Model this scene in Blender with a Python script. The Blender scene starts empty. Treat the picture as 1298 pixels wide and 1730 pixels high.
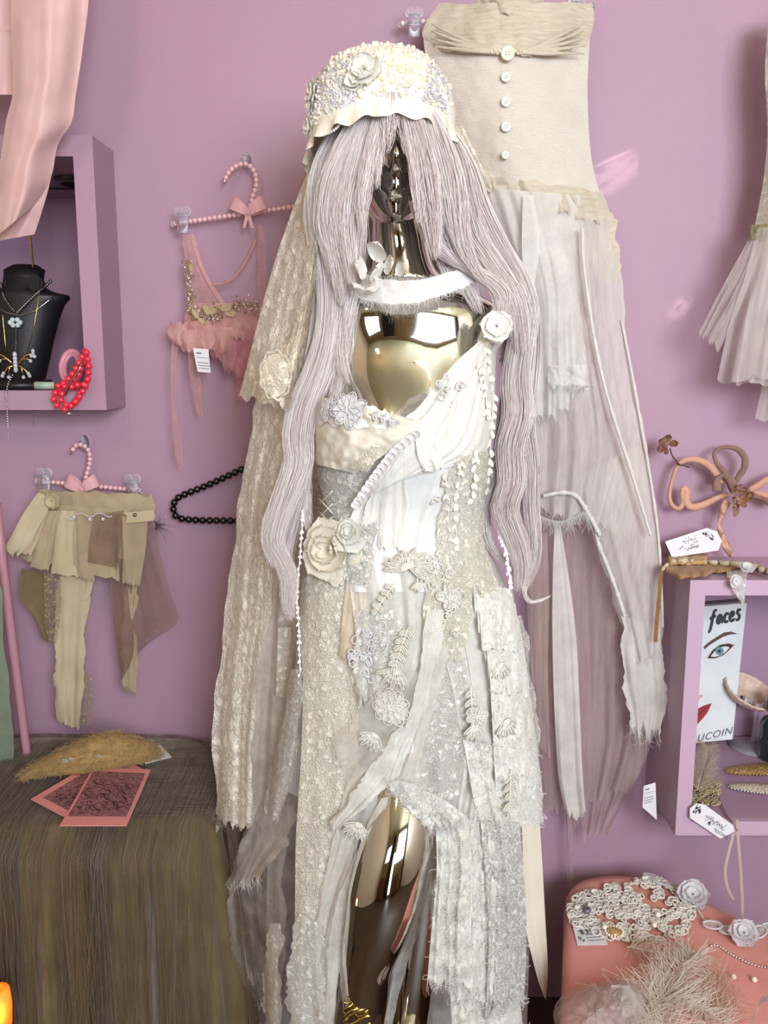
import bpy, math, random
import numpy as np
from mathutils import Vector, noise as mnoise

random.seed(7); rng = np.random.default_rng(7)
SC = bpy.context.scene
COL = SC.collection
R = math.radians

# ------------------------------------------------------------------ camera
F, CX, CY = 1500.0, 649.0, 865.0
TH = math.atan(0.1733)
CZ = 1.47
cam = bpy.data.cameras.new('camera'); camo = bpy.data.objects.new('camera', cam); COL.objects.link(camo)
cam.sensor_fit = 'VERTICAL'; cam.sensor_height = 36.0; cam.lens = F / 1730.0 * 36.0
cam.clip_start = 0.02
camo.location = (0, 0, CZ); camo.rotation_euler = (math.pi / 2 - TH, 0, 0)
SC.camera = camo

# ------------------------------------------------------------------ world, lights, exposure
world = bpy.data.worlds.new('world'); SC.world = world; world.use_nodes = True
world.node_tree.nodes['Background'].inputs[0].default_value = (0.75, 0.85, 1.0, 1)
world.node_tree.nodes['Background'].inputs[1].default_value = 1.0

def area_light(name, loc, target, sx, sy, power, col):
    l = bpy.data.lights.new(name, 'AREA'); l.shape = 'RECTANGLE'; l.size = sx; l.size_y = sy
    l.energy = power; l.color = col
    o = bpy.data.objects.new(name, l); COL.objects.link(o); o.location = loc
    d = Vector(target) - Vector(loc); o.rotation_euler = d.to_track_quat('-Z', 'Y').to_euler()
    return o
# daylight behind the two panes of the shop front (behind the camera)
area_light('window_daylight', (0.95, -1.66, 2.0), (0.95, 1.0, 1.6), 1.3, 1.10, 150, (0.88, 0.94, 1.03))
area_light('window_daylight_small', (-0.95, -1.66, 2.1), (-0.95, 1.0, 1.7), 0.7, 0.7, 10, (0.93, 0.97, 1.0))
# unseen light strip added to put a bright streak in the chrome leg
area_light('added_streak_light', (0.10, -1.50, 1.05), (0.10, 1.0, 1.05), .22, 1.8, 9, (0.95, 0.97, 1.0))

vs = SC.view_settings
SC.display_settings.display_device = 'sRGB'
vs.view_transform = 'Standard'; vs.look = 'None'; vs.exposure = 0.15; vs.gamma = 1.0; vs.use_curve_mapping = False
SC.cycles.transparent_max_bounces = 40
SC.cycles.max_bounces = 10
SC.cycles.sample_clamp_indirect = 6.0

# ------------------------------------------------------------------ helpers: geometry
_c, _s = math.cos(TH), math.sin(TH)
def W(px, py, Y):
    """world point at distance Y from the camera plane, seen at photo pixel px, py"""
    a = (px - CX) / F; b = -(py - CY) / F
    d = Vector((a, _s * b + _c, _c * b - _s))
    t = Y / d.y
    return Vector((d.x * t, Y, CZ + d.z * t))

def ground(px, py, z):
    a = (px - CX) / F; b = -(py - CY) / F
    d = Vector((a, _s * b + _c, _c * b - _s))
    t = (z - CZ) / d.z
    return Vector((d.x * t, d.y * t, z))

def nz(x, y=0.0, z=0.0):
    return mnoise.noise(Vector((x, y, z)))

def cat(pts, n):
    """Catmull-Rom resample of a list of tuples to n points"""
    P = np.array(pts, float); m = len(P)
    if m == 2:
        t = np.linspace(0, 1, n)[:, None]; return P[0] * (1 - t) + P[1] * t
    seg = np.maximum(np.linalg.norm(np.diff(P, axis=0), axis=1), 1e-9)
    cum = np.concatenate([[0], np.cumsum(seg)]); T = np.linspace(0, cum[-1], n)
    idx = np.clip(np.searchsorted(cum, T, side='right') - 1, 0, m - 2)
    u = ((T - cum[idx]) / seg[idx])[:, None]
    p1, p2 = P[idx], P[idx + 1]
    p0 = P[np.maximum(idx - 1, 0)]; p3 = P[np.minimum(idx + 2, m - 1)]
    return 0.5 * (2 * p1 + (p2 - p0) * u + (2 * p0 - 5 * p1 + 4 * p2 - p3) * u ** 2 + (3 * p1 - p0 - 3 * p2 + p3) * u ** 3)

def interp(x, xs, ys):
    return float(np.interp(x, xs, ys))

class MB:
    def __init__(s): s.v = []; s.f = []; s.c = None
    def add(s, V, Fc):
        o = len(s.v); s.v.extend([tuple(p) for p in V]); s.f.extend([tuple(i + o for i in q) for q in Fc]); return s
    def grid(s, P, closed_u=False):
        nv = len(P); nu = len(P[0]); V = [p for row in P for p in row]; Fc = []
        for j in range(nv - 1):
            for i in range(nu if closed_u else nu - 1):
                k = (i + 1) % nu
                Fc.append((j * nu + i, j * nu + k, (j + 1) * nu + k, (j + 1) * nu + i))
        return s.add(V, Fc)
    def tube(s, pts, r, n=6, caps=True):
        P = np.array([tuple(p) for p in pts], float); m = len(P)
        rr = np.full(m, r) if np.isscalar(r) else np.interp(np.linspace(0, 1, m), np.linspace(0, 1, len(r)), r)
        T = np.gradient(P, axis=0); T /= np.maximum(np.linalg.norm(T, axis=1, keepdims=True), 1e-9)
        ref = np.array([0, 0, 1.0]) if abs(T[0][2]) < 0.8 else np.array([0, 1.0, 0])
        N = np.cross(T[0], ref); N /= np.linalg.norm(N)
        rows = []
        for i in range(m):
            N = N - T[i] * np.dot(N, T[i]); N /= max(np.linalg.norm(N), 1e-9); B = np.cross(T[i], N)
            rows.append([P[i] + rr[i] * (math.cos(a) * N + math.sin(a) * B) for a in np.linspace(0, 2 * math.pi, n, endpoint=False)])
        o = len(s.v); s.grid(rows, True)
        if caps:
            s.f.append(tuple(o + i for i in reversed(range(n)))); s.f.append(tuple(o + (m - 1) * n + i for i in range(n)))
        return s
    def sphere(s, c, r, seg=8, rings=6, sc=(1, 1, 1)):
        c = Vector(c); V = []; Fc = []
        V.append((c.x, c.y, c.z + r * sc[2]))
        for j in range(1, rings):
            a = math.pi * j / rings
            for i in range(seg):
                b = 2 * math.pi * i / seg
                V.append((c.x + r * sc[0] * math.sin(a) * math.cos(b), c.y + r * sc[1] * math.sin(a) * math.sin(b), c.z + r * sc[2] * math.cos(a)))
        V.append((c.x, c.y, c.z - r * sc[2])); L = len(V) - 1
        for i in range(seg):
            k = (i + 1) % seg; Fc.append((0, 1 + i, 1 + k)); Fc.append((L, L - seg + k, L - seg + i))
        for j in range(rings - 2):
            for i in range(seg):
                k = (i + 1) % seg; a = 1 + j * seg
                Fc.append((a + i, a + seg + i, a + seg + k, a + k))
        return s.add(V, Fc)
    def box(s, lo, hi):
        x0, y0, z0 = lo; x1, y1, z1 = hi
        V = [(x0, y0, z0), (x1, y0, z0), (x1, y1, z0), (x0, y1, z0), (x0, y0, z1), (x1, y0, z1), (x1, y1, z1), (x0, y1, z1)]
        return s.add(V, [(0, 3, 2, 1), (4, 5, 6, 7), (0, 1, 5, 4), (1, 2, 6, 5), (2, 3, 7, 6), (3, 0, 4, 7)])
    def prism(s, pts, d):
        """polygon (world points) extruded by vector d"""
        n = len(pts); d = Vector(d); A = [Vector(p) for p in pts]; B = [p + d for p in A]
        Fc = [tuple(range(n)), tuple(range(2 * n - 1, n - 1, -1))] + [(i, (i + 1) % n, n + (i + 1) % n, n + i) for i in range(n)]
        return s.add(A + B, Fc)
    def ellipse_disc(s, c, ux, uy, n=24, d=None):
        c = Vector(c); ux = Vector(ux); uy = Vector(uy)
        pts = [c + ux * math.cos(2 * math.pi * i / n) + uy * math.sin(2 * math.pi * i / n) for i in range(n)]
        if d is not None: return s.prism(pts, d)
        return s.add(pts, [tuple(range(n))])
    def petal(s, base, tip_dir, up, length, width, cup=0.3, n=7, m=5, curl=0.0):
        base = Vector(base); t = Vector(tip_dir).normalized(); up = Vector(up); up = (up - t * up.dot(t)).normalized(); sd = t.cross(up)
        rows = []
        for j in range(n + 1):
            v = (1 - math.cos(math.pi * j / n)) / 2; w = width * math.sqrt(max(.006, 1 - ((v - .58) / (.58 if v < .58 else .42)) ** 2)) 
            h = cup * length * v * v - curl * length * max(0, v - .6) ** 2
            row = []
            for i in range(m + 1):
                u = i / m * 2 - 1
                row.append(base + t * (length * v * (1 - 0.12 * u * u * v)) + sd * (w * 0.5 * u) + up * (h + 0.25 * width * u * u * cup + .035 * length * v * math.sin(u * 4.2 + length * 900)))
            rows.append(row)
        return s.grid(rows)
    def mesh(s, name, smooth=True):
        me = bpy.data.meshes.new(name); me.from_pydata([tuple(p) for p in s.v], [], s.f); me.update()
        if smooth: me.polygons.foreach_set('use_smooth', [True] * len(me.polygons))
        return me

def setp(o, label=None, catg=None, group=None, kind=None):
    if label: o['label'] = label
    if catg: o['category'] = catg
    if group: o['group'] = group
    if kind: o['kind'] = kind
    return o

def parent_to(o, p):
    o.parent = p
    if p is not None:
        loc = Vector((0, 0, 0)); q = p
        while q is not None: loc += q.location; q = q.parent
        o.location = o.location - loc
    return o

def thing(name, label, catg, loc=(0, 0, 0), group=None):
    o = bpy.data.objects.new(name, None); COL.objects.link(o); o.location = loc; o.empty_display_size = 0.05
    return setp(o, label, catg, group)

def obj(name, mb, mat, parent=None, smooth=True, label=None, kind=None):
    me = mb.mesh(name, smooth) if isinstance(mb, MB) else mb
    me.materials.append(mat)
    o = bpy.data.objects.new(name, me); COL.objects.link(o)
    if parent is not None: parent_to(o, parent)
    return setp(o, label, None, None, kind)

def solo(name, mb, mat, label, catg, group=None, smooth=True):
    return setp(obj(name, mb, mat, None, smooth), label, catg, group)

def struct(name, mb, mat, smooth=False):
    return setp(obj(name, mb, mat, None, smooth), kind='structure')

def inst(name, me, loc, parent, scale=1.0):
    o = bpy.data.objects.new(name, me); COL.objects.link(o); o.location = loc
    if not np.isscalar(scale): o.scale = scale
    else: o.scale = (scale,) * 3
    return parent_to(o, parent)

def strands(name, P, rad, mat, parent=None, ref=(0, 1, 0), kind=None, label=None, sides=3):
    """P (n, m, 3) centre lines, rad (n, m) or scalar: joined thin tubes, random value per strand in colour attribute"""
    P = np.asarray(P, float); n, m, _ = P.shape
    rr = np.broadcast_to(np.asarray(rad, float), (n, m))
    T = np.gradient(P, axis=1); T /= np.maximum(np.linalg.norm(T, axis=2, keepdims=True), 1e-9)
    ref = np.array(ref, float); N = np.cross(T, ref); N /= np.maximum(np.linalg.norm(N, axis=2, keepdims=True), 1e-6); B = np.cross(T, N)
    an = np.arange(sides) * 2 * math.pi / sides
    V = P[:, :, None, :] + rr[:, :, None, None] * (np.cos(an)[None, None, :, None] * N[:, :, None, :] + np.sin(an)[None, None, :, None] * B[:, :, None, :])
    idx = np.arange(n * m * sides).reshape(n, m, sides)
    a = idx[:, :-1, :]; b = np.roll(a, -1, axis=2); d = idx[:, 1:, :]; c = np.roll(d, -1, axis=2)
    Q = np.stack([a, b, c, d], axis=-1).reshape(-1, 4)
    me = bpy.data.meshes.new(name)
    me.vertices.add(n * m * sides); me.vertices.foreach_set('co', V.reshape(-1).astype(np.float32))
    me.loops.add(Q.size); me.loops.foreach_set('vertex_index', Q.reshape(-1).astype(np.int32))
    me.polygons.add(len(Q)); me.polygons.foreach_set('loop_start', (np.arange(len(Q)) * 4).astype(np.int32))
    me.update(calc_edges=True)
    me.polygons.foreach_set('use_smooth', [True] * len(Q))
    at = me.color_attributes.new('rnd', 'FLOAT_COLOR', 'POINT')
    rv = np.repeat(rng.random(n), m * sides); col = np.ones((len(rv), 4), np.float32); col[:, 0] = rv; col[:, 1] = rv; col[:, 2] = rv
    at.data.foreach_set('color', col.reshape(-1))
    return obj(name, me, mat, parent, kind=kind, label=label)

def sheet(L, Rr, depth, nu=36, nv=48, off=0.0, fold=0.0, ffreq=4.0, fphase=0.0, fgrow=0.3, crump=0.0, cscale=18.0, hem=0.0, hemf=7.0, side=0.0, top=0.0, bulge=0.0, seed=0.0):
    """cloth between two edge lines given in photo pixels; depth: number, list along the length, (left, right) tuple or callable(x, z)"""
    A = cat(L, nv); B = cat(Rr, nv); G = []
    for j in range(nv):
        t = j / (nv - 1); row = []
        for i in range(nu):
            u = i / (nu - 1)
            px = A[j][0] * (1 - u) + B[j][0] * u; py = A[j][1] * (1 - u) + B[j][1] * u
            if hem: py += hem * (nz(u * hemf, seed + 3.1) + 0.6 * nz(u * hemf * 3.3, seed + 9.7) + 0.25 * nz(u * hemf * 11, seed)) * t ** 5
            if top: py += top * nz(u * 9, seed + 31) * (1 - t) ** 5
            if side: px += side * (nz(t * 9, seed + 5.5, 1.0 if u > .5 else 0.0) + .5 * nz(t * 31, seed + 5.5, 1.0 if u > .5 else 0)) * abs(2 * u - 1) ** 6
            if callable(depth):
                Y = 1.35
                for _ in range(4):
                    p = W(px, py, Y); Y = depth(p.x, p.z)
            elif isinstance(depth, tuple):
                a, b = depth
                a = a if np.isscalar(a) else float(np.interp(t, np.linspace(0, 1, len(a)), a)); b = b if np.isscalar(b) else float(np.interp(t, np.linspace(0, 1, len(b)), b))
                Y = a * (1 - u) + b * u
            elif isinstance(depth, list):
                Y = float(np.interp(t, np.linspace(0, 1, len(depth)), depth))
            else: Y = depth
            Y -= off
            if bulge: Y -= bulge * math.sin(math.pi * u)
            if fold:
                g = fgrow + (1 - fgrow) * t
                ph = 2 * math.pi * (ffreq * u + fphase + 0.35 * nz(u * 2.3, t * 1.7, seed) + .12 * nz(t * 3, seed))
                Y += fold * g * (math.sin(ph) * 0.4 + 1.25 * nz(u * ffreq * 1.7 + .5 * nz(t * 1.5, seed), t * .9, seed + 2.2) + .5 * nz(u * ffreq * 4.1, t * 1.8, seed + 8.8))
            if crump:
                p = W(px, py, Y); Y += crump * (nz(p.x * cscale, p.z * cscale, seed) + 0.5 * nz(p.x * cscale * 2.7, p.z * cscale * 2.7, seed + 4))
            row.append(W(px, py, Y))
        G.append(row)
    return G

def gm(G):
    return MB().grid(G)

def fray(name, pts, n, length, mat, parent, spread=0.25, rad=0.00035, down=(0, 0, -1), m=5):
    """loose threads along a polyline of world points"""
    P = np.array([tuple(p) for p in pts]); k = np.linspace(0, len(P) - 1.001, n) + rng.random(n) * .5
    k = np.clip(k, 0, len(P) - 1.001); i = k.astype(int); u = (k - i)[:, None]
    S = P[i] * (1 - u) + P[i + 1] * u
    D = np.array(down) + rng.normal(0, spread, (n, 3)); D /= np.linalg.norm(D, axis=1, keepdims=True)
    Ls = length * (0.25 + rng.random(n))
    t = np.linspace(0, 1, m); bend = rng.normal(0, .35, (n, 3)) * Ls[:, None]
    Q = S[:, None, :] + D[:, None, :] * (Ls[:, None] * t)[:, :, None] + bend[:, None, :] * (t ** 2)[None, :, None]
    return strands(name, Q, rad * np.linspace(1, .5, m)[None, :], mat, parent, kind='stuff')

def fuzz(name, G, n, length, mat, parent, rad=.0004):
    """short curled threads standing on a cloth grid"""
    A = np.array([[tuple(p) for p in r_] for r_ in G]); nv, nu, _ = A.shape
    j = rng.integers(0, nv - 1, n); i = rng.integers(0, nu - 1, n); u = rng.random((n, 1)); v = rng.random((n, 1))
    P = A[j, i] * (1 - u) * (1 - v) + A[j, i + 1] * u * (1 - v) + A[j + 1, i] * (1 - u) * v + A[j + 1, i + 1] * u * v
    a = rng.random(n) * 6.28; L = length * (.4 + rng.random(n)); t = np.linspace(0, 2.6, 7)
    Q = np.zeros((n, 7, 3))
    for k, q in enumerate(t):
        ang = a + q * (1.3 * np.sign(rng.random(n) - .5) if k == 0 else sg); 
        if k == 0: sg = 1.1 * np.sign(rng.random(n) - .5); Q[:, 0] = P + np.array([0, -.001, 0]); continue
        Q[:, k] = Q[:, k - 1] + (np.stack([np.cos(ang), -.25 + .1 * np.sin(ang * 2), np.sin(ang)], 1) * (L / 6)[:, None])
    return strands(name, Q, rad, mat, parent, kind='stuff', ref=(0, 1, .2))

# ------------------------------------------------------------------ helpers: materials
def rgb(h):
    if isinstance(h, str):
        h = h.lstrip('#'); v = [int(h[i:i + 2], 16) / 255 for i in (0, 2, 4)]
        return tuple((c / 12.92 if c <= .04045 else ((c + .055) / 1.055) ** 2.4) for c in v) + (1,)
    return tuple(h) + (1,)

class NT:
    def __init__(s, name):
        s.m = bpy.data.materials.new(name); s.m.use_nodes = True; s.t = s.m.node_tree; s.t.nodes.clear()
        s.out = s.n('ShaderNodeOutputMaterial'); s.co = s.n('ShaderNodeTexCoord').outputs['Object']
    def n(s, ty, **k):
        x = s.t.nodes.new(ty)
        for a, b in k.items(): setattr(x, a, b)
        return x
    def l(s, a, b): s.t.links.new(a, b)
    def put(s, sock, v):
        if isinstance(v, bpy.types.NodeSocket): s.l(v, sock)
        else: sock.default_value = v
    def noise(s, scale, det=4, rough=.6, dist=0, stretch=None):
        x = s.n('ShaderNodeTexNoise'); x.inputs['Scale'].default_value = scale; x.inputs['Detail'].default_value = det
        x.inputs['Roughness'].default_value = rough; x.inputs['Distortion'].default_value = dist
        if stretch:
            mp = s.n('ShaderNodeMapping'); mp.inputs['Scale'].default_value = stretch; s.l(s.co, mp.inputs[0]); s.l(mp.outputs[0], x.inputs['Vector'])
        else: s.l(s.co, x.inputs['Vector'])
        return x.outputs['Fac']
    def voro(s, scale, feature='F1', out='Distance', rand=1.0):
        x = s.n('ShaderNodeTexVoronoi', feature=feature); x.inputs['Scale'].default_value = scale; x.inputs['Randomness'].default_value = rand
        s.l(s.co, x.inputs['Vector']); return x.outputs[out]
    def math(s, op, a, b=0.0, clamp=False):
        x = s.n('ShaderNodeMath', operation=op, use_clamp=clamp); s.put(x.inputs[0], a); s.put(x.inputs[1], b); return x.outputs[0]
    def ramp(s, f, lo, hi, a=0.0, b=1.0):
        x = s.n('ShaderNodeMapRange'); s.put(x.inputs[0], f)
        for i, v in enumerate((lo, hi, a, b)): x.inputs[1 + i].default_value = v
        return x.outputs[0]
    def mix(s, f, a, b):
        x = s.n('ShaderNodeMix', data_type='RGBA'); s.put(x.inputs[0], f); s.put(x.inputs[6], a); s.put(x.inputs[7], b); return x.outputs[2]
    def attr(s, name='rnd'):
        x = s.n('ShaderNodeAttribute'); x.attribute_name = name; return x.outputs['Fac']
    def bump(s, h, strength=.3, dist=.002):
        x = s.n('ShaderNodeBump'); x.inputs['Strength'].default_value = strength; x.inputs['Distance'].default_value = dist; s.l(h, x.inputs['Height']); return x.outputs[0]
    def pbsdf(s, col, rough=.6, metal=0, normal=None, sheen=0, spec=.5, aniso=0, coat=0, trans=0, ior=1.45, emit=None, estr=0, sss=0):
        p = s.n('ShaderNodeBsdfPrincipled'); s.put(p.inputs['Base Color'], col); s.put(p.inputs['Roughness'], rough); s.put(p.inputs['Metallic'], metal)
        if normal is not None: s.l(normal, p.inputs['Normal'])
        p.inputs['Sheen Weight'].default_value = sheen; p.inputs['Specular IOR Level'].default_value = spec; p.inputs['Anisotropic'].default_value = aniso
        p.inputs['Coat Weight'].default_value = coat; p.inputs['Transmission Weight'].default_value = trans; p.inputs['IOR'].default_value = ior
        if emit: p.inputs['Emission Color'].default_value = emit; p.inputs['Emission Strength'].default_value = estr
        return p.outputs[0]
    def mixs(s, f, a, b):
        x = s.n('ShaderNodeMixShader'); s.put(x.inputs[0], f); s.l(a, x.inputs[1]); s.l(b, x.inputs[2]); return x.outputs[0]
    def done(s, sh): s.l(sh, s.out.inputs[0]); return s.m

def plain(name, c, rough=.5, c2=None, ns=25, metal=0, bump=0, bs=150, spec=.5, coat=0, trans=0, ior=1.45, sheen=0, emit=None, estr=0, stretch=None):
    g = NT(name); col = rgb(c)
    if c2 is not None: col = g.mix(g.ramp(g.noise(ns, stretch=stretch), .35, .65), rgb(c), rgb(c2))
    nb = g.bump(g.noise(bs, stretch=stretch), bump) if bump else None
    return g.done(g.pbsdf(col, rough, metal, nb, spec=spec, coat=coat, trans=trans, ior=ior, sheen=sheen, emit=rgb(emit) if emit else None, estr=estr))

def cloth(name, c, c2=None, alpha=1.0, transl=.3, rough=.75, weave=900, wb=.15, crs=60, crb=.35, ns=14, sheen=.2, avar=.2, spec=.25, stretch=None):
    """woven cloth: colour mottling, thread and crease relief, see-through weave"""
    g = NT(name); col = rgb(c)
    if c2 is not None: col = g.mix(g.ramp(g.noise(ns, 3), .35, .68), rgb(c), rgb(c2))
    h = g.math('ADD', g.math('MULTIPLY', g.noise(crs, 5, .65, .6, stretch), crb), g.math('MULTIPLY', g.noise(weave, 2), wb))
    nb = g.bump(h, .9, .004)
    p = g.pbsdf(col, rough, 0, nb, sheen=sheen, spec=spec)
    tr = g.n('ShaderNodeBsdfTranslucent'); g.put(tr.inputs[0], col); g.l(nb, tr.inputs['Normal'])
    sh = g.mixs(transl, p, tr.outputs[0])
    if alpha < 1:
        tp = g.n('ShaderNodeBsdfTransparent')
        a = g.ramp(g.noise(crs * .6, 4, .6, 0, stretch), .3, .7, max(0, alpha - avar), min(1, alpha + avar))
        sh = g.mixs(a, tp.outputs[0], sh)
    return g.done(sh)

def lace(name, c, c2, scale=45, net=.35, dens=.5, transl=.25, bump=.8, rough=.8):
    """lace: raised floral blobs and cords over a fine see-through net"""
    g = NT(name)
    nv = g.n('ShaderNodeTexNoise'); nv.inputs['Scale'].default_value = scale * 1.6; nv.inputs['Detail'].default_value = 2; g.l(g.co, nv.inputs['Vector'])
    wv = g.n('ShaderNodeVectorMath', operation='MULTIPLY_ADD'); g.l(nv.outputs['Color'], wv.inputs[0]); wv.inputs[1].default_value = (.9 / scale,) * 3; g.l(g.co, wv.inputs[2]); g.co = wv.outputs[0]
    d1 = g.voro(scale); d2 = g.voro(scale * 2.6); ed = g.voro(scale * 2.2, 'DISTANCE_TO_EDGE')
    blob = g.ramp(g.math('ADD', d1, g.math('MULTIPLY', d2, .6)), dens + .34, dens + .02)
    vine = g.ramp(ed, .13, .04)
    ring = g.ramp(g.math('ABSOLUTE', g.math('SUBTRACT', d1, .42)), .07, .02)
    motif = g.math('MAXIMUM', g.math('MAXIMUM', blob, g.math('MULTIPLY', vine, .7)), g.math('MULTIPLY', ring, .8))
    fine = g.voro(scale * 9, 'DISTANCE_TO_EDGE'); netl = g.ramp(fine, .16, .06, net * .75, min(1, net * 1.4))
    al = g.math('MAXIMUM', motif, netl)
    col = g.mix(motif, rgb(c2), rgb(c))
    nb = g.bump(g.math('ADD', motif, g.math('MULTIPLY', g.noise(scale * 12, 2), .35)), bump, .003)
    p = g.pbsdf(col, rough, 0, nb, sheen=.2, spec=.25)
    tr = g.n('ShaderNodeBsdfTranslucent'); g.put(tr.inputs[0], col)
    tp = g.n('ShaderNodeBsdfTransparent')
    return g.done(g.mixs(al, tp.outputs[0], g.mixs(transl, p, tr.outputs[0])))

def hairmat(name, c, c2, rough=.38, spec=.5, sheen=.1, transl=.15):
    g = NT(name); col = g.mix(g.attr(), rgb(c), rgb(c2))
    p = g.pbsdf(col, rough, 0, spec=spec, sheen=sheen, aniso=.5)
    tr = g.n('ShaderNodeBsdfTranslucent'); g.put(tr.inputs[0], col)
    return g.done(g.mixs(transl, p, tr.outputs[0]))

def glassy(name, c=(1, 1, 1), rough=.03, w=.75, tint=None):
    """clear plastic or thin glass: mostly see-through with a sharp gloss"""
    g = NT(name); tp = g.n('ShaderNodeBsdfTransparent'); tp.inputs[0].default_value = rgb(tint or c)
    gl = g.pbsdf(rgb(c), rough, 0, spec=.8)
    fr = g.n('ShaderNodeFresnel'); fr.inputs[0].default_value = 1.45
    return g.done(g.mixs(g.math('ADD', g.math('MULTIPLY', fr.outputs[0], .9), 1 - w, True), tp.outputs[0], gl))

def text_mesh(s, size, origin, ux, uy, shear=0.0, spacing=1.0, bold=0.0):
    cu = bpy.data.curves.new('lettering', 'FONT'); cu.body = s; cu.size = size; cu.space_character = spacing; cu.shear = shear; cu.offset = bold
    o = bpy.data.objects.new('lettering', cu); COL.objects.link(o)
    bpy.context.view_layer.update()
    me = bpy.data.meshes.new_from_object(o.evaluated_get(bpy.context.evaluated_depsgraph_get()))
    bpy.data.objects.remove(o); bpy.data.curves.remove(cu)
    origin = Vector(origin); ux = Vector(ux).normalized(); uy = Vector(uy).normalized()
    for v in me.vertices: v.co = origin + ux * v.co.x + uy * v.co.y
    me.materials.clear()
    return me

# ------------------------------------------------------------------ materials
def paint(name, c, c2, bs=240):
    g = NT(name); col = g.mix(g.ramp(g.noise(3.5, 5), .3, .7), rgb(c), rgb(c2))
    nb = g.bump(g.math('ADD', g.noise(bs, 3), g.math('MULTIPLY', g.noise(14, 3), .6)), .12, .003)
    return g.done(g.pbsdf(col, .55, 0, nb, spec=.35))
M_wall = paint('pink_wall_paint', '#a88697', '#a48599')
M_box = paint('pink_shelf_paint', '#bb9eb2', '#b59aaf')
M_floor = plain('dark_floor', '#3a2a1e', .45, '#4a3626', 6)
M_front = paint('brown_shopfront_paint', '#8f7c56', '#857350')
M_side = paint('cream_side_paint', '#d8cdb8', '#d2c6b2')
M_ceil = paint('olive_yellow_ceiling', '#b9b594', '#b1ad8a')
M_frame = plain('dark_window_frame', '#2b2a2a', .4)
M_pane = glassy('window_glass', w=.95)
M_white = cloth('white_cotton', '#f1efe8', '#eeecea', transl=.25)
M_pearl = plain('pearl', '#f3e8d8', .18, '#efd9c4', 40, coat=.6, spec=.7)
M_pinkpearl = plain('pink_pearl', '#e3b5b9', .15, coat=.8, spec=.8)
M_clear = glassy('clear_plastic', (.95, .95, .97), .05, .96)
M_silver = plain('silver_metal', '#d9d6d0', .2, metal=1)
M_gold = plain('gold_metal', '#d8b46a', .22, metal=1)
M_crystal = plain('crystal', '#f4f6ff', .03, trans=.5, spec=1, coat=1)
M_card = plain('white_card', '#dedde0', .6, '#d8d7dc', 30)
M_ink = plain('dark_ink', '#33303a', .6)
M_greyink = plain('grey_ink', '#6a6874', .6)
M_blackbead = plain('black_bead', '#0d0b0e', .12, coat=.6)

# ------------------------------------------------------------------ the setting
YW = 1.85
XL, XR, YF, ZC = -1.55, 1.75, -1.55, 2.72
# the back wall is pierced by two recessed display niches
NL = dict(x0=-1.03, x1=-.572, z0=W(155, 660, 1.72).z, z1=W(119, 264, 1.72).z, yf=1.72, yb=2.16)
NR = dict(x0=W(1192, 1005, 1.645).x, x1=W(1192, 1005, 1.645).x + .46, z0=W(1165, 1388, 1.645).z, z1=W(1192, 1006, 1.645).z, yf=1.645, yb=2.05)
def pierced(x0, x1, z0, z1, y0, y1, holes):
    xs_ = sorted({x0, x1} | {h[k] for h in holes for k in ('x0', 'x1')}); zs_ = sorted({z0, z1} | {h[k] for h in holes for k in ('z0', 'z1')}); mb = MB()
    for i in range(len(xs_) - 1):
        for j in range(len(zs_) - 1):
            xm = (xs_[i] + xs_[i + 1]) / 2; zm = (zs_[j] + zs_[j + 1]) / 2
            if any(h['x0'] < xm < h['x1'] and h['z0'] < zm < h['z1'] for h in holes): continue
            mb.box((xs_[i], y0, zs_[j]), (xs_[i + 1], y1, zs_[j + 1]))
    return mb
grow = lambda h: dict(x0=h['x0'] - .0105, x1=h['x1'] + .0105, z0=h['z0'] - .0105, z1=h['z1'] + .0105)
struct('wall_back', pierced(XL - .1, XR + .1, 0, ZC, YW, YW + .1, (grow(NL), grow(NR))), M_wall)
struct('wall_left', MB().box((XL - .1, YF, 0), (XL, YW, ZC)), M_side)
struct('wall_right', MB().box((XR, YF, 0), (XR + .1, YW, ZC)), M_side)
struct('floor', MB().box((XL - .1, YF - .1, -.1), (XR + .1, YW + .1, 0)), M_floor)
struct('ceiling', MB().box((XL - .1, YF - .1, ZC), (XR + .1, YW + .1, ZC + .1)), M_ceil)
wf = MB()
wins = [(-1.3, -.6, 1.75, 2.45), (.3, 1.6, 1.45, 2.55)]
zs = [0, 1.45, 1.75, 2.45, 2.55, ZC]; xs = [XL - .1, -1.3, -.6, .3, 1.6, XR + .1]
for i in range(5):
    for j in range(5):
        xm = (xs[i] + xs[i + 1]) / 2; zm = (zs[j] + zs[j + 1]) / 2
        if any(a < xm < b and c < zm < d for a, b, c, d in wins): continue
        wf.box((xs[i], YF - .1, zs[j]), (xs[i + 1], YF, zs[j + 1]))
struct('wall_front', wf, M_front)
for k, (a, b, c, d) in enumerate(wins):
    fr = MB(); w = .035
    for lo, hi in (((a, c), (b, c + w)), ((a, d - w), (b, d)), ((a, c + w), (a + w, d - w)), ((b - w, c + w), (b, d - w)), (((a + b) / 2 - w / 2, c + w), ((a + b) / 2 + w / 2, d - w))):
        fr.box((lo[0], YF - .07, lo[1]), (hi[0], YF - .03, hi[1]))
    fo = struct('window_%d' % (k + 1), fr, M_frame)
    obj('pane', MB().box((a + w, YF - .054, c + w), (b - w, YF - .05, d - w)), M_pane, fo, False)
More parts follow.
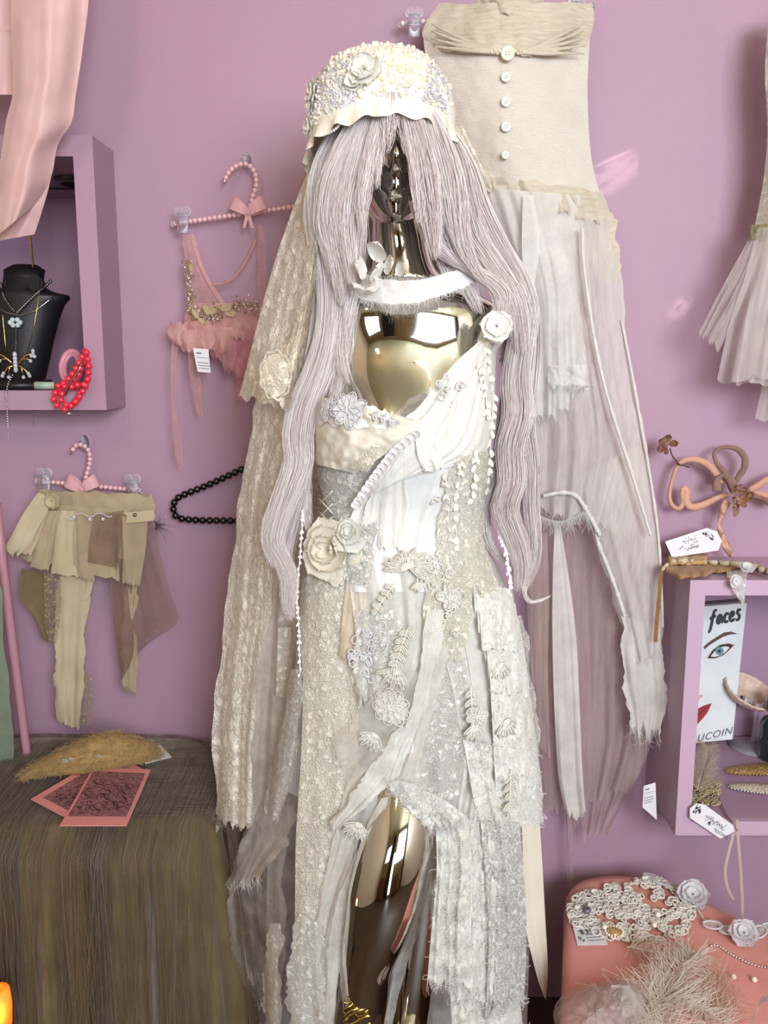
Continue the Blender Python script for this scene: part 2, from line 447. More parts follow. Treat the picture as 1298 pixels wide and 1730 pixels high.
# two warm pendant lamps in the shop, behind the camera: they glint on the chrome
M_bulb = plain('lit_bulb', '#ffcf8a', .4, emit='#ffb765', estr=14)
M_lampcord = plain('lamp_cord', '#1c1a1a', .5)
for k, (x, y, z) in enumerate(((-.55, .1, 2.45), (.5, .1, 2.45))):
    t = thing('pendant_lamp', ('warm globe lamp hanging near the cream side wall', 'warm globe lamp hanging near the wide shop window')[k], 'lamp', (x, y, z), 'pendant lamps')
    obj('globe', MB().sphere((x, y, z), .05, 24, 16), M_bulb, t)
    obj('socket', MB().tube([(x, y, z + .045), (x, y, z + .10)], .018, 12), M_lampcord, t)
    obj('cord', MB().tube([(x, y, z + .1), (x, y, ZC)], .003, 6), M_lampcord, t)
    l = bpy.data.lights.new('pendant_glow', 'POINT'); l.energy = (9, 3)[k]; l.color = (1, .66, .42); l.shadow_soft_size = .05
    o = bpy.data.objects.new('pendant_glow', l); COL.objects.link(o); o.location = (x, y, z - .11)

# unseen furniture added behind the camera to streak the chrome's reflections
M_wood = plain('brown_wood', '#6e4a2c', .4, '#54361f', 8, stretch=(6, 6, .6))
M_darkc = cloth('added_black_curtain', '#151314', '#1f1b1c', transl=.02, crs=20)
def cupboard(label, x, y, w, d, h, nd):
    t = thing('added_cupboard', label, 'cupboard', (x + w / 2, y, 0))
    obj('carcass', MB().box((x, y, .06), (x + w, y + d, h)), M_wood, t, False)
    obj('plinth', MB().box((x + .02, y, 0), (x + w - .02, y + d - .03, .06)), M_lampcord, t, False)
    for k in range(nd):
        a = x + .02 + k * (w - .04) / nd
        o = obj('door', MB().box((a + .005, y + d, .08), (a + (w - .04) / nd - .005, y + d + .018, h - .02)), M_wood, t, False)
        obj('knob', MB().sphere((a + (w - .04) / nd - .04, y + d + .028, h * .55), .012, 10, 8), M_gold, o)
    return t
cupboard('unseen brown wooden cupboard added for reflections under the small shop window', -1.30, YF + .01, .75, .35, 1.0, 2)
cupboard('unseen low brown wooden cupboard added for reflections under the wide shop window', .42, YF + .01, .55, .35, .85, 2)
def hang(label, x0, x1, y):
    t = thing('added_black_curtain', label, 'curtain', ((x0 + x1) / 2, y, 0)); rows = []
    for z in np.linspace(2.6, .02, 14): rows.append([(x0 + (x1 - x0) * i / 60, y + .03 * math.sin(i * .8) + .01 * nz(i * .3, z * 2), z) for i in range(61)])
    obj('curtain_cloth', MB().grid(rows), M_darkc, t); obj('rail', MB().tube([(x0 - .05, y, 2.62), (x1 + .05, y, 2.62)], .012, 10), M_silver, t)
hang('unseen black curtain added for reflections, hanging between the two shop windows', -.5, -.12, YF + .08)
hang('unseen black curtain added for reflections, gathered beside the wide shop window', 1.62, 1.74, YF + .1)

# ------------------------------------------------------------------ chrome mannequin
YC = 1.42
g = NT('bronze_chrome')
M_chrome = g.done(g.pbsdf(rgb('#d9d7d0'), .045, 1, g.bump(g.noise(7, 2), .03, .004)))
def ring(c, rx, ry, n=48, ex=2.0, bumps=()):
    out = []
    for i in range(n):
        a = 2 * math.pi * i / n; ca, sa = math.cos(a), math.sin(a)
        x = rx * math.copysign(abs(ca) ** (2 / ex), ca); y = ry * math.copysign(abs(sa) ** (2 / ex), sa)
        for (bx, bz, amp, sx, sz) in bumps:
            if sa < 0.15: y -= amp * math.exp(-((x - bx) / sx) ** 2 - ((c[2] - bz) / sz) ** 2) * min(1, .15 - sa)
        out.append((c[0] + x, c[1] + y, c[2]))
    return out
body = MB()
prof = [  # py, centre px, half width px, half depth m, exponent
    (372, 671, 40, .046, 2), (392, 673, 44, .05, 2), (430, 678, 46, .052, 2), (458, 682, 52, .056, 2), (476, 684, 70, .060, 2.0), (490, 685, 102, .068, 2.1),
    (503, 686, 134, .080, 2.3), (520, 687, 152, .087, 2.5), (545, 688, 156, .089, 2.6), (580, 688, 152, .092, 2.5), (620, 688, 146, .097, 2.4), (670, 687, 140, .103, 2.3),
    (730, 686, 136, .1, 2.2), (800, 684, 122, .092, 2.1), (870, 683, 112, .085, 2), (940, 685, 126, .092, 2), (1010, 690, 152, .108, 2.1), (1080, 692, 168, .118, 2.2),
    (1150, 692, 170, .12, 2.2), (1210, 692, 150, .11, 2.1), (1240, 692, 110, .08, 2)]
pys = np.linspace(372, 1240, 120)
cols = np.array(prof)
def pcol(k, y): return float(np.interp(y, cols[:, 0], cols[:, k]))
def smoothp(k, y): return sum(pcol(k, y + d) * w for d, w in ((-14, .15), (-7, .2), (0, .3), (7, .2), (14, .15)))
bl = W(614, 716, YC - .1); br = W(764, 706, YC - .1); st = W(690, 610, YC - .1)
rows = []
for y in pys:
    c = W(smoothp(1, y), y, YC); px = 1 / (1500 / YC)
    rows.append(ring((c.x, YC + (.01 if y > 480 else -.0), c.z), smoothp(2, y) * px, smoothp(3, y), 56, smoothp(4, y),
                     ((bl.x, bl.z, .064, .047, .066), (br.x, br.z, .064, .047, .066))))
body.grid(list(reversed(rows)), True)
# head
hc = W(664, 262, YC + .012); zt = W(664, 120, YC).z; zb = W(670, 394, YC - .04).z; rz = (zt - zb) / 2; zc = (zt + zb) / 2
hr = []
for j in range(49):
    ps = math.pi * (j + .02) / 48.04; t = math.cos(ps); s_ = math.sin(ps)
    jaw = 1 - .30 * max(0, -t) ** 1.3
    rx = .076 * s_ ** .9 * jaw; ryf = .096 * s_ ** .9 * (1 - .10 * max(0, -t)); z = zc + rz * t
    cx = hc.x + (.004 if t < 0 else 0)
    hr.append(ring((cx, hc.y - .012 * max(0, -t), z), rx, ryf, 48, 2.1,
              ((0, zc - .012, .022, .011, .026), (0, zc - .026, .012, .014, .014), (-.03, zc + .014, -.012, .018, .016), (.03, zc + .014, -.012, .018, .016), (0, zc - .062, .010, .02, .010), (0, zc - .098, .012, .022, .014))))
body.grid(hr, True)
# legs
def loft_path(pts, rad, n=32):
    m = 60; P = cat(pts, m); rr = np.interp(np.linspace(0, 1, m), np.linspace(0, 1, len(rad)), rad)
    body.tube([tuple(p) for p in P], [float(x) for x in rr], n)
a = [W(664, 1120, 1.42), W(684, 1290, 1.33), W(674, 1400, 1.265), W(656, 1480, 1.235), W(638, 1560, 1.235), W(620, 1620, 1.26), W(612, 1680, 1.29), W(604, 1740, 1.32)]
a += [Vector((a[-1].x - .004, 1.36, .2)), Vector((a[-1].x - .006, 1.38, .09)), Vector((a[-1].x - .006, 1.34, .04))]
loft_path(a, [.085, .082, .066, .057, .054, .055, .048, .043, .044, .045, .04, .03, .025, .024, .03])
b = [W(730, 1120, 1.46), W(735, 1300, 1.47), W(715, 1500, 1.47), W(695, 1660, 1.48), W(688, 1730, 1.49)]
b += [Vector((b[-1].x, 1.50, .25)), Vector((b[-1].x, 1.50, .09)), Vector((b[-1].x + .005, 1.46, .04))]
loft_path(b, [.085, .078, .07, .055, .046, .043, .046, .045, .038, .028, .024, .03])
for q in (a[-1], b[-1]):
    body.sphere((q.x, q.y - .07, .028), .03, 20, 12, (1.1, 3.2, .9))
man = thing('mannequin', 'chrome-plated female mannequin without arms wearing the tattered ivory dress', 'mannequin', (0.04, YC, 0))
obj('body', body, M_chrome, man)
# a thin laced sandal top on the shin
kn = MB()
for k in range(7):
    y0 = 1676 + k * 12
    kn.tube([W(604 + 22 * math.sin(q * 1.3 + k), y0 + 8 * math.cos(q * 2.1 + k), 1.24) for q in np.linspace(0, 3, 8)], .0022, 5)
obj('gold_cord_ornament', kn, M_gold, man)
obj('base_plate', MB().ellipse_disc((.03, 1.42, 0.0), (.2, 0, 0), (0, .17, 0), 48, (0, 0, .012)), M_chrome, man, False)

# ------------------------------------------------------------------ wig
M_hair = hairmat('pale_lilac_hair', '#c9b2b0', '#fffcf8', .3, .55, .1, .12)
M_hairbase = plain('wig_cap_hair', '#a89197', .5, '#c3adb3', 90, stretch=(6, 6, .6), bump=.4, bs=160)
wig = thing('wig', 'long wavy pale lilac wig with bangs parted over the chrome face', 'wig', tuple(W(650, 1000, YC)))
cap = MB(); rows = []
for j in range(22):
    ps = math.pi * (.02 + .62 * j / 21); row = []
    for i in range(40):
        ph = 2 * math.pi * i / 40
        zz = zc + .015 + .135 * math.cos(ps); yy = hc.y + .105 * math.sin(ps) * math.sin(ph); xx = hc.x + .093 * math.sin(ps) * math.cos(ph)
        # open face: pull the front rim up
        if math.sin(ph) < -.35 and ps > 1.05: zz = max(zz, zc + .015 + .135 * math.cos(1.05)); yy += .03 * (ps - 1.05)
        row.append((xx, yy, zz))
    rows.append(row)
cap.grid(rows, True)
obj('scalp', cap, M_hairbase, wig)

def lock(path, wid, n, flat=.55, frizz=.0016, rad=.00031, wave=0.0, tmin=.72, m=26, name='hair_lock', mat=None, par=None, core=.0, twist=.6):
    n = int(n * 1.45); C = np.array([tuple(W(*p)) for p in path]); C = cat(C, m)
    wv = np.array(wid, float) * (path[0][2] / F); r = np.interp(np.linspace(0, 1, m), np.linspace(0, 1, len(wv)), wv)
    nc = max(4, n // 28); cl = rng.integers(0, nc, n); th = (rng.random(nc) * 2 * math.pi)[cl] + rng.normal(0, .5, n); rr = np.clip(np.sqrt(rng.random(nc))[cl] + rng.normal(0, .2, n), 0, 1.08)
    te = tmin + (1 - tmin) * rng.random(n) ** .7
    t = np.linspace(0, 1, m)
    tt = te[:, None] * t[None, :]
    ci = tt * (m - 1); i0 = np.clip(ci.astype(int), 0, m - 2); u = (ci - i0)[:, :, None]
    Cc = C[i0] * (1 - u) + C[i0 + 1] * u; rc = r[i0] * (1 - u[:, :, 0]) + r[i0 + 1] * u[:, :, 0]
    ang = th[:, None] + twist * tt * (1 if rng.random() > .5 else -1)
    ph = rng.random((n, 3)) * 6.28; fq = 1 + 2 * rng.random((n, 3))
    wob = frizz * np.sin(6.28 * fq[:, None, :] * tt[:, :, None] + ph[:, None, :]) * (0.3 + tt[:, :, None])
    P = Cc + wob
    P[:, :, 0] += rr[:, None] * np.cos(ang) * rc
    P[:, :, 1] += rr[:, None] * np.sin(ang) * rc * flat
    if abs(C[-1][2] - C[0][2]) < .5 * np.linalg.norm(C[-1] - C[0]): P[:, :, 2] += rr[:, None] * np.cos(ang) * rc * .6
    taper = np.interp(t, [0, .85, 1], [1, 1, .4])
    return strands(name, P, rad * taper[None, :], mat or M_hair, par or wig, ref=(.3, 1, .1))
def D(lst, y0, y1):
    """add depth running from y0 to y1 along a list of pixels"""
    n = len(lst); return [(p[0], p[1], y0 + (y1 - y0) * i / (n - 1)) for i, p in enumerate(lst)]
# bangs over the face, sweeping down into the sides
lock(D([(640, 158), (618, 225), (598, 300), (586, 370), (592, 440), (600, 500)], 1.310, 1.315), [10, 20, 23, 22, 16, 6], 330, tmin=.45)
lock(D([(625, 168), (592, 240), (566, 310), (560, 380), (572, 450), (580, 520)], 1.315, 1.33), [12, 22, 26, 26, 20, 8], 380, tmin=.5)
lock(D([(655, 156), (638, 220), (622, 290), (612, 350), (616, 400)], 1.303, 1.298), [8, 13, 14, 12, 4], 190, tmin=.4)
lock(D([(664, 156), (652, 215), (644, 265), (640, 320)], 1.300, 1.297), [7, 8, 7, 3], 70, tmin=.4)
lock(D([(678, 158), (692, 215), (702, 275), (708, 340), (708, 380)], 1.300, 1.295), [8, 11, 12, 10, 4], 150, tmin=.4)
lock(D([(690, 160), (710, 235), (724, 310), (730, 380), (735, 440)], 1.303, 1.3), [9, 18, 21, 18, 6], 270, tmin=.45)
lock(D([(708, 168), (740, 245), (760, 320), (772, 390), (790, 440), (820, 480)], 1.31, 1.32), [12, 22, 26, 22, 16, 8], 340, tmin=.5)
lock(D([(660, 158), (656, 190), (652, 225), (648, 262)], 1.296, 1.294), [22, 20, 15, 9], 60, tmin=.4)
lock(D([(680, 158), (682, 190), (686, 225), (690, 262)], 1.296, 1.294), [20, 18, 14, 8], 55, tmin=.4)
# hair beside the neck
lock(D([(606, 330), (604, 410), (600, 470), (590, 530), (585, 600)], 1.35, 1.34), [12, 18, 16, 14, 6], 200, tmin=.6)
lock(D([(745, 330), (752, 400), (762, 450), (792, 490), (815, 530)], 1.36, 1.35), [14, 20, 18, 16, 8], 240, tmin=.6)
# left side
lock(D([(590, 190), (560, 270), (545, 350), (552, 430), (560, 520), (548, 600)], 1.37, 1.36), [18, 26, 28, 26, 22, 16], 420)
lock(D([(585, 205), (552, 290), (548, 380), (556, 480), (553, 560), (538, 625), (515, 680), (503, 735), (506, 780), (488, 830), (468, 888), (463, 920), (480, 950), (491, 985), (485, 1015), (495, 1050)], 1.36, 1.31), [14, 24, 26, 24, 20, 18, 19, 24, 25, 24, 22, 19, 16, 15, 14, 7], 620, m=38, tmin=.8)
lock(D([(575, 300), (580, 400), (585, 470), (588, 540), (580, 620), (560, 690)], 1.36, 1.35), [16, 24, 20, 18, 18, 10], 260)
lock(D([(570, 300), (560, 420), (545, 540), (530, 640), (520, 740), (512, 830), (492, 900), (485, 960), (500, 1005), (485, 1040), (470, 1050)], 1.37, 1.34), [12, 18, 18, 16, 18, 18, 14, 13, 12, 10, 5], 260, m=38)
lock(D([(555, 560), (525, 660), (505, 740), (478, 820), (452, 880), (448, 920), (462, 960)], 1.35, 1.32), [8, 14, 16, 14, 10, 7, 3], 160)
lock(D([(600, 400), (590, 470), (575, 540), (572, 600), (590, 650)], 1.36, 1.34), [10, 16, 18, 16, 8], 160)
lock(D([(505, 760), (518, 830), (520, 880), (535, 930), (520, 985)], 1.36, 1.33), [6, 10, 9, 8, 4], 90)
# right side
lock(D([(720, 186), (760, 260), (780, 340), (800, 400), (830, 445), (862, 490), (880, 540), (884, 600)], 1.355, 1.345), [14, 24, 26, 26, 24, 22, 18, 14], 480, m=40)
lock(D([(735, 200), (775, 270), (800, 350), (835, 420), (868, 470), (886, 520), (880, 580), (872, 640), (876, 700), (862, 755), (866, 812), (852, 860), (870, 908), (882, 955), (878, 1000)], 1.37, 1.36), [14, 22, 26, 28, 28, 24, 22, 22, 24, 24, 22, 22, 22, 18, 8], 640, m=38, tmin=.8)
lock(D([(700, 340), (728, 400), (770, 440), (820, 470), (848, 500), (842, 545), (836, 590)], 1.33, 1.335), [8, 14, 18, 20, 16, 10, 5], 300)
lock(D([(745, 230), (742, 310), (735, 370), (752, 420), (790, 455), (840, 480), (860, 520), (856, 570)], 1.335, 1.34), [12, 16, 16, 16, 16, 16, 12, 6], 300)
lock(D([(770, 240), (790, 310), (806, 380), (850, 440), (884, 500), (895, 560), (892, 640), (886, 720), (896, 790), (898, 860), (904, 920), (896, 970), (880, 1008)], 1.41, 1.39), [10, 16, 20, 22, 20, 16, 16, 16, 16, 13, 11, 9, 3], 380, m=36, tmin=.85)
lock(D([(862, 560), (868, 640), (856, 730), (842, 800), (822, 870), (832, 922), (860, 955), (872, 985)], 1.40, 1.38), [14, 18, 18, 16, 13, 12, 9, 4], 260, m=40)
lock(D([(880, 980), (890, 1012), (905, 1016), (930, 1008)], 1.38, 1.38), [4, 4, 3, 1], 40)
# hair down the back
lock(D([(640, 250), (630, 400), (620, 560), (615, 700), (600, 820)], 1.55, 1.56), [60, 75, 80, 80, 60], 420, flat=.2)
lock(D([(690, 250), (720, 400), (740, 560), (750, 700), (760, 860)], 1.55, 1.56), [60, 75, 80, 80, 60], 420, flat=.2)

# ------------------------------------------------------------------ beaded cap with lace veil
M_ivory = cloth('ivory_felt', '#f0ead9', '#eae3d3', transl=.1, crs=90, crb=.5)
M_creamlace = lace('cream_lace', '#f3ead6', '#e2d8c4', 60, .7, .55)
M_veil = lace('veil_lace', '#fbf6e8', '#efe7d6', 50, .8, .55)
M_veil2 = lace('veil_lace_aged', '#faf5e8', '#ece4d4', 46, .76, .55)
M_lilacthread = cloth('lilac_white_thread', '#f0eef0', '#e6e3e8', transl=.1, crs=300, crb=.8)
M_seed = plain('seed_bead', '#e9e4e6', .15, coat=.8, spec=.8)
M_goldpearl = plain('gold_pearl', '#dccba8', .18, '#efe6d2', 60, coat=.7, spec=.8)
hd = thing('bridal_headdress', 'ivory pearl-beaded bridal cap with long lace veil down one side', 'headdress', tuple(W(645, 240, YC)))
DC = W(645, 216, 1.405); DA = (.109, .118, .108)
def dome(ph, ps, k=1.0, ex=2.35):
    sx = math.sin(ps) * math.cos(ph); sy = math.sin(ps) * math.sin(ph); sz = math.cos(ps)
    q = (abs(sx) ** ex + abs(sy) ** ex + abs(sz) ** ex) ** (-1 / ex)
    tilt = 0
    return Vector((DC.x + DA[0] * sx * q * k, DC.y + DA[1] * sy * q * k, DC.z + DA[2] * (sz * q * k) + tilt))
def rim(ph):
    fr = -math.sin(ph)                       # 1 at the front
    base = 101 - 15 * max(0, fr) ** 1.2 + 14 * max(0, -fr)
    if math.cos(ph) < 0: base += 7 * -math.cos(ph)
    return R(base)
rows = []
for j in range(24):
    rows.append([dome(2 * math.pi * i / 72, rim(2 * math.pi * i / 72) * (j + .05) / 23.05, 1 + .012 * nz(i * .5, j * .5)) for i in range(72)])
obj('cap', MB().grid(rows, True), M_ivory, hd)
# scalloped lace rim
rows = []
for j in range(7):
    v = j / 6; row = []
    for i in range(160):
        ph = 2 * math.pi * i / 160; p = dome(ph, rim(ph) - .03, 1.012)
        drop = v * (.020 + .007 * abs(math.sin(ph * 9)) + .010 * max(0, nz(ph * 2, 4)))
        o = Vector((math.cos(ph), math.sin(ph), 0))
        row.append(p + Vector((0, 0, -drop)) + o * (v * .006 + .004 * v * math.sin(ph * 23 + 2 * nz(ph * 3))))
    rows.append(row)
obj('scalloped_lace_rim', MB().grid(rows, True), M_ivory, hd)
def dome_front(px, py):
    best = None
    for Yq in np.linspace(1.27, 1.42, 150):
        p = W(px, py, Yq); q = p; v = [abs((q[k] - DC[k]) / DA[k]) ** 2.35 for k in range(3)]
        if sum(v) <= 1.01: return p
    return None
# pearls of several sizes
mb_p, mb_s, mb_c = MB(), MB(), MB()
def in_cap(px, py):
    e = np.interp(px, [520, 545, 560, 600, 640, 660, 700, 730, 760, 770], [226, 218, 196, 178, 164, 162, 166, 182, 200, 205])
    p_ = dome_front(px, py); return py < e and p_ is not None and p_.y < 1.395
k = 0
while k < 420:
    px = random.uniform(525, 765); py = random.uniform(72, 235)
    if not in_cap(px, py): continue
    wt = .25 + .75 * (px > 560) * (py < 150) + .5 * (px < 590) * (py > 150)
    if random.random() > wt: continue
    p = dome_front(px, py); k += 1
    if px < 600 and py > 140: mb_s.sphere(p, random.uniform(.0016, .0026), 7, 5)
    elif random.random() < .75: mb_p.sphere(p, random.uniform(.0018, .0042), 8, 6)
    else: mb_c.sphere(p, random.uniform(.002, .0034), 6, 4)
for pts in ([(560, 150), (580, 165), (585, 190), (570, 215), (555, 225)], [(550, 185), (562, 200), (572, 190), (590, 170), (596, 150)], [(740, 130), (752, 160), (758, 190), (761, 212)], [(545, 130), (560, 108), (590, 88), (620, 78), (660, 72), (700, 76), (735, 98), (752, 125)]):
    for q in cat(pts, 26):
        p_ = dome_front(*q)
        if p_ is not None: mb_s.sphere(p_, .0023, 7, 5)
obj('gold_pearls', mb_p, M_goldpearl, hd, label='gold and cream pearls sewn on the cap', kind='stuff')
obj('seed_beads', mb_s, M_seed, hd, label='strings of silvery seed beads', kind='stuff')
obj('crystal_beads', mb_c, M_crystal, hd, label='clear crystal beads', kind='stuff')
# lilac-white embroidered patches
th = []
for (px, py, rx_, ry_, n) in ((570, 150, 34, 50, 420), (738, 150, 22, 48, 300), (600, 118, 30, 24, 160)):
    for _ in range(n):
        a = random.random() * 6.28; r_ = random.random() ** .5
        x0 = px + rx_ * r_ * math.cos(a); y0 = py + ry_ * r_ * math.sin(a)
        if not in_cap(x0, y0): continue
        b = random.random() * 6.28; l_ = random.uniform(4, 9)
        p0 = dome_front(x0, y0); p2 = dome_front(x0 + l_ * math.cos(b), y0 + l_ * math.sin(b))
        if p0 is None or p2 is None: continue
        p1 = (p0 + p2) / 2 + Vector((0, -.003, .001))
        th.append([p0, p1, p2])
strands('embroidery_thread', np.array([[tuple(q) for q in s] for s in th]), .0006, M_lilacthread, hd, kind='stuff')
def flower(name, c, nrm, rad, mat, parent, npet=6, layers=2, cup=.35, seed=0, label=None):
    rs = random.Random(seed); mb = MB(); nrm = Vector(nrm).normalized(); u = nrm.orthogonal().normalized(); w = nrm.cross(u); c = Vector(c)
    for L in range(layers):
        rr = rad * (1 - .3 * L)
        for k in range(npet):
            a = 2 * math.pi * (k + .5 * L) / npet + rs.uniform(-.15, .15); d = u * math.cos(a) + w * math.sin(a)
            mb.petal(c + nrm * (.002 + .003 * L) + d * rad * .06, d, nrm, rr * rs.uniform(.85, 1.05), rr * 1.05, cup * (1 + .6 * L), curl=.6)
    return obj(name, mb, mat, parent, label=label)
M_petal = cloth('white_petal', '#f2f0ea', '#e6e6df', transl=.35, crs=120, crb=.3)
for k, (px, py, rad, nr) in enumerate(((618, 122, .026, (-.2, -1, .35)), (532, 158, .019, (-1, -.4, .1)), (527, 216, .017, (-1, -.4, 0)), (528, 180, .012, (-1, -.5, 0)), (600, 138, .017, (-.4, -1, .1)))):
    c = dome_front(px, py) or W(px, py, 1.385); f = flower('fabric_flower', c, nr, rad, M_petal, hd, 6, 2, .3, k)
    mb = MB()
    for q in range(7): mb.sphere(c + Vector(nr).normalized() * .007 + Vector((random.uniform(-1, 1), 0, random.uniform(-1, 1))) * rad * .22, .0018, 6, 4)
    obj('flower_centre_beads', mb, M_goldpearl, f)
# the veil: tiers of lace hanging down the wearer's right side and behind
G = sheet([(548, 240), (524, 282), (496, 350), (468, 430), (442, 520), (422, 600), (404, 672)], [(575, 244), (545, 300), (538, 380), (526, 470), (512, 560), (498, 640), (492, 690)], ([1.42, 1.45, 1.46], [1.37, 1.33, 1.32]), 40, 60, fold=.010, ffreq=2, hem=16, hemf=5, crump=.004)
obj('veil_upper_tier', gm(G), M_veil, hd)
G = sheet([(548, 246), (545, 300), (540, 372), (530, 440), (498, 540), (470, 600), (438, 632)], [(575, 246), (556, 300), (543, 372), (536, 440), (520, 520), (500, 620), (478, 690)], ([1.38, 1.36, 1.34], [1.36, 1.32, 1.30]), 20, 60, fold=.008, ffreq=1.5, hem=10, side=8)
obj('veil_scalloped_edge', gm(G), M_creamlace, hd)
G = sheet([(500, 480), (455, 600), (425, 720), (402, 850), (388, 950), (384, 1020), (370, 1130), (362, 1260), (362, 1392)], [(535, 480), (520, 600), (495, 720), (470, 850), (462, 950), (455, 1020), (440, 1130), (428, 1260), (424, 1396)], ([1.47, 1.48, 1.49], [1.36, 1.35, 1.40]), 44, 90, fold=.010, ffreq=2.2, hem=22, hemf=6, side=7, crump=.004, seed=2)
obj('veil_long_tier', gm(G), M_veil2, hd)
G = sheet([(478, 690), (452, 800), (440, 920), (424, 1020), (408, 1180), (400, 1330), (396, 1400)], [(530, 690), (520, 800), (512, 920), (508, 1020), (500, 1180), (490, 1330), (470, 1392)], ([1.46, 1.47, 1.48], [1.44, 1.44, 1.46]), 36, 70, fold=.014, ffreq=3, hem=20, seed=5)
obj('veil_inner_tulle', gm(G), cloth('veil_tulle', '#ece2d6', '#e0d4c6', .7, .35, crs=40), hd)
G = sheet([(760, 215), (772, 250), (786, 292), (796, 330)], [(782, 212), (800, 250), (816, 285), (828, 318)], 1.47, 14, 20, fold=.01, ffreq=2, hem=8)
obj('veil_side_edge', gm(G), M_creamlace, hd)
# back of the veil
G = sheet([(560, 230), (500, 420), (440, 660), (400, 900), (380, 1150), (372, 1380)], [(730, 230), (760, 420), (720, 660), (640, 900), (560, 1150), (520, 1380)], ([1.52, 1.6, 1.6], [1.54, 1.62, 1.62]), 40, 60, fold=.02, ffreq=4, hem=20, seed=8)
obj('veil_back_tier', gm(G), M_veil2, hd)
# big scalloped lace medallions near the tier's end
for (px, py, rx_, ry_, Yq) in ((466, 634, 25, 40, 1.315),):
    mb = MB(); c = W(px, py, Yq); k = Yq / F
    pts = [c + Vector((math.cos(a) * rx_ * k * (1 + .06 * math.cos(9 * a)), -.004, math.sin(a) * ry_ * k * (1 + .06 * math.cos(9 * a)))) for a in np.linspace(0, 2 * math.pi, 48, endpoint=False)]
    mb.tube(pts + [pts[0]], .0022, 6)
    cen = [c + Vector((math.cos(a) * rx_ * .9 * k * r_, -.004 - .006 * (1 - r_), math.sin(a) * ry_ * .9 * k * r_)) for r_ in (.02, .4, .7, 1) for a in np.linspace(0, 2 * math.pi, 32, endpoint=False)]
    mb.grid([cen[q * 32:(q + 1) * 32] for q in range(4)], True)
    obj('lace_medallion', mb, M_creamlace, hd)

# ------------------------------------------------------------------ tattered dress on the mannequin
sil = np.array([(640, 545, 835, .13), (700, 528, 836, .165), (740, 522, 836, .168), (800, 532, 826, .14), (870, 546, 812, .115), (910, 522, 818, .125), (960, 508, 850, .145), (1010, 500, 878, .15), (1100, 492, 890, .158), (1200, 478, 902, .165),
                (1300, 462, 912, .172), (1385, 452, 916, .178), (1500, 440, 905, .18), (1600, 450, 895, .18), (1760, 455, 895, .18)])
sz = []; 
for (py, xl, xr, ry) in sil:
    l = W(xl, py, YC); r_ = W(xr, py, YC); sz.append((l.z, (l.x + r_.x) / 2, (r_.x - l.x) / 2, ry))
sz = cat(np.array(sz[::-1]), 60); sz = np.stack([np.convolve(np.pad(sz[:, k], 3, 'edge'), np.ones(7) / 7, 'valid') for k in range(4)], 1)
def YB(x, z):
    cx = np.interp(z, sz[:, 0], sz[:, 1]); rx = np.interp(z, sz[:, 0], sz[:, 2]); ry = np.interp(z, sz[:, 0], sz[:, 3])
    q = min(1.0, abs((x - cx) / rx)); return YC + .01 - ry * (1 - q ** 2.4) ** (1 / 2.4)
def surf(px, py, off=0.0):
    Y = 1.3
    for _ in range(6):
        p = W(px, py, Y); Y = YB(p.x, p.z)
    return W(px, py, Y - off)
def nrm(px, py):
    a = surf(px - 3, py); b = surf(px + 3, py); c = surf(px, py - 3); d = surf(px, py + 3)
    n = (b - a).cross(c - d); n.normalize()
    return n if n.y < 0 else -n
dress = thing('tattered_gown', 'ivory and white tattered lace gown with one shoulder strap worn by the chrome mannequin', 'dress', tuple(W(690, 1000, YC)))
M_satin = cloth('white_satin', '#e4e6e6', '#ebeae6', transl=.2, rough=.4, crs=35, crb=.35, wb=.05, sheen=.3, stretch=(3, 3, .6))
M_pleat = cloth('pleated_chiffon', '#f0efe9', '#eae9e2', transl=.25, rough=.6, crs=70, crb=.7, stretch=(2.2, 2, .35))
M_cream = cloth('cream_chiffon', '#efe9d8', '#eae5d6', transl=.3, rough=.7, crs=30, crb=.35, stretch=(2.5, 2, .4))
M_sheer = cloth('sheer_gauze', '#ece9e2', '#e2ddd5', .58, .35, crs=45, crb=.35)
M_sheer2 = cloth('sheer_organza', '#e3ddd4', '#d9d1c8', .42, .35, crs=35, crb=.3)
M_white2 = cloth('white_muslin', '#e9e8e2', '#e2dfd6', .9, .3, crs=60, crb=.6)
M_wlace = lace('white_lace', '#f4f3ee', '#e4e0d8', 80, .6, .5)
M_wlace2 = lace('heavy_white_lace', '#f2f1ec', '#e8e5dc', 100, .85, .6, bump=1.0)
M_dlace = lace('cream_floral_lace', '#f2eddc', '#e4dece', 75, .6, .5)
M_ruf = cloth('ruffled_voile', '#f1f0ea', '#e8e5da', transl=.25, crs=130, crb=.9)
M_thread = cloth('loose_thread', '#f0eee8', transl=.2, crb=.1)
M_cord = cloth('ivory_cord', '#f4f1e6', '#efeadc', transl=.15, crs=400, crb=.5)
M_lilac = cloth('lilac_white_satin', '#efeef0', '#f3f2f3', transl=.2, rough=.5, crs=90, crb=.4)
def dpart(name, L, Rr, mat, off=.004, nu=30, nv=44, fr=0, frl=.012, depth=YB, fz=0, fzl=.012, **k):
    G = sheet(L, Rr, depth, nu, nv, off=off, **k); o = obj(name, gm(G), mat, dress)
    if fr: fray('frayed_hem', G[-1], fr, frl, M_thread, o)
    if fz: fuzz('raised_threads', G, fz, fzl, M_thread, o)
    return o, G
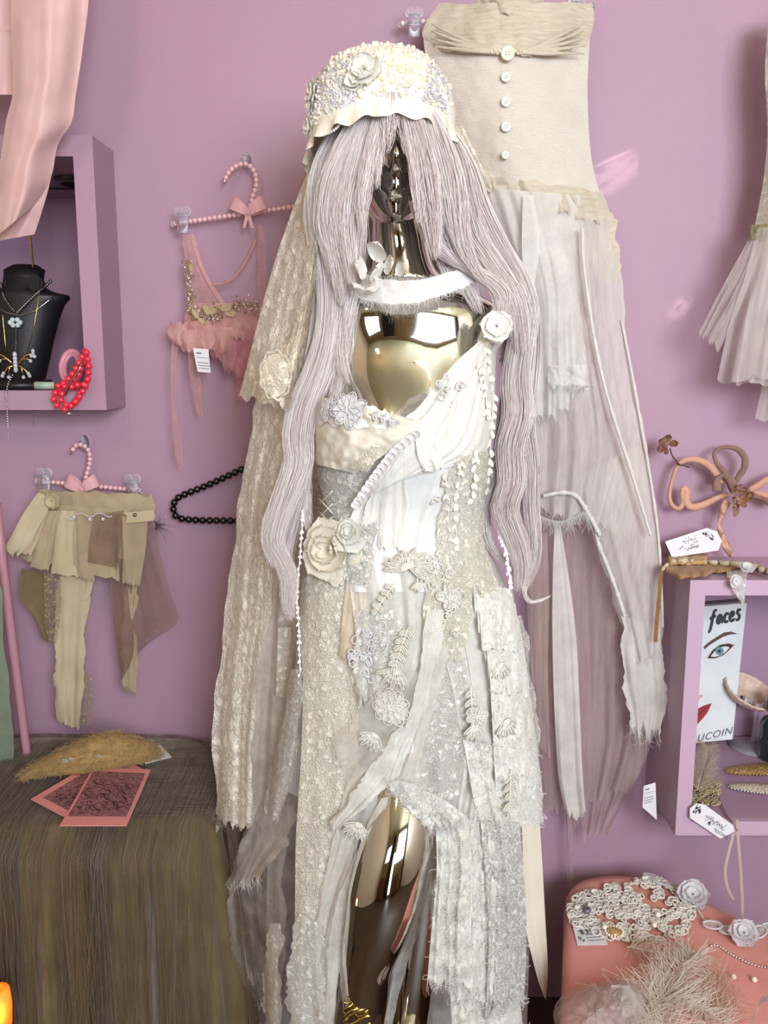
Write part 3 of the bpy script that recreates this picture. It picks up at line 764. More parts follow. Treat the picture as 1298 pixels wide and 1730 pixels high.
# foundation: closed lining round the body
rows = []
for py in np.linspace(668, 1310, 50):
    c = W(0, py, YC).z; cx = np.interp(c, sz[:, 0], sz[:, 1]); rx = np.interp(c, sz[:, 0], sz[:, 2]); ry = np.interp(c, sz[:, 0], sz[:, 3])
    row = []
    for i in range(64):
        a = 2 * math.pi * i / 64; ca, sa = math.cos(a), math.sin(a)
        zz = c
        if py < 760 and sa < 0: zz -= .10 * max(0, 1 - abs(ca) * 1.15) * (760 - py) / 92     # neckline dips at the front
        sh = .97 - .22 * max(0, (py - 1080) / 230) * (sa < -.2)
        row.append((cx + rx * .96 * math.copysign(abs(ca) ** (2 / 2.4), ca), YC + .012 + ry * sh * math.copysign(abs(sa) ** (2 / 2.4), sa) * (.8 if sa > 0 else 1), zz))
    rows.append(row)
obj('lining', MB().grid(rows, True), M_white2, dress)
# padded cup in aged ivory, gathered
dpart('gathered_cup', [(534, 668), (524, 700), (522, 745), (535, 785)], [(690, 706), (712, 716), (680, 748), (600, 800)], M_cream, .018, 40, 36, crump=.012, cscale=34, top=6, bulge=.012)
dpart('gathered_cup_shadow_lace', [(560, 752), (566, 770), (585, 790)], [(650, 752), (640, 770), (622, 798)], M_dlace, .026, 18, 12, crump=.005)
dpart('cup_lace_top', [(530, 672), (524, 700), (528, 716)], [(650, 690), (660, 706), (650, 724)], M_lilac, .030, 26, 14, top=8, hem=10, crump=.003)
# pleated cup and shoulder strap
dpart('pleated_cup', [(812, 575), (772, 610), (738, 650), (705, 690), (680, 712), (640, 790), (600, 850)], [(842, 560), (838, 620), (836, 690), (832, 740), (812, 770), (760, 790), (700, 800)], M_pleat, .014, 46, 60, fold=.005, ffreq=9, crump=.004, top=4, bulge=.008)
# shoulder strap, rising to the shoulder
G = sheet([(806, 578), (814, 556), (824, 535), (836, 505)], [(846, 580), (848, 556), (850, 535), (856, 510)], ([1.315, 1.325, 1.35, 1.40], [1.33, 1.34, 1.36, 1.41]), 10, 16, crump=.003)
obj('shoulder_strap', gm(G), M_pleat, dress)
# centre front satin panel, bias draped
dpart('bodice_panel', [(690, 735), (640, 800), (598, 860), (580, 930), (585, 1000)], [(818, 770), (818, 820), (812, 880), (806, 940), (830, 1000)], M_satin, .012, 60, 50, fold=.006, ffreq=7, crump=.003)
dpart('side_lace_insert', [(536, 790), (540, 820), (556, 860), (575, 890)], [(610, 792), (612, 830), (604, 870), (600, 910)], M_wlace2, .008, 18, 20)
# lattice lacing at the open side
mb = MB()
for k in range(9):
    y0 = 842 + k * 11
    mb.tube([surf(536 + 26 * v, y0 + (18 if k % 2 else -16) * (v - .5) * 1.6, .016 + .004 * math.sin(math.pi * v)) for v in np.linspace(0, 1, 6)], .0011, 5)
obj('side_lacing', mb, M_cord, dress, label='thin criss-cross lacing at the side', kind='stuff')
# braid along the cup edge: separate twisted lobes
for k, (px, py) in enumerate(cat([(702, 732), (672, 756), (648, 785), (626, 815), (604, 848)], 15)):
    p = surf(px, py, .026); s_ = MB().petal(p - Vector((.009, 0, .006)), (.9, -.15, .35), (0, -1, .1), .020, .013, .5)
    obj('braid_lobe', s_, M_lilac, dress)
# ----- appliques: petals with corded outlines lying on the cloth
def applique(name, px, py, size, kind='flower', rot=0.0, off=.018, mat=None, seed=0, n=6, col=None):
    rs = random.Random(seed); mb = MB(); cord = MB(); n_ = nrm(px, py); k = 1.3 / F
    ux = Vector((1, 0, 0)); ux = (ux - n_ * ux.dot(n_)).normalized(); uy = n_.cross(ux); uy = uy if uy.z > 0 else -uy
    c = surf(px, py, off); size *= k
    def pt(a, r): return c + ux * math.cos(a) * r + uy * math.sin(a) * r
    def leaf(b, a, L, w):
        d = ux * math.cos(a) + uy * math.sin(a); mb.petal(b, d, n_, L, w * .9, .05, 5, 3)
        e = n_.cross(d); out = []
        for q in np.linspace(0, 2 * math.pi, 13): out.append(b + d * (L * .5 * (1 - math.cos(q))) + e * (w * .5 * math.sin(q)) + n_ * .002)
        cord.tube(out, .0010, 4)
        cord.tube([b + n_ * .002, b + d * L * .5 + n_ * .003, b + d * L * .95 + n_ * .003], .0007, 4)
    if kind == 'flower':
        for q in range(n): leaf(c, rot + 2 * math.pi * q / n + rs.uniform(-.12, .12), size * rs.uniform(.85, 1.1), size * .62)
        for q in range(5): cord.sphere(pt(q * 1.26, size * .13) + n_ * .003, .0016, 6, 4)
    elif kind == 'sprig':
        L = size * 2; d = ux * math.cos(rot) + uy * math.sin(rot)
        cord.tube([c + d * L * v + n_ * .002 for v in np.linspace(0, 1, 8)], .0011, 5)
        for q in range(n):
            b = c + d * L * (q + .5) / n
            for sg in (-1, 1): leaf(b, rot + sg * .85, size * .5 * rs.uniform(.8, 1.1), size * .24)
        leaf(c + d * L, rot, size * .5, size * .24)
    elif kind == 'fan':
        for q in range(n): leaf(c, rot + (q / (n - 1) - .5) * 1.9, size * rs.uniform(.8, 1.15), size * .2)
    elif kind == 'scroll':
        for q in range(n):
            b = c + ux * rs.uniform(-1, 1) * size + uy * rs.uniform(-1, 1) * size; a0 = rs.uniform(0, 6.28); r0 = size * rs.uniform(.25, .4)
            cord.tube([b + ux * math.cos(a0 + v) * r0 * (1 - v / 9) + uy * math.sin(a0 + v) * r0 * (1 - v / 9) + n_ * .001 for v in np.linspace(0, 6, 18)], .0010, 5)
            if q % 2: leaf(b, a0, size * .4, size * .2)
    o = thing_part(name, mb, cord, mat or M_dlace2, col or M_cord)
    return o
def thing_part(name, mb, cord, m1, m2):
    if mb.v:
        o = obj(name, mb, m1, dress); obj('corded_outline', cord, m2, o)
    else: o = obj(name, cord, m2, dress)
    return o
M_dlace2 = cloth('applique_tulle', '#f6f4ee', '#efece4', .7, transl=.25, crs=250, crb=.6)
M_lilthread = cloth('lilac_applique', '#f2f0f2', '#eae8ec', transl=.15, crs=300, crb=.7)
applique('flower_applique', 590, 694, 34, 'flower', .3, .040, M_lilthread, 1, 7, M_lilthread)
applique('flower_applique', 556, 690, 22, 'flower', .1, .036, M_lilthread, 2, 6, M_lilthread)
applique('sprig_applique', 625, 700, 22, 'sprig', -.35, .038, M_lilthread, 3, 3, M_lilthread)
applique('flower_applique', 688, 962, 36, 'fan', 2.2, .022, None, 4, 8)
applique('flower_applique', 690, 955, 34, 'fan', .2, .022, None, 5, 8)
applique('leaf_applique', 668, 985, 26, 'sprig', -2.2, .022, None, 6, 4)
applique('leaf_applique', 705, 985, 16, 'fan', -1.4, .022, None, 7, 5)
applique('scroll_applique', 738, 970, 26, 'scroll', 0, .02, None, 8, 12)
applique('scroll_applique', 760, 1010, 26, 'flower', .6, .022, None, 9, 5)
applique('scroll_applique', 745, 1050, 22, 'scroll', 0, .022, None, 10, 9)
applique('leaf_applique', 795, 1160, 30, 'sprig', -1.5, .026, None, 11, 4)
applique('flower_applique', 806, 1210, 20, 'flower', .2, .028, None, 12, 6)
applique('leaf_applique', 800, 1225, 26, 'fan', -1.5, .028, None, 13, 6)
applique('leaf_applique', 690, 1060, 34, 'sprig', -1.9, .024, None, 14, 5)
applique('leaf_applique', 672, 1130, 34, 'fan', -2.0, .024, None, 15, 8)
applique('flower_applique', 660, 1195, 34, 'flower', .3, .024, None, 16, 9)
applique('leaf_applique', 636, 1240, 30, 'fan', -2.2, .024, None, 17, 7)
applique('leaf_applique', 845, 1120, 30, 'fan', -1.6, .028, None, 18, 7)
applique('leaf_applique', 855, 1215, 32, 'fan', -1.4, .030, None, 19, 8)
applique('leaf_applique', 862, 1300, 34, 'sprig', -1.6, .030, None, 20, 4)
applique('leaf_applique', 608, 1390, 34, 'fan', -2.0, .02, None, 21, 7)
applique('scroll_applique', 745, 830, 20, 'scroll', 0, .018, None, 22, 6)
applique('scroll_applique', 620, 1080, 30, 'scroll', 0, .018, M_lilthread, 23, 10, M_lilthread)
applique('scroll_applique', 612, 1130, 26, 'scroll', 0, .018, M_lilthread, 24, 10, M_lilthread)
applique('flower_applique', 760, 660, 26, 'scroll', 0, .028, M_lilthread, 25, 7, M_lilthread)
# ----- chains of corded leaves down the side
def leafchain(name, pts, n, size, mat, off, par=None, seed=0):
    rs = random.Random(seed); P = cat(pts, n); mb = MB()
    q3 = [surf(p[0], p[1], off) if len(p) == 2 else W(*p) for p in P]
    mb.tube(q3, .0011, 5)
    for i, q in enumerate(q3):
        for sg in ((-1, 1)[i % 2], rs.choice((-1, 1))):
            a = -math.pi / 2 + sg * rs.uniform(.1, .6)
            mb.petal(q, (math.cos(a), -.2, math.sin(a)), (0, -1, 0), size * .72 * rs.uniform(.8, 1.2), size * .32, .2, 4, 2)
    return obj(name, mb, mat, dress)
leafchain('leaf_chain', [(846, 552), (850, 580), (848, 605)], 8, .016, M_cord, .02, seed=1)
leafchain('leaf_chain', [(822, 560), (824, 600), (834, 660), (830, 730), (826, 800), (820, 850)], 20, .018, M_cord, .022, seed=2)
leafchain('leaf_chain', [(812, 612), (820, 650), (824, 700)], 8, .017, M_cord, .030, seed=3)
leafchain('leaf_chain', [(806, 760), (802, 800), (798, 840)], 7, .018, M_cord, .024, seed=4)
leafchain('leaf_chain', [(780, 780), (772, 830), (770, 880), (772, 920)], 9, .017, M_cord, .02, seed=5)
leafchain('leaf_chain', [(752, 800), (756, 850), (760, 900), (765, 960)], 10, .015, M_dlace2, .02, seed=6)
leafchain('lilac_leaf_trim', [(838, 700, 1.40), (842, 760, 1.39), (850, 830, 1.38), (842, 880, 1.37), (855, 930, 1.36), (862, 975, 1.35), (860, 1000, 1.35)], 40, .014, M_lilac, 0, seed=7)
leafchain('lilac_leaf_trim', [(512, 860, 1.33), (508, 930, 1.32), (502, 1000, 1.32), (505, 1060, 1.32), (508, 1180, 1.33)], 34, .010, M_lilac, 0, seed=8)
# flower on the strap
flower('strap_flower', W(838, 553, 1.30), (.1, -1, .3), .026, M_petal, dress, 6, 2, .25, 3)
# big fabric rose at the hip
def rose(c, n_, rad, mat, parent, name='hip_rose'):
    c = Vector(c); n_ = Vector(n_).normalized(); u = n_.orthogonal().normalized(); w = n_.cross(u); root = None; rs = random.Random(5)
    for L, (k, r_, cup) in enumerate(((6, 1.0, .15), (5, .75, .5), (4, .5, .95), (3, .3, 1.4))):
        for q in range(k):
            a = 2 * math.pi * (q + .37 * L) / k + rs.uniform(-.2, .2); d = u * math.cos(a) + w * math.sin(a)
            mb = MB().petal(c + n_ * .004 * L, d + n_ * .1, n_, rad * r_ * rs.uniform(.9, 1.1), rad * r_ * 1.15, cup, 8, 7, curl=.8)
            if root is None: root = obj(name, mb, mat, parent)
            else: obj('petal', mb, mat, root)
    return root
rose(surf(562, 928, .02), (-.35, -1, .15), .052, M_cream, dress)
rose(surf(592, 905, .02), (-.1, -1, .5), .030, M_petal, dress)
dpart('rose_tail', [(548, 950), (552, 975), (562, 990)], [(580, 950), (578, 975), (570, 992)], M_cream, .02, 10, 10, crump=.004)
# lace laid over the right flank of the bodice and hip
dpart('flank_lace', [(768, 772), (752, 830), (740, 900), (745, 960), (760, 1010)], [(832, 760), (826, 820), (816, 880), (822, 940), (850, 1000)], M_dlace, .020, 30, 50, fold=.003, ffreq=3, crump=.004, side=8, hem=14, top=10, fz=260, fzl=.012)
dpart('hip_lace', [(586, 900), (580, 940), (584, 980)], [(640, 880), (632, 940), (622, 990)], M_wlace2, .019, 18, 20, crump=.005, side=8, hem=10, top=8, fz=120)
dpart('waist_gathers', [(636, 800), (618, 860), (604, 920)], [(690, 770), (690, 850), (684, 930)], M_pleat, .016, 26, 30, fold=.006, ffreq=4, side=6, hem=12, crump=.003)
dpart('cup_gathers', [(702, 742), (706, 770), (716, 800)], [(735, 738), (745, 764), (750, 792)], M_pleat, .026, 14, 14, fold=.006, ffreq=3, crump=.004, hem=8)
# ----- skirt
dpart('long_cream_panel', [(512, 950), (506, 1050), (512, 1160), (508, 1290), (500, 1420), (498, 1560), (492, 1740)], [(606, 950), (604, 1050), (606, 1160), (604, 1290), (598, 1420), (582, 1560), (560, 1740)], lace('cream_net_lace', '#f8f4e6', '#f0ecdc', 70, .92, .5), .006, 44, 90, fold=.005, ffreq=1.6, hem=10, crump=.004)
dpart('beige_gauze_strip', [(590, 960), (580, 1030), (572, 1110)], [(622, 960), (616, 1030), (600, 1120)], cloth('peach_gauze', '#e6d6c0', '#dccbb4', .8, .3), .012, 14, 26, fold=.004, ffreq=2, hem=14)
dpart('white_overskirt', [(586, 940), (592, 1000), (602, 1080), (604, 1150), (600, 1190)], [(712, 940), (720, 1000), (716, 1080), (700, 1140), (668, 1180)], M_white2, .012, 40, 44, fold=.008, ffreq=5, hem=20, crump=.004, fr=120)
dpart('scrolled_lace_panel', [(598, 1030), (600, 1090), (598, 1150), (606, 1180)], [(676, 1030), (674, 1090), (654, 1150), (640, 1200)], M_wlace, .018, 26, 34, fold=.005, ffreq=3, hem=14, side=6)
dpart('sheer_diagonal_sash', [(690, 1100), (655, 1150), (600, 1210), (560, 1250)], [(716, 1160), (690, 1215), (640, 1280), (590, 1330)], M_sheer2, .022, 24, 40, fold=.006, ffreq=2, side=8)
dpart('muslin_tail', [(676, 1220), (650, 1260), (618, 1310), (560, 1392)], [(692, 1240), (676, 1290), (640, 1340), (570, 1402)], M_white2, .026, 20, 40, fold=.005, ffreq=2, crump=.006, side=10, fr=60)
dpart('split_edge_panel', [(718, 1030), (712, 1100), (700, 1180), (676, 1260), (652, 1330)], [(752, 1030), (742, 1100), (726, 1180), (694, 1260), (664, 1340)], M_white2, .024, 16, 50, fold=.004, ffreq=1.5, side=5)
dpart('thigh_net', [(740, 1110), (712, 1190), (690, 1260), (664, 1330)], [(790, 1110), (790, 1200), (790, 1300), (760, 1396)], M_wlace, .012, 34, 50, fold=.004, ffreq=3)
dpart('sheer_fold_panel', [(744, 1090), (722, 1170), (700, 1250), (668, 1320)], [(760, 1090), (745, 1160), (726, 1230), (700, 1330)], M_sheer, .020, 14, 36, fold=.006, ffreq=1.5)
# satin glimpse over the thigh
dpart('white_lace_hem_flap', [(652, 1322), (664, 1340), (690, 1366), (722, 1400)], [(676, 1318), (710, 1330), (750, 1352), (790, 1380)], M_ruf, .028, 30, 20, crump=.010, cscale=45, hem=14, side=6, fr=120, frl=.018, fz=300)
dpart('right_bodice_skirt', [(716, 950), (722, 1020), (748, 1100), (770, 1190), (780, 1290), (760, 1390)], [(830, 950), (842, 1020), (858, 1100), (866, 1190), (872, 1290), (878, 1390)], M_white2, .010, 50, 70, fold=.010, ffreq=6, crump=.004, hem=12)
dpart('cream_lace_panel', [(722, 960), (716, 1040), (726, 1110)], [(800, 960), (800, 1040), (776, 1120)], M_dlace, .018, 24, 30, fold=.004, ffreq=3, hem=16, side=6)
dpart('smooth_white_strip', [(756, 960), (772, 1030), (790, 1110), (800, 1180), (812, 1260)], [(800, 960), (822, 1040), (836, 1110), (842, 1180), (846, 1260)], M_white2, .010, 16, 40, fold=.005, ffreq=1.5, hem=10, crump=.003)
# side ruffles, stacked tiers
for k in range(13):
    t = k / 12; y0 = 985 + 300 * t; xl = np.interp(y0, [985, 1100, 1300], [800, 826, 836]); xr = np.interp(y0, [985, 1060, 1100, 1300], [866, 882, 888, 914])
    dpart('side_ruffle', [(xl, y0), (xl + 1, y0 + 26), (xl + 3, y0 + 60)], [(xr, y0 + 10), (xr + 3, y0 + 34), (xr + 6, y0 + 66)], M_ruf, .020 + .004 * (k % 3), 24, 10, fold=.007, ffreq=4, fphase=k * .37, crump=.008, cscale=60, hem=8, hemf=5, seed=k, fz=70, fzl=.006)
dpart('outer_lace_tail', [(850, 1040), (864, 1120), (876, 1200), (886, 1290), (888, 1370)], [(884, 1040), (896, 1110), (906, 1200), (912, 1250), (908, 1310)], M_wlace, .004, 16, 40, fold=.006, ffreq=2, side=6, hem=16)
dpart('ruffled_tier', [(782, 1250), (790, 1290), (800, 1350), (810, 1400)], [(900, 1270), (910, 1310), (916, 1360), (918, 1388)], M_ruf, .018, 40, 26, fold=.010, ffreq=6, crump=.008, cscale=50, hem=8, fr=160, frl=.01, fz=500, fzl=.014)
# cascade of lace below the knee at the right
casc = [((735, 1370), (738, 1470), (730, 1560), (722, 1660), 790, 1386, 800, 1480, 796, 1560, 800, 1666, M_ruf, .02), ((770, 1380), (772, 1480), (768, 1600), (762, 1690), 832, 1390, 842, 1500, 846, 1610, 850, 1690, M_ruf, .012),
        ((812, 1386), (820, 1480), (826, 1590), (820, 1720), 878, 1390, 886, 1480, 890, 1580, 886, 1690, M_wlace2, .018), ((756, 1600), (760, 1650), (762, 1700), (766, 1760), 860, 1600, 872, 1650, 880, 1700, 886, 1760, M_ruf, .004)]
for k, c in enumerate(casc):
    dpart('lace_cascade', list(c[:4]), [(c[4], c[5]), (c[6], c[7]), (c[8], c[9]), (c[10], c[11])], c[12], c[13], 34, 56, fold=.012, ffreq=4, fphase=k * .3, crump=.011, cscale=38, hem=16, fr=110, frl=.014, seed=k + 20, fz=420, fzl=.016)
# left lower layers
dpart('lace_strip', [(490, 1130), (478, 1220), (452, 1330), (448, 1372)], [(512, 1130), (508, 1220), (494, 1310), (470, 1390)], M_wlace2, .014, 16, 40, fold=.005, ffreq=1.5, hem=14, side=4)
dpart('lace_strip', [(470, 1060), (468, 1120), (466, 1176)], [(492, 1060), (492, 1120), (490, 1180)], M_dlace, .004, 12, 22, fold=.004, ffreq=1.2, hem=6)
dpart('lace_border_strip', [(500, 1540), (490, 1600), (486, 1680), (490, 1760)], [(540, 1560), (545, 1620), (548, 1690), (552, 1760)], M_wlace, .020, 22, 40, fold=.006, ffreq=2, side=10)
dpart('lace_border_strip', [(452, 1560), (446, 1630), (446, 1700), (446, 1760)], [(478, 1560), (474, 1630), (474, 1700), (476, 1760)], M_wlace, .006, 14, 36, fold=.005, ffreq=1.5, side=8)
dpart('torn_gauze', [(408, 1400), (396, 1450), (386, 1510), (392, 1600), (402, 1650), (430, 1690)], [(480, 1380), (480, 1450), (482, 1520), (480, 1600), (476, 1660), (470, 1700)], M_sheer2, -.01, 34, 50, depth=([1.50, 1.50], [1.36, 1.36]), fold=.014, ffreq=3, hem=14, side=8, fr=60)
dpart('torn_gauze', [(430, 1360), (410, 1420), (392, 1470), (384, 1500)], [(500, 1360), (490, 1420), (470, 1440), (440, 1480)], M_sheer, -.008, 26, 30, depth=([1.48, 1.48], [1.33, 1.34]), fold=.010, ffreq=2, hem=16, side=8, fr=70)
dpart('front_gauze_strip', [(640, 1350), (610, 1420), (578, 1500), (555, 1600), (545, 1740)], [(660, 1345), (640, 1400), (600, 1480), (580, 1560), (565, 1740)], M_sheer, .022, 14, 50, fold=.006, ffreq=1.5, side=5)
dpart('front_gauze_strip', [(600, 1290), (575, 1360), (562, 1430), (540, 1520), (520, 1600)], [(650, 1310), (625, 1380), (604, 1440), (576, 1510), (548, 1620)], M_sheer, .014, 20, 50, fold=.008, ffreq=2, side=6, hem=20)
dpart('front_gauze_strip', [(728, 1400), (716, 1480), (694, 1560), (664, 1640), (650, 1730)], [(742, 1400), (730, 1480), (712, 1560), (684, 1640), (662, 1740)], M_sheer, -.12, 10, 44, fold=.005, ffreq=1.2, side=4)
# back of the skirt, behind the legs
G = sheet([(470, 1180), (455, 1400), (450, 1600), (455, 1760)], [(900, 1180), (905, 1400), (895, 1600), (890, 1760)], (1.53, 1.53), 70, 50, fold=.022, ffreq=9, hem=20, bulge=-.06)
obj('back_skirt', gm(G), M_sheer, dress)
G = sheet([(880, 1330), (884, 1450), (888, 1560), (905, 1640), (918, 1680)], [(908, 1330), (916, 1450), (922, 1560), (926, 1640), (922, 1690)], (1.50, 1.52), 12, 40, fold=.006, ffreq=1.2)
obj('satin_ribbon_tail', gm(G), cloth('cream_satin', '#efe8d6', '#e9e1cb', transl=.15, rough=.35, crs=30, crb=.3, sheen=.3), dress)
dpart('dark_gauze_tail', [(420, 1640), (412, 1690), (408, 1760)], [(500, 1640), (500, 1690), (500, 1760)], cloth('mauve_tulle', '#8d7a7c', '#7b686c', .5, .3), -.02, 20, 20, depth=(1.5, 1.45), fold=.01, ffreq=2)

# ------------------------------------------------------------------ collar
ck = thing('fabric_choker', 'frayed white fabric collar with ivory petals round the neck', 'necklace', tuple(W(690, 500, 1.35)))
nrow = []
for j in range(8):
    v = j / 7; row = []
    for i in range(60):
        u = i / 59; px = 594 + 212 * u; py = 452 + 40 * math.sin(math.pi * u ** .8) * .55 + v * (44 - 12 * u) + 3 * nz(u * 14, j * .3) + 3.5 * nz(u * 50, 3) * v ** 3 - 18 * max(0, u - .55)
        row.append(W(px, py, 1.355 - .045 * math.sin(math.pi * u) - .012 * v + .004 * nz(u * 9, v * 2)))
    nrow.append(row)
o = obj('band', MB().grid(nrow), cloth('white_raw_cotton', '#ece8e6', '#e2dddd', transl=.2, crs=120, crb=.6), ck)
fray('frayed_edge', nrow[-1], 260, .010, M_thread, o, .35)
fray('frayed_edge', nrow[0], 140, .006, M_thread, o, .35, down=(0, -.3, 1))
for k, (px, py, r_, d) in enumerate(((635, 440, .036, (.3, -.6, .8)), (618, 462, .034, (-.7, -.7, .3)), (640, 470, .034, (.2, -1, .1)), (610, 485, .026, (-.6, -1, -.4)), (650, 455, .03, (.8, -.8, .3)), (670, 462, .022, (.8, -.5, .5)), (632, 486, .026, (0, -1, -.7)))):
    obj('petal', MB().petal(W(px, py, 1.315), d, (-.1, -1, .35), r_, r_ * .95, .4, 8, 7, curl=.6), M_petal, ck)
mb = MB()
for q in range(9): mb.sphere(W(636 + random.uniform(-8, 8), 470 + random.uniform(-8, 8), 1.293), .0018, 6, 4)
obj('centre_beads', mb, M_goldpearl, ck)

# ------------------------------------------------------------------ hangers
bead_pink = MB().sphere((0, 0, 0), 1, 10, 7).mesh('pearl_bead'); bead_pink.materials.append(M_pinkpearl)
bead_black = MB().sphere((0, 0, 0), 1, 12, 8).mesh('black_bead'); bead_black.materials.append(M_blackbead)
bead_ivory = MB().sphere((0, 0, 0), 1, 10, 7).mesh('ivory_bead'); bead_ivory.materials.append(plain('grey_pearl', '#d8cdc8', .15, coat=.8, spec=.8))
def along(pts, step):
    P = cat([tuple(p) for p in pts], 200); d = np.concatenate([[0], np.cumsum(np.linalg.norm(np.diff(P, axis=0), axis=1))])
    n = int(d[-1] / step); t = (np.arange(n) + .5) * step
    return [Vector([np.interp(q, d, P[:, k]) for k in range(3)]) for q in t]
def clip_mesh(c, w=.026, h=.05):
    """clear plastic spring clip: two round ears on a jaw"""
    c = Vector(c); mb = MB()
    for dx in (-.3, .3): mb.sphere(c + Vector((dx * w, -.002, h * .38)), w * .38, 12, 8, (1, .35, 1))
    mb.box((c.x - w * .4, c.y - .005, c.z - h * .45), (c.x + w * .4, c.y + .004, c.z + h * .3))
    mb.tube([c + Vector((-w * .5, -.004, 0)), c + Vector((w * .5, -.004, 0))], .004, 8)
    return mb
def bow(c, s, mat, parent, name='ribbon_bow', tilt=0.0):
    c = Vector(c); o = None
    for sg in (-1, 1):
        rows = []
        for j in range(13):
            v = j / 12; a = 2 * math.pi * v; r_ = s * (1 - math.cos(a)) * .5
            ctr = c + Vector((sg * (r_ * 1.0), -.004 - .35 * s * math.sin(a), r_ * .62 + tilt * sg * r_)); w = s * (.14 + .24 * math.sin(math.pi * v))
            rows.append([ctr + Vector((-sg * .45 * w * k, 0, w * k)) for k in (-1, -.33, .33, 1)])
        q = obj(name if o is None else 'bow_loop', MB().grid(rows), mat, parent if o is None else o)
        o = o or q
    for sg in (-1, 1):
        obj('bow_tail', MB().grid([[c + Vector((sg * s * .25 * v + sg * s * .1 * k, -.006 - .1 * s * math.sin(3 * v), -s * .9 * v)) for k in (-1, 0, 1)] for v in np.linspace(0, 1, 6)]), mat, o)
    obj('bow_knot', MB().sphere(c + Vector((0, -.008, 0)), s * .16, 10, 8, (1, .8, 1.1)), mat, o)
    return o
def wall_hook(px, py, label):
    c = W(px, py, YW - .004); t = thing('adhesive_hook', label, 'hook', tuple(c))
    obj('backing', MB().prism([c + Vector((.010 * math.cos(a), 0, .017 * math.sin(a))) for a in np.linspace(0, 2 * math.pi, 20, endpoint=False)], (0, .004, 0)), M_clear, t)
    obj('peg', MB().tube([c + Vector((0, -.002, -.004)), c + Vector((0, -.018, -.008)), c + Vector((0, -.024, .004))], .004, 8), M_clear, t)
    return t
M_ribbon = cloth('pink_satin_ribbon', '#e9b9bd', '#e3aeb4', transl=.25, rough=.35, crs=80, crb=.2, wb=.05)
def pearl_hanger(label, A, B, hook, Y, clips, step=.0098, rad=.0051, mesh=None, bowc=None, clipm=True):
    a = W(A[0], A[1], Y); b = W(B[0], B[1], Y)
    t = thing('pearl_hanger', label, 'hanger', tuple((a + b) / 2))
    obj('wire', MB().tube([a, b], .0016, 6), M_silver, t)
    hk = [W(x, y, Y) for x, y in hook]; obj('hook_wire', MB().tube([Vector(p) for p in cat([tuple(p) for p in hk], 30)], .0016, 6), M_silver, t)
    for p in along([a, b], step): inst('pearl', mesh or bead_pink, p, t, rad)
    for p in along(hk, step): inst('pearl', mesh or bead_pink, p, t, rad)
    for p in (a, b): obj('end_ring', MB().sphere(p, .007, 10, 8, (.5, 1, 1)), M_clear, t)
    for (px, py) in clips: obj('clip', clip_mesh(W(px, py, Y - .006)), M_clear, t, label='clear plastic clip')
    if bowc: bow(W(bowc[0], bowc[1], Y - .012), .032, M_ribbon, t)
    return t

# ------------------------------------------------------------------ pale dress hanging on the wall
YD = 1.765
pearl_hanger('clear clip hanger strung with grey pearls holding the pale wall dress', (676, 40), (1004, 12), [(858, 20), (862, -10), (875, -35), (862, -60), (842, -55)], 1.80, [(700, 40), (975, 18)], mesh=bead_ivory)
wd = thing('hanging_gown', 'cream sleeveless gown with five buttons and torn gauze skirts hung on the pink wall', 'dress', tuple(W(900, 700, YD)))
M_bod = cloth('cream_quilted_cotton', '#e6dfd2', '#e1dacd', transl=.15, crs=160, crb=.7, stretch=(1, 1, 2.4))
M_ruche = cloth('aged_cream_chiffon', '#e2d8c4', '#dacfba', transl=.25, crs=60, crb=1.2, stretch=(.5, 1, 3))
M_gauze = cloth('white_gauze', '#f1eee8', '#ebe7e1', .85, .35, crs=40, crb=.4, avar=.12)
M_gauze2 = cloth('thin_white_gauze', '#ebe6e0', '#e3ded8', .7, .35, crs=50, crb=.4, stretch=(3, 3, .5), avar=.12)
M_tulle = cloth('beige_pink_tulle', '#d3bcb6', '#c8b1ac', .42, .35, crs=35, crb=.3, stretch=(4, 4, .3), avar=.12)
M_roll = cloth('rolled_muslin', '#e9e6e0', '#e3dfd8', transl=.2, crs=140, crb=.6)
def wpart(name, L, Rr, mat, depth, nu=34, nv=44, fr=0, frl=.014, **k):
    G = sheet(L, Rr, depth, nu, nv, **k); o = obj(name, gm(G), mat, wd)
    if fr: fray('frayed_hem', G[-1], fr, frl, M_thread, o)
    return o, G
# bodice as a padded flat tube (front and back)
G = sheet([(726, 40), (716, 70), (735, 160), (765, 240), (790, 315)], [(1000, 20), (996, 80), (993, 160), (1000, 270), (1022, 352)], YD, 50, 50, bulge=.055, crump=.004, cscale=26); obj('bodice', gm(G), M_bod, wd)
G = sheet([(726, 40), (716, 70), (735, 160), (765, 240), (790, 315)], [(1000, 20), (996, 80), (993, 160), (1000, 270), (1022, 352)], 1.80, 20, 20, bulge=-.02); obj('bodice_back', gm(G), M_bod, wd)
wpart('ruched_yoke', [(742, 6), (722, 34), (714, 60), (730, 86)], [(1000, 4), (1004, 30), (998, 60), (985, 92)], M_ruche, YD - .004, 60, 24, bulge=.062, fold=.005, ffreq=5, crump=.006, cscale=30, hem=14, top=4)
wpart('neck_frill', [(800, -14), (806, 4), (812, 22)], [(925, -14), (918, 4), (912, 22)], M_ruche, YD - .02, 30, 14, bulge=.05, fold=.006, ffreq=5, hem=8)
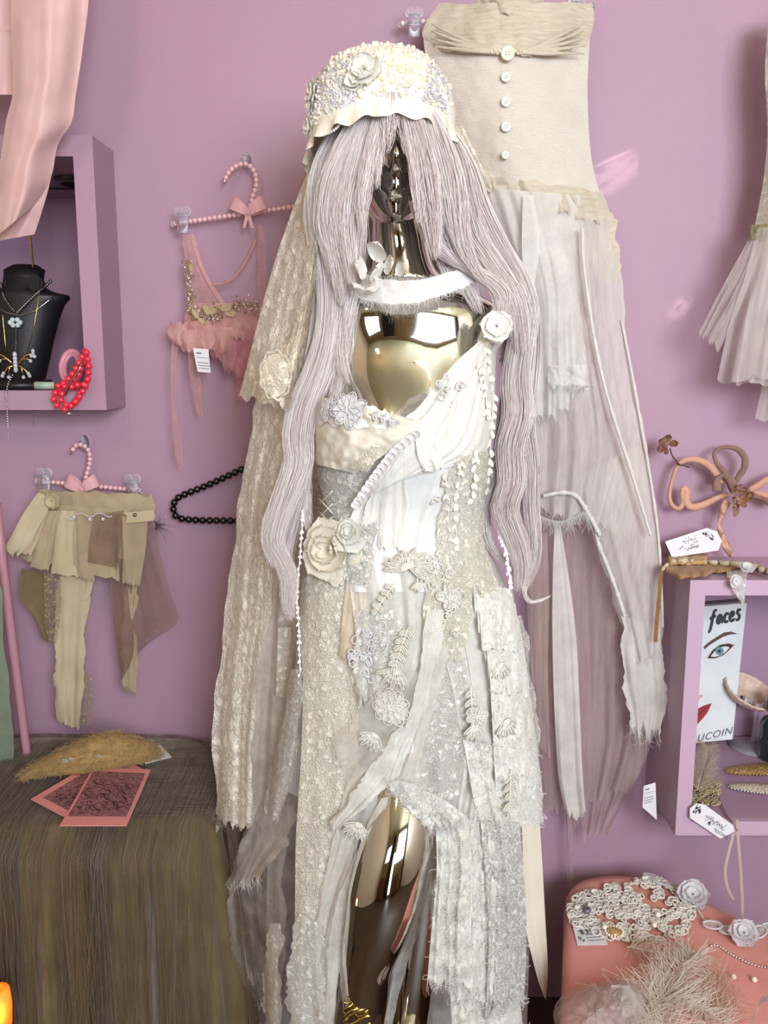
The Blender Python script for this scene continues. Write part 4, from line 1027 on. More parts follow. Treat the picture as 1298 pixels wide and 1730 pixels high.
# radiating gathers beside the big button
for k in range(9):
    sg = -1 if k % 2 else 1; y0 = 40 + 9 * (k // 2) * 1.4
    mb = MB().tube([W(858 + sg * (14 + v * 115), 90 - (90 - y0) * v ** 1.2, YD - .066 + .030 * v * v) for v in np.linspace(0, 1, 10)], [.002, .0045, .001], 6)
    obj('gather', mb, M_ruche, wd)
for k, (px, py, r_, m_) in enumerate(((858, 90, .0125, 'ivory'), (855, 130, .0088, 'clear'), (855, 172, .0088, 'clear'), (855, 214, .0088, 'clear'), (854, 262, .007, 'clear'))):
    c = W(px, py, YD - .070 if k == 0 else YD - .062); mb = MB(); mat = plain('ivory_button', '#e8dfc6', .35) if m_ == 'ivory' else M_silver if False else plain('pearly_button', '#e6e3da', .2, coat=.6)
    n = 24; prof_ = [(0, .0), (.35, .0), (.62, -.001), (.78, -.0032), (.95, -.003), (1, .0), (1, .002)]
    mb.grid([[c + Vector((r_ * max(pr, .01) * math.cos(a), d, r_ * max(pr, .01) * math.sin(a))) for a in np.linspace(0, 2 * math.pi, n, endpoint=False)] for pr, d in prof_], True)
    o = obj('button', mb, mat, wd)
    for dx, dz in ((-.2, .2), (.2, .2), (-.2, -.2), (.2, -.2)):
        obj('button_hole', MB().ellipse_disc(c + Vector((dx * r_, -.0012, dz * r_)), (r_ * .10, 0, 0), (0, 0, r_ * .10), 8, (0, .001, 0)), plain('button_hole_dark', '#8a8068', .6) if k == 0 else M_greyink, o, False)
mb = MB()
for k in range(8):
    sg = -1 if k < 4 else 1; q = k % 4; mb.sphere(W(858 + sg * (13 + 4.5 * q), 90 - 3 + 4 * (q % 2) - q, YD - .068), .0026, 7, 5)
obj('pearl_cluster', mb, M_goldpearl, wd, kind='stuff')
wpart('waist_frill', [(792, 292), (795, 312), (802, 330)], [(1016, 322), (1026, 344), (1038, 380)], M_ruche, YD - .01, 60, 16, bulge=.05, fold=.008, ffreq=9, crump=.006, cscale=40, hem=14, hemf=9, top=6, fr=120, frl=.008)
wpart('waist_frill_loose', [(806, 282), (812, 300), (820, 325)], [(830, 290), (838, 306), (836, 322)], M_ruche, YD - .05, 14, 12, fold=.006, ffreq=2, hem=8)
wpart('hip_peplum', [(985, 345), (988, 400), (1000, 470)], [(1038, 360), (1046, 420), (1048, 480)], M_ruche, YD - .022, 18, 22, fold=.006, ffreq=2, hem=10, side=6)
wpart('upper_gauze', [(822, 318), (850, 400), (880, 500), (884, 600), (890, 735)], [(985, 330), (990, 400), (998, 480), (1000, 580), (992, 655)], M_gauze, YD - .035, 50, 60, bulge=.03, fold=.012, ffreq=5, hem=34, hemf=4, crump=.004, fr=120, seed=3)
wpart('gauze_fold', [(884, 330), (882, 400), (884, 470), (888, 520)], [(900, 330), (912, 400), (905, 470), (892, 530)], M_gauze, YD - .075, 10, 30, fold=.005, ffreq=1)
wpart('long_gauze', [(815, 330), (860, 450), (880, 600), (884, 760), (885, 850)], [(1036, 370), (1050, 480), (1070, 640), (1094, 780), (1062, 905)], M_gauze2, YD - .02, 60, 70, bulge=.03, fold=.012, ffreq=6, hem=18, hemf=6, side=4, crump=.004, fr=200, frl=.02, seed=6)
wpart('side_gauze_drape', [(985, 800), (1000, 900), (1030, 990), (1052, 1060), (1070, 1130)], [(1088, 750), (1108, 870), (1116, 960), (1120, 1040), (1120, 1090)], M_gauze2, YD - .022, 30, 50, bulge=.02, fold=.010, ffreq=3, hem=20, side=4, fr=60, seed=9)
wpart('side_gauze_tail', [(1052, 1040), (1050, 1110), (1056, 1170), (1066, 1226)], [(1116, 1060), (1122, 1120), (1126, 1180), (1112, 1236)], M_gauze, YD - .03, 24, 30, fold=.010, ffreq=3, hem=26, hemf=5, side=6, fr=140, frl=.022, seed=11)
# rolled torn edges
def roll(name, pts, r0, Y, wob=.003):
    P = cat(pts, 60); q = [W(p[0], p[1], Y + .004 * nz(i * .2)) for i, p in enumerate(P)]
    rr = [r0 * (.55 + .5 * abs(nz(i * .35, 7)) + .3 * abs(nz(i * .9, 2))) for i in range(60)]
    return obj(name, MB().tube(q, rr, 8), M_roll, wd)
roll('rolled_edge', [(984, 385), (986, 440), (996, 520), (1010, 600), (1024, 660), (1042, 720), (1068, 800), (1092, 880), (1100, 905)], .0048, YD - .07)
roll('rolled_edge', [(918, 838), (950, 832), (974, 838), (990, 860), (1004, 885), (1014, 905)], .0065, YD - .06)
roll('rolled_edge', [(1004, 885), (1012, 920), (1030, 965), (1046, 1010), (1056, 1042)], .006, YD - .05)
roll('rolled_edge', [(1050, 540), (1066, 620), (1084, 720), (1098, 800), (1112, 900), (1118, 1000), (1120, 1060)], .004, YD - .03)
fray('torn_threads', [W(905 + 4 * i, 866 + 14 * math.sin(i * .16), YD - .06) for i in range(22)], 200, .022, M_thread, wd, .35)
fray('torn_threads', [W(930 + 5 * i, 650 - 2 * math.sin(i), YD - .07) for i in range(14)], 160, .02, M_thread, wd, .5)
mb = MB(); rose_t = sheet([(928, 618), (925, 640), (930, 655)], [(990, 616), (994, 640), (996, 658)], YD - .068, 20, 14, crump=.012, cscale=60, hem=8)
obj('torn_tuft', gm(rose_t), M_gauze, wd)
# long back layers
wpart('tulle_layer', [(880, 720), (884, 860), (890, 1000), (896, 1150), (905, 1290), (915, 1370)], [(1080, 720), (1100, 860), (1106, 1000), (1108, 1120), (1104, 1240), (1070, 1330)], M_tulle, YD + .012, 60, 70, fold=.012, ffreq=7, hem=26, hemf=5, seed=13)
wpart('tulle_layer', [(900, 850), (905, 1000), (915, 1150), (935, 1280), (965, 1400)], [(1070, 850), (1090, 1000), (1096, 1150), (1085, 1290), (1030, 1404)], M_tulle, YD + .035, 50, 60, fold=.010, ffreq=6, hem=40, hemf=4, seed=17)
wpart('tulle_layer', [(905, 1000), (925, 1200), (950, 1330), (960, 1500)], [(960, 1000), (960, 1200), (966, 1330), (970, 1540)], M_tulle, YD + .03, 16, 50, fold=.008, ffreq=2, hem=20, seed=18)
wpart('white_panel', [(938, 880), (934, 980), (934, 1100), (938, 1220), (945, 1320), (958, 1376)], [(946, 880), (962, 980), (974, 1080), (980, 1200), (984, 1300), (990, 1384)], M_gauze, YD - .018, 16, 60, fold=.008, ffreq=2, hem=24, seed=19)
wpart('sheer_side_panel', [(892, 900), (896, 1020), (898, 1140), (905, 1260)], [(925, 900), (928, 1020), (926, 1140), (930, 1280)], M_tulle, YD - .01, 14, 40, fold=.006, ffreq=2, hem=14, seed=20)

# ------------------------------------------------------------------ second wall dress, cut by the frame's edge
wd2 = thing('tulle_dress', 'lace bodice dress with layered white tulle skirt above the twisted ribbon bow', 'dress', tuple(W(1330, 400, 1.74)))
YE = 1.72
M_tl = cloth('white_tulle', '#dfd6d2', '#d8cdca', .5, .35, crs=30, crb=.3, stretch=(4, 4, .4), avar=.1)
M_lb = lace('bodice_lace', '#ddd6c6', '#cbc2b4', 70, .7, .5)
G = sheet([(1300, 20), (1295, 80), (1293, 130), (1297, 220), (1292, 290), (1284, 340), (1274, 388)], [(1470, 20), (1478, 80), (1480, 130), (1470, 220), (1468, 290), (1470, 340), (1480, 392)], YE, 40, 50, bulge=.07, crump=.003); obj('bodice', gm(G), M_lb, wd2)
G = sheet([(1300, 20), (1295, 80), (1293, 130), (1297, 220), (1292, 290), (1284, 340), (1274, 388)], [(1470, 20), (1478, 80), (1480, 130), (1470, 220), (1468, 290), (1470, 340), (1480, 392)], YE + .03, 20, 20); obj('bodice_back', gm(G), M_white2, wd2)
G = sheet([(1282, 376), (1240, 450), (1205, 515), (1180, 566)], [(1298, 380), (1270, 470), (1240, 540), (1214, 590)], YE - .02, 24, 30, fold=.014, ffreq=3, hem=18, hemf=4, seed=1); obj('tulle_tier', gm(G), M_tl, wd2)
G = sheet([(1280, 384), (1258, 470), (1232, 550), (1212, 640)], [(1490, 384), (1510, 470), (1540, 550), (1560, 640)], YE - .03, 70, 40, fold=.018, ffreq=9, bulge=.05, hem=14, hemf=7, seed=2); obj('tulle_tier', gm(G), M_tl, wd2)
G = sheet([(1284, 384), (1270, 480), (1256, 570), (1244, 652)], [(1480, 384), (1500, 480), (1520, 570), (1540, 660)], YE - .01, 60, 40, fold=.016, ffreq=8, bulge=.07, hem=10, hemf=7, seed=3); obj('tulle_tier', gm(G), cloth('white_tulle_inner', '#e2d9d4', '#dcd2cd', .8, .35, crs=30), wd2)
G = sheet([(1300, 560), (1290, 640), (1276, 704)], [(1480, 560), (1490, 640), (1500, 740)], YE + .02, 40, 30, fold=.012, ffreq=5, hem=14, seed=4); obj('tulle_tier', gm(G), M_tl, wd2)
obj('waist_knot', gm(sheet([(1270, 380), (1268, 392), (1270, 404)], [(1298, 378), (1296, 392), (1292, 408)], YE - .03, 12, 8, crump=.008, cscale=60)), cloth('olive_ribbon', '#8d845c', '#7f7650'), wd2)
hk = thing('dress_hanger', 'silver wire hanger under the shoulders of the tulle dress', 'hanger', tuple(W(1385, 10, YE + .015)))
obj('wire', MB().tube([W(1300, 24, YE + .02), W(1385, -10, YE + .02), W(1470, 24, YE + .02), W(1300, 24, YE + .02)], .003, 8), M_silver, hk)
obj('hook', MB().tube([Vector(p) for p in cat([tuple(W(x, y, YE + .02)) for x, y in ((1385, -10), (1386, -50), (1405, -75), (1390, -100), (1370, -85))], 20)], .003, 8), M_silver, hk)

# ------------------------------------------------------------------ display niches in the wall
M_inner = paint('mauve_niche_paint', '#a8879c', '#a1829a')
def niche(label, N, fw, matf, side_x, lamp):
    t = thing('display_box', label, 'shelf', ((N['x0'] + N['x1']) / 2, N['yf'] + .1, N['z0'] - .03))
    x0, x1, z0, z1, yf, yb = (N[k] for k in ('x0', 'x1', 'z0', 'z1', 'yf', 'yb'))
    # front frame of four boards
    for nm, lo, hi in (('frame_board', (x0 - fw, z0 - fw), (x1 + fw, z0)), ('frame_board', (x0 - fw, z1), (x1 + fw, z1 + fw)), ('frame_board', (x0 - fw, z0), (x0, z1)), ('frame_board', (x1, z0), (x1 + fw, z1))):
        obj(nm, MB().box((lo[0], yf, lo[1]), (hi[0], yf + .014, hi[1])), matf, t, False)
    e = .004
    for nm, lo, hi in (('side_panel', (x0 - fw, z0 - fw), (x0 - fw + .012, z1 + fw)), ('side_panel', (x1 + fw - .012, z0 - fw), (x1 + fw, z1 + fw)), ('bottom_panel', (x0 - fw + .012, z0 - fw), (x1 + fw - .012, z0 - fw + .012)), ('top_panel', (x0 - fw + .012, z1 + fw - .012), (x1 + fw - .012, z1 + fw))):
        obj(nm, MB().box((lo[0], yf + .014, lo[1]), (hi[0], YW, hi[1])), matf, t, False)
    for nm, lo, hi in (('inner_floor', (x0, z0 - .01), (x1, z0)), ('inner_ceiling', (x0, z1), (x1, z1 + .01)), ('inner_side', (x0 - .01, z0), (x0, z1)), ('inner_side', (x1, z0), (x1 + .01, z1))):
        obj(nm, MB().box((lo[0], yf + .014, lo[1]), (hi[0], yb, hi[1])), M_inner, t, False)
    obj('back_panel', MB().box((x0, yb, z0), (x1, yb + .01, z1)), M_inner, t, False)
    if lamp:
        c = Vector(lamp); mb = MB()
        mb.grid([[c + Vector((r_ * math.cos(a), r_ * math.sin(a), h)) for a in np.linspace(0, 2 * math.pi, 32, endpoint=False)] for r_, h in ((.05, 0), (.05, -.010), (.040, -.012), (.034, -.004), (.001, -.003))], True)
        obj('puck_lamp', mb, plain('black_lamp', '#17151a', .3), t, label='small round black lamp under the box ceiling')
        obj('lamp_cable', MB().tube([c + Vector((-.16, .07, -.004)), c + Vector((0, .09, -.005)), c + Vector((.14, .10, -.004))], .002, 6), M_lampcord, t)
    return t
niche('pink display box holding the black necklace bust', NL, .037, M_wall, 0, (NL['x1'] - .06, 1.93, NL['z1']))
niche('pink display box holding the cosmetics book and shell goblet', NR, .030, M_box, 0, None)

# ------------------------------------------------------------------ satin drape
M_dsatin = cloth('pink_satin_drape', '#dcb9b4', '#d6afac', transl=.15, rough=.42, crs=14, crb=.3, wb=.03, sheen=.2, stretch=(2, 2, .5))
dr = thing('satin_drape', 'shiny peach-pink satin drape hanging over the box with the bust', 'curtain', tuple(W(70, 200, 1.6)))
G = sheet([(10, -700), (14, -300), (18, -30), (19, 60), (22, 150), (10, 205), (2, 260), (-12, 340), (-16, 408)], [(176, -700), (164, -300), (152, -30), (140, 80), (128, 160), (121, 206), (98, 244), (86, 300), (60, 345)], ([1.62, 1.61, 1.60, 1.62], [1.62, 1.62, 1.6, 1.64]), 50, 150, fold=.012, ffreq=1.4, crump=.006, cscale=9, bulge=.03)
obj('front_fold', gm(G), M_dsatin, dr)
G = sheet([(80, 240), (70, 300), (30, 360), (-20, 410)], [(96, 240), (84, 310), (70, 360), (58, 396)], 1.655, 20, 30, fold=.008, ffreq=1.2, crump=.005)
obj('rear_fold', gm(G), M_dsatin, dr)
G = sheet([(-90, -700), (-70, -30), (-60, 60), (-64, 160)], [(30, -700), (30, -30), (28, 60), (26, 160)], 1.66, 14, 60, fold=.01, ffreq=1.5)
obj('rear_fold', gm(G), M_dsatin, dr)

# ------------------------------------------------------------------ necklace bust and jewels
g = NT('black_leatherette'); M_blk = g.done(g.pbsdf(rgb('#15161a'), .42, 0, g.bump(g.noise(300, 3), .15), spec=.5))
zf = NL['z0']
bust = thing('necklace_bust', 'black leatherette necklace display bust inside the pink box', 'display bust', (W(35, 600, 1.9).x, 1.92, zf))
YBU = 1.90
rows = []
def bsec(py, cx, hw, hd, yc):
    c = W(cx, py, yc); k = yc / F
    return [(c.x + hw * k * math.cos(a), yc + hd * math.sin(a), c.z) for a in np.linspace(0, 2 * math.pi, 40, endpoint=False)]
for py, cx, hw, hd in ((470, 40, 32, .032), (478, 40, 33, .036), (486, 40, 36, .040), (494, 40, 50, .044), (499, 40, 74, .046), (505, 40, 76, .046), (515, 39, 68, .046), (540, 38, 60, .046), (575, 36, 53, .045), (610, 35, 47, .043), (636, 34, 42, .040), (648, 34, 36, .034)):
    rows.append(bsec(py, cx, hw, hd, YBU))
obj('torso', MB().grid(rows, True), M_blk, bust)
top = MB().grid([[Vector(p) for p in rows[0]], [Vector(p) * 1.0 + Vector((0, .006, .012)) for p in bsec(466, 40, 33, .034, YBU)], [Vector(p) + Vector((0, .012, .018)) for p in bsec(462, 40, 20, .022, YBU)], [Vector(p) + Vector((0, .012, .019)) for p in bsec(462, 40, .4, .0005, YBU)]], True)
obj('neck_top', top, M_blk, bust)
cn = W(40, 478, YBU - .030); obj('neck_disc', MB().ellipse_disc(cn, (.040, 0, 0), (0, .010, .021), 36, (0, .012, -.004)), plain('bust_velvet', '#221f22', .75), bust, False)
b0 = Vector(rows[-1][0]); obj('foot', MB().box((W(34, 648, YBU).x - .05, YBU - .03, zf), (W(34, 648, YBU).x + .05, YBU + .05, W(34, 646, YBU).z + .004)), M_blk, bust, False)
def onb(px, py): 
    hw = np.interp(py, [462, 486, 499, 515, 575, 648], [33, 36, 74, 68, 53, 36]); q = min(.98, abs(px - 38) / hw)
    return W(px, py, YBU - .048 * math.sqrt(1 - q * q) - .004)
def beadrun(name, pts, step, r_, mat, parent, seg=6):
    mb = MB()
    for p in along(pts, step): mb.sphere(p, r_, seg, 5)
    return obj(name, mb, mat, parent, kind='stuff')
M_gun = plain('gunmetal_bead', '#8d8a86', .2, metal=.9)
n1 = thing('bead_necklace', 'gunmetal bead necklace with crystal flower on the black bust', 'necklace', tuple(onb(28, 545)))
beadrun('bead_strand', [onb(1, 478), onb(6, 500), onb(16, 516), onb(27, 529)], .0046, .0024, M_gun, n1)
beadrun('bead_strand', [onb(28, 529), onb(45, 512), onb(62, 496), onb(78, 482), onb(88, 473)], .0050, .0036, M_gun, n1)
beadrun('pendant_chain', [onb(27, 552), onb(27, 575), onb(26, 600)], .0040, .0017, M_gun, n1)
mb = MB()
for k in range(6): mb.sphere(onb(27, 545) + Vector((.010 * math.cos(k * 1.05), -.004, .006 * math.sin(k * 1.05))), .0058, 6, 4)
obj('crystal_flower', mb, plain('iridescent_crystal', '#cfe3e6', .05, trans=.2, coat=1), n1)
n2 = thing('wire_choker', 'thin silver wire choker curved round the black bust', 'necklace', tuple(onb(50, 525)))
obj('wire', MB().tube([onb(-10, 512), onb(10, 528), onb(35, 533), onb(60, 525), onb(82, 508), onb(94, 497)], .0010, 5), M_silver, n2)
n3 = thing('butterfly_necklace', 'long gold chain with a sparkling gold butterfly pendant on the black bust', 'necklace', tuple(onb(30, 615)))
obj('chain', MB().tube([onb(3, 490), onb(5, 540), onb(9, 580), onb(12, 600)], .0008, 5), M_gold, n3)
obj('chain', MB().tube([onb(68, 462), onb(66, 500), onb(58, 550), onb(46, 598)], .0008, 5), M_gold, n3)
bc = onb(29, 616) + Vector((0, -.006, 0))
for sg in (-1, 1):
    mb = MB(); k = YBU / F
    for (x1_, y1_, x2_, y2_, r_) in ((4, 0, 30, 18, .0022), (6, 4, 26, 6, .0016), (4, -2, 22, -18, .002), (8, -2, 12, -20, .0015)):
        mb.tube([bc + Vector((sg * (x1_ + (x2_ - x1_) * v) * k, -.004 * math.sin(3 * v), (y1_ + (y2_ - y1_) * v + 4 * math.sin(3.1 * v)) * k)) for v in np.linspace(0, 1, 8)], r_, 6)
    w_ = obj('wing', mb, M_gold, n3)
    cr = MB()
    for (x_, y_) in ((30, 18), (27, 14), (32, 13), (22, -18), (20, -14), (25, 6), (12, -20), (30, 22)): cr.sphere(bc + Vector((sg * x_ * k, -.004, y_ * k)), .0042, 6, 4)
    obj('wing_crystals', cr, M_crystal, w_, kind='stuff')
mb = MB()
for q in range(5): mb.sphere(bc + Vector((0, -.003, (-8 + 6 * q) * YBU / F)), .005, 6, 4, (1, 1, 1.3))
obj('body', mb, M_crystal, n3)
n4 = thing('gold_chain', 'fine gold chain hanging above the black bust from the drape', 'chain', tuple(W(52, 400, 1.80)))
beadrun('links', [W(50, 392, 1.72), W(53, 420, 1.78), W(56, 452, 1.86)], .0052, .0022, M_gold, n4)
n5 = thing('silver_chain', 'fine silver ball chain dangling below the box sill', 'chain', tuple(W(12, 690, 1.70)))
beadrun('links', [W(22, 632, 1.70), W(12, 655, 1.70), W(12, 690, 1.705), W(15, 740, 1.705)], .0048, .0018, M_silver, n5)
n6 = thing('short_chain', 'short thin chain hanging from the underside of the box', 'chain', tuple(W(56, 690, 1.76)))
beadrun('links', [W(56, 688, 1.76), W(57, 725, 1.76)], .0048, .0015, M_gun, n6)
n7 = thing('standing_chain', 'silver crystal chain standing behind the bust by the black case', 'chain', tuple(W(75, 650, 2.0)))
beadrun('links', [W(73, 600, 1.99), W(75, 630, 1.99), W(77, 652, 1.99)], .0058, .0026, M_silver, n7)
# black flat case with a pale tag end
cs = thing('black_case', 'long black pen case lying on the box sill', 'case', tuple(W(50, 655, 1.76)))
obj('case_body', MB().tube([Vector((W(-20, 655, 1.76).x, 1.76, zf + .0085)), Vector((W(60, 655, 1.76).x, 1.76, zf + .0085))], .0085, 12), M_blk, cs)
obj('case_cap', MB().tube([Vector((W(60, 655, 1.76).x, 1.76, zf + .0085)), Vector((W(92, 655, 1.76).x, 1.76, zf + .0085))], [.0082, .007], 12), plain('cream_cap', '#cbbda0', .4, '#8fb0a8', 50), cs)
# red bead necklace spilling over the sill
M_red = plain('red_pearl', '#e0263f', .22, coat=.7, spec=.6)
bead_red = MB().sphere((0, 0, 0), 1, 12, 8).mesh('red_bead'); bead_red.materials.append(M_red)
rn = thing('red_necklace', 'glossy red bead necklace bunched over the corner of the pink box', 'necklace', tuple(W(120, 690, 1.70)))
YR = 1.700
runs = [[(146, 588), (139, 602), (130, 620), (118, 638), (106, 650), (96, 660), (91, 672), (96, 686), (108, 692)], [(147, 590), (149, 612), (150, 634), (146, 650), (138, 664), (128, 678), (116, 688), (104, 694)],
        [(93, 652), (104, 652), (116, 654), (128, 652), (138, 648), (150, 656)], [(108, 660), (104, 672), (110, 682), (120, 684), (130, 676), (134, 664), (128, 656)], [(140, 606), (136, 626), (124, 644), (116, 664)]]
for q, pts in enumerate(runs):
    P3 = [W(x, y, YR - .004 * q % .012) for x, y in pts]
    obj('thread', MB().tube([Vector(p) for p in cat([tuple(p) for p in P3], 30)], .0008, 4), M_red, rn)
    for p in along(P3, .0125): inst('red_bead', bead_red, p + Vector((random.uniform(-.001, .001), random.uniform(-.003, .003), 0)), rn, random.uniform(.0058, .0068))
obj('silver_inner_chain', MB().tube([W(142, 606, YR - .012), W(132, 628, YR - .014), W(118, 648, YR - .014), W(110, 668, YR - .014)], .002, 6), M_gun, rn)
obj('clasp', MB().sphere(W(117, 699, YR), .005, 8, 6), M_silver, rn)
pr = MB(); c = W(121, 620, 1.80); k = 1.8 / F
for (rx_, rz_, rr_) in ((17, 26, .006), (12, 20, .005)):
    pts = [c + Vector((rx_ * k * math.cos(a), .01 * math.sin(a), rz_ * k * math.sin(a))) for a in np.linspace(0, 2 * math.pi, 30)]
    pr.tube(pts, rr_, 8)
solo('pink_bangle', pr, plain('pink_gloss', '#c98497', .25), 'pink hoop bangle standing behind the red beads', 'bangle')

# ------------------------------------------------------------------ pink lingerie top on a pearl hanger
pearl_hanger('pink pearl hanger with satin bow holding the pink beaded bra top', (292, 378), (548, 342), [(421, 360), (426, 336), (433, 312), (430, 290), (418, 278), (404, 278), (390, 288), (382, 300), (378, 311)], 1.815, [(309, 374)], bowc=(420, 360))
wall_hook(417, 270, 'clear adhesive hook above the bra hanger on the pink wall')
YP = 1.80
pt_ = thing('bra_top', 'pink chiffon bra top with gold beading and trailing ribbons', 'bra top', tuple(W(370, 560, YP)))
M_pk = cloth('pink_chiffon', '#e6b8b0', '#deaca6', .86, .4, crs=60, crb=.4)
M_pk2 = cloth('deep_pink_chiffon', '#dca2a8', '#d3969e', .8, .4, crs=70, crb=.5)
M_pksh = cloth('sheer_pink_tulle', '#dcb0aa', '#d2a29f', .5, .35, crs=40, crb=.3)
M_bead = plain('antique_gold_bead', '#b59a78', .3, '#8d7658', 90, metal=.5)
def ppart(name, L, Rr, mat, depth=YP, nu=22, nv=24, **k):
    return obj(name, gm(sheet(L, Rr, depth, nu, nv, **k)), mat, pt_)
ppart('strap_panel', [(306, 396), (312, 440), (318, 480), (318, 524)], [(326, 396), (336, 440), (352, 478), (380, 516)], M_pksh, fold=.004, ffreq=1.5, side=4)
ppart('strap_edge', [(322, 396), (330, 430), (346, 470), (372, 512)], [(328, 396), (338, 434), (354, 472), (382, 514)], M_pk, YP - .006, 6, 24)
ppart('cup_panel', [(318, 512), (312, 535), (310, 560)], [(440, 512), (444, 535), (445, 570)], M_pk, YP - .005, 40, 20, bulge=.02, fold=.005, ffreq=4, crump=.006)
ppart('strap_panel', [(436, 380), (436, 440), (434, 510)], [(444, 380), (448, 440), (450, 512)], M_pksh, YP, 6, 20)
obj('elastic_strap', MB().tube([W(x, y, YP - .004) for x, y in cat([(358, 480), (376, 479), (394, 470), (410, 450), (424, 425), (432, 405)], 24)], .0028, 6), M_pk, pt_)
for k, (px, py, w_, h_) in enumerate(((305, 562, 22, 24), (325, 575, 26, 24), (350, 568, 26, 26), (378, 572, 26, 28), (402, 575, 24, 30), (425, 580, 20, 34), (392, 600, 20, 34), (412, 612, 20, 32), (374, 590, 22, 20), (340, 556, 26, 20), (400, 555, 24, 20))):
    ppart('chiffon_petal', [(px - w_ * .8, py - h_ * .7), (px - w_, py), (px - w_ * .6, py + h_ * .8)], [(px + w_ * .8, py - h_ * .7), (px + w_, py), (px + w_ * .5, py + h_ * .9)], M_pk if k < 4 or k > 8 else M_pk2, YP - .02 - .004 * (k % 4), 16, 12, fold=.007, ffreq=1.6, fphase=k * .3, crump=.007, cscale=40, hem=8, top=8, bulge=.012, seed=k)
ppart('hanging_point', [(385, 600), (392, 625), (400, 645)], [(436, 600), (430, 625), (408, 660)], M_pk2, YP - .02, 16, 16, fold=.006, ffreq=2)
ppart('ribbon_tail', [(292, 560), (288, 620), (290, 700), (294, 760), (302, 796)], [(304, 560), (298, 620), (299, 700), (308, 760), (308, 790)], M_pksh, YP - .008, 8, 40, fold=.004, ffreq=.8)
ppart('ribbon_tail', [(318, 580), (318, 620), (324, 660), (332, 700)], [(334, 580), (338, 620), (340, 660), (344, 706)], M_pksh, YP - .012, 10, 30, fold=.004, ffreq=.9)
ppart('ribbon_tail', [(402, 640), (400, 660), (402, 676)], [(412, 640), (412, 660), (414, 676)], M_pk2, YP - .02, 5, 10)
mb = MB(); mc = MB(); rs = random.Random(3)
for _ in range(420):
    v = rs.random()
    if v < .3: px = np.interp(v / .3, [0, 1], [316, 322]) + rs.gauss(0, 4); py = 440 + 90 * v / .3
    else: px = 318 + 122 * (v - .3) / .7; py = 525 + 10 * math.sin((px - 318) / 20) + rs.gauss(0, 6)
    (mb if rs.random() < .8 else mc).sphere(W(px, py, YP - .03 if v >= .3 else YP - .008), rs.uniform(.0014, .0026), 6, 4)
obj('gold_beading', mb, M_bead, pt_, kind='stuff'); obj('clear_sparkles', mc, M_crystal, pt_, kind='stuff')
mb = MB()
for (px, py, a, l_) in ((335, 538, 2.0, 20), (335, 538, -.6, 18), (352, 530, .5, 22), (352, 530, 1.9, 18), (372, 522, .2, 26), (380, 528, -.1, 24), (322, 458, 1.2, 14)):
    mb = MB().petal(W(px, py, YP - .034), (math.cos(a), -.2, math.sin(a)), (0, -1, 0), l_ * YP / F, l_ * .5 * YP / F, .2)
    obj('embroidered_leaf', mb, plain('gold_thread', '#a8946f', .6, '#b9a686', 200), pt_)
def tag(name, label, corners, print_lines, mat=None, thick=.0008, catg='price tag', ink=None, marks=()):
    """card given by world corners tl, tr, br, bl (more corners allowed) with thin printed lines"""
    tl, tr, br, bl = corners[:4]; n = (tr - tl).cross(bl - tl).normalized()
    if n.y > 0 or (abs(n.y) < .3 and n.z < 0): n = -n
    t = thing(name, label, catg, tuple((tl + br) / 2))
    poly = corners[4] if len(corners) > 4 else [tl, tr, br, bl]
    obj('card', MB().prism([p for p in poly], -n * thick), mat or M_card, t, False)
    ins = MB()
    for k_, (u0, u1, v, h, wob) in enumerate(print_lines):
        pts = []
        N = 26 if wob else 2
        for q in range(N):
            u = u0 + (u1 - u0) * q / (N - 1); vv = v + (wob * nz(u * 40, k_ * 7.7) if wob else 0)
            pts.append(tl + (tr - tl) * u + (bl - tl) * vv + n * .0004)
        dv = (bl - tl) * h
        ins.grid([[p - dv * .5 for p in pts], [p + dv * .5 for p in pts]])
    if print_lines: obj('printed_writing', ins, ink or M_greyink, t, False, kind='stuff')
    return t, n
pl = [(.15, .5, .2, .06, .08), (.1, .9, .38, .02, .03), (.1, .85, .6, .03, .05), (.1, .9, .72, .03, .05), (.1, .8, .84, .03, .05)]
tag('price_tag', 'small white printed price tag hanging from the pink bra top', [W(326, 588, YP - .05), W(352, 590, YP - .05), W(356, 630, YP - .05), W(334, 628, YP - .05)], pl)

# ------------------------------------------------------------------ olive scrap skirt on a pearl hanger
pearl_hanger('pink pearl hanger with bow and clips holding the olive scrap skirt', (62, 812), (240, 829), [(143, 818), (147, 800), (152, 780), (150, 762), (140, 752), (128, 753), (119, 768)], 1.815, [(76, 814), (225, 824)], bowc=(140, 826))
wall_hook(143, 748, 'clear adhesive hook above the olive skirt hanger')
sk = thing('scrap_skirt', 'olive and tan patchwork mini skirt with trailing lace strips', 'skirt', tuple(W(150, 900, 1.79)))
YS = 1.80
M_ol = cloth('olive_cotton', '#bbaa8c', '#ae9c7e', transl=.2, crs=70, crb=.4)
M_ol2 = cloth('pale_olive_cotton', '#cdbd9e', '#c3b292', transl=.2, crs=60, crb=.4)
M_tan = cloth('tan_cotton', '#b39f84', '#a5927a', transl=.2, crs=70, crb=.4)
M_br = cloth('brown_tulle', '#9a7c6c', '#8d7062', .55, .3, crs=30, crb=.2, avar=.1)
M_br2 = cloth('brown_chiffon', '#8f7a5a', '#83704f', .9, .3, crs=30, crb=.3)
M_croc = lace('crochet', '#c4b488', '#b0a07a', 95, .12, .42, bump=1.0)
def spart(name, L, Rr, mat, depth=YS, nu=24, nv=26, fr=0, **k):
    G = sheet(L, Rr, depth, nu, nv, **k); o = obj(name, gm(G), mat, sk)
    if fr: fray('frayed_hem', G[-1], fr, .012, cloth('olive_thread', '#a39a72', crb=.1), o)
    return o
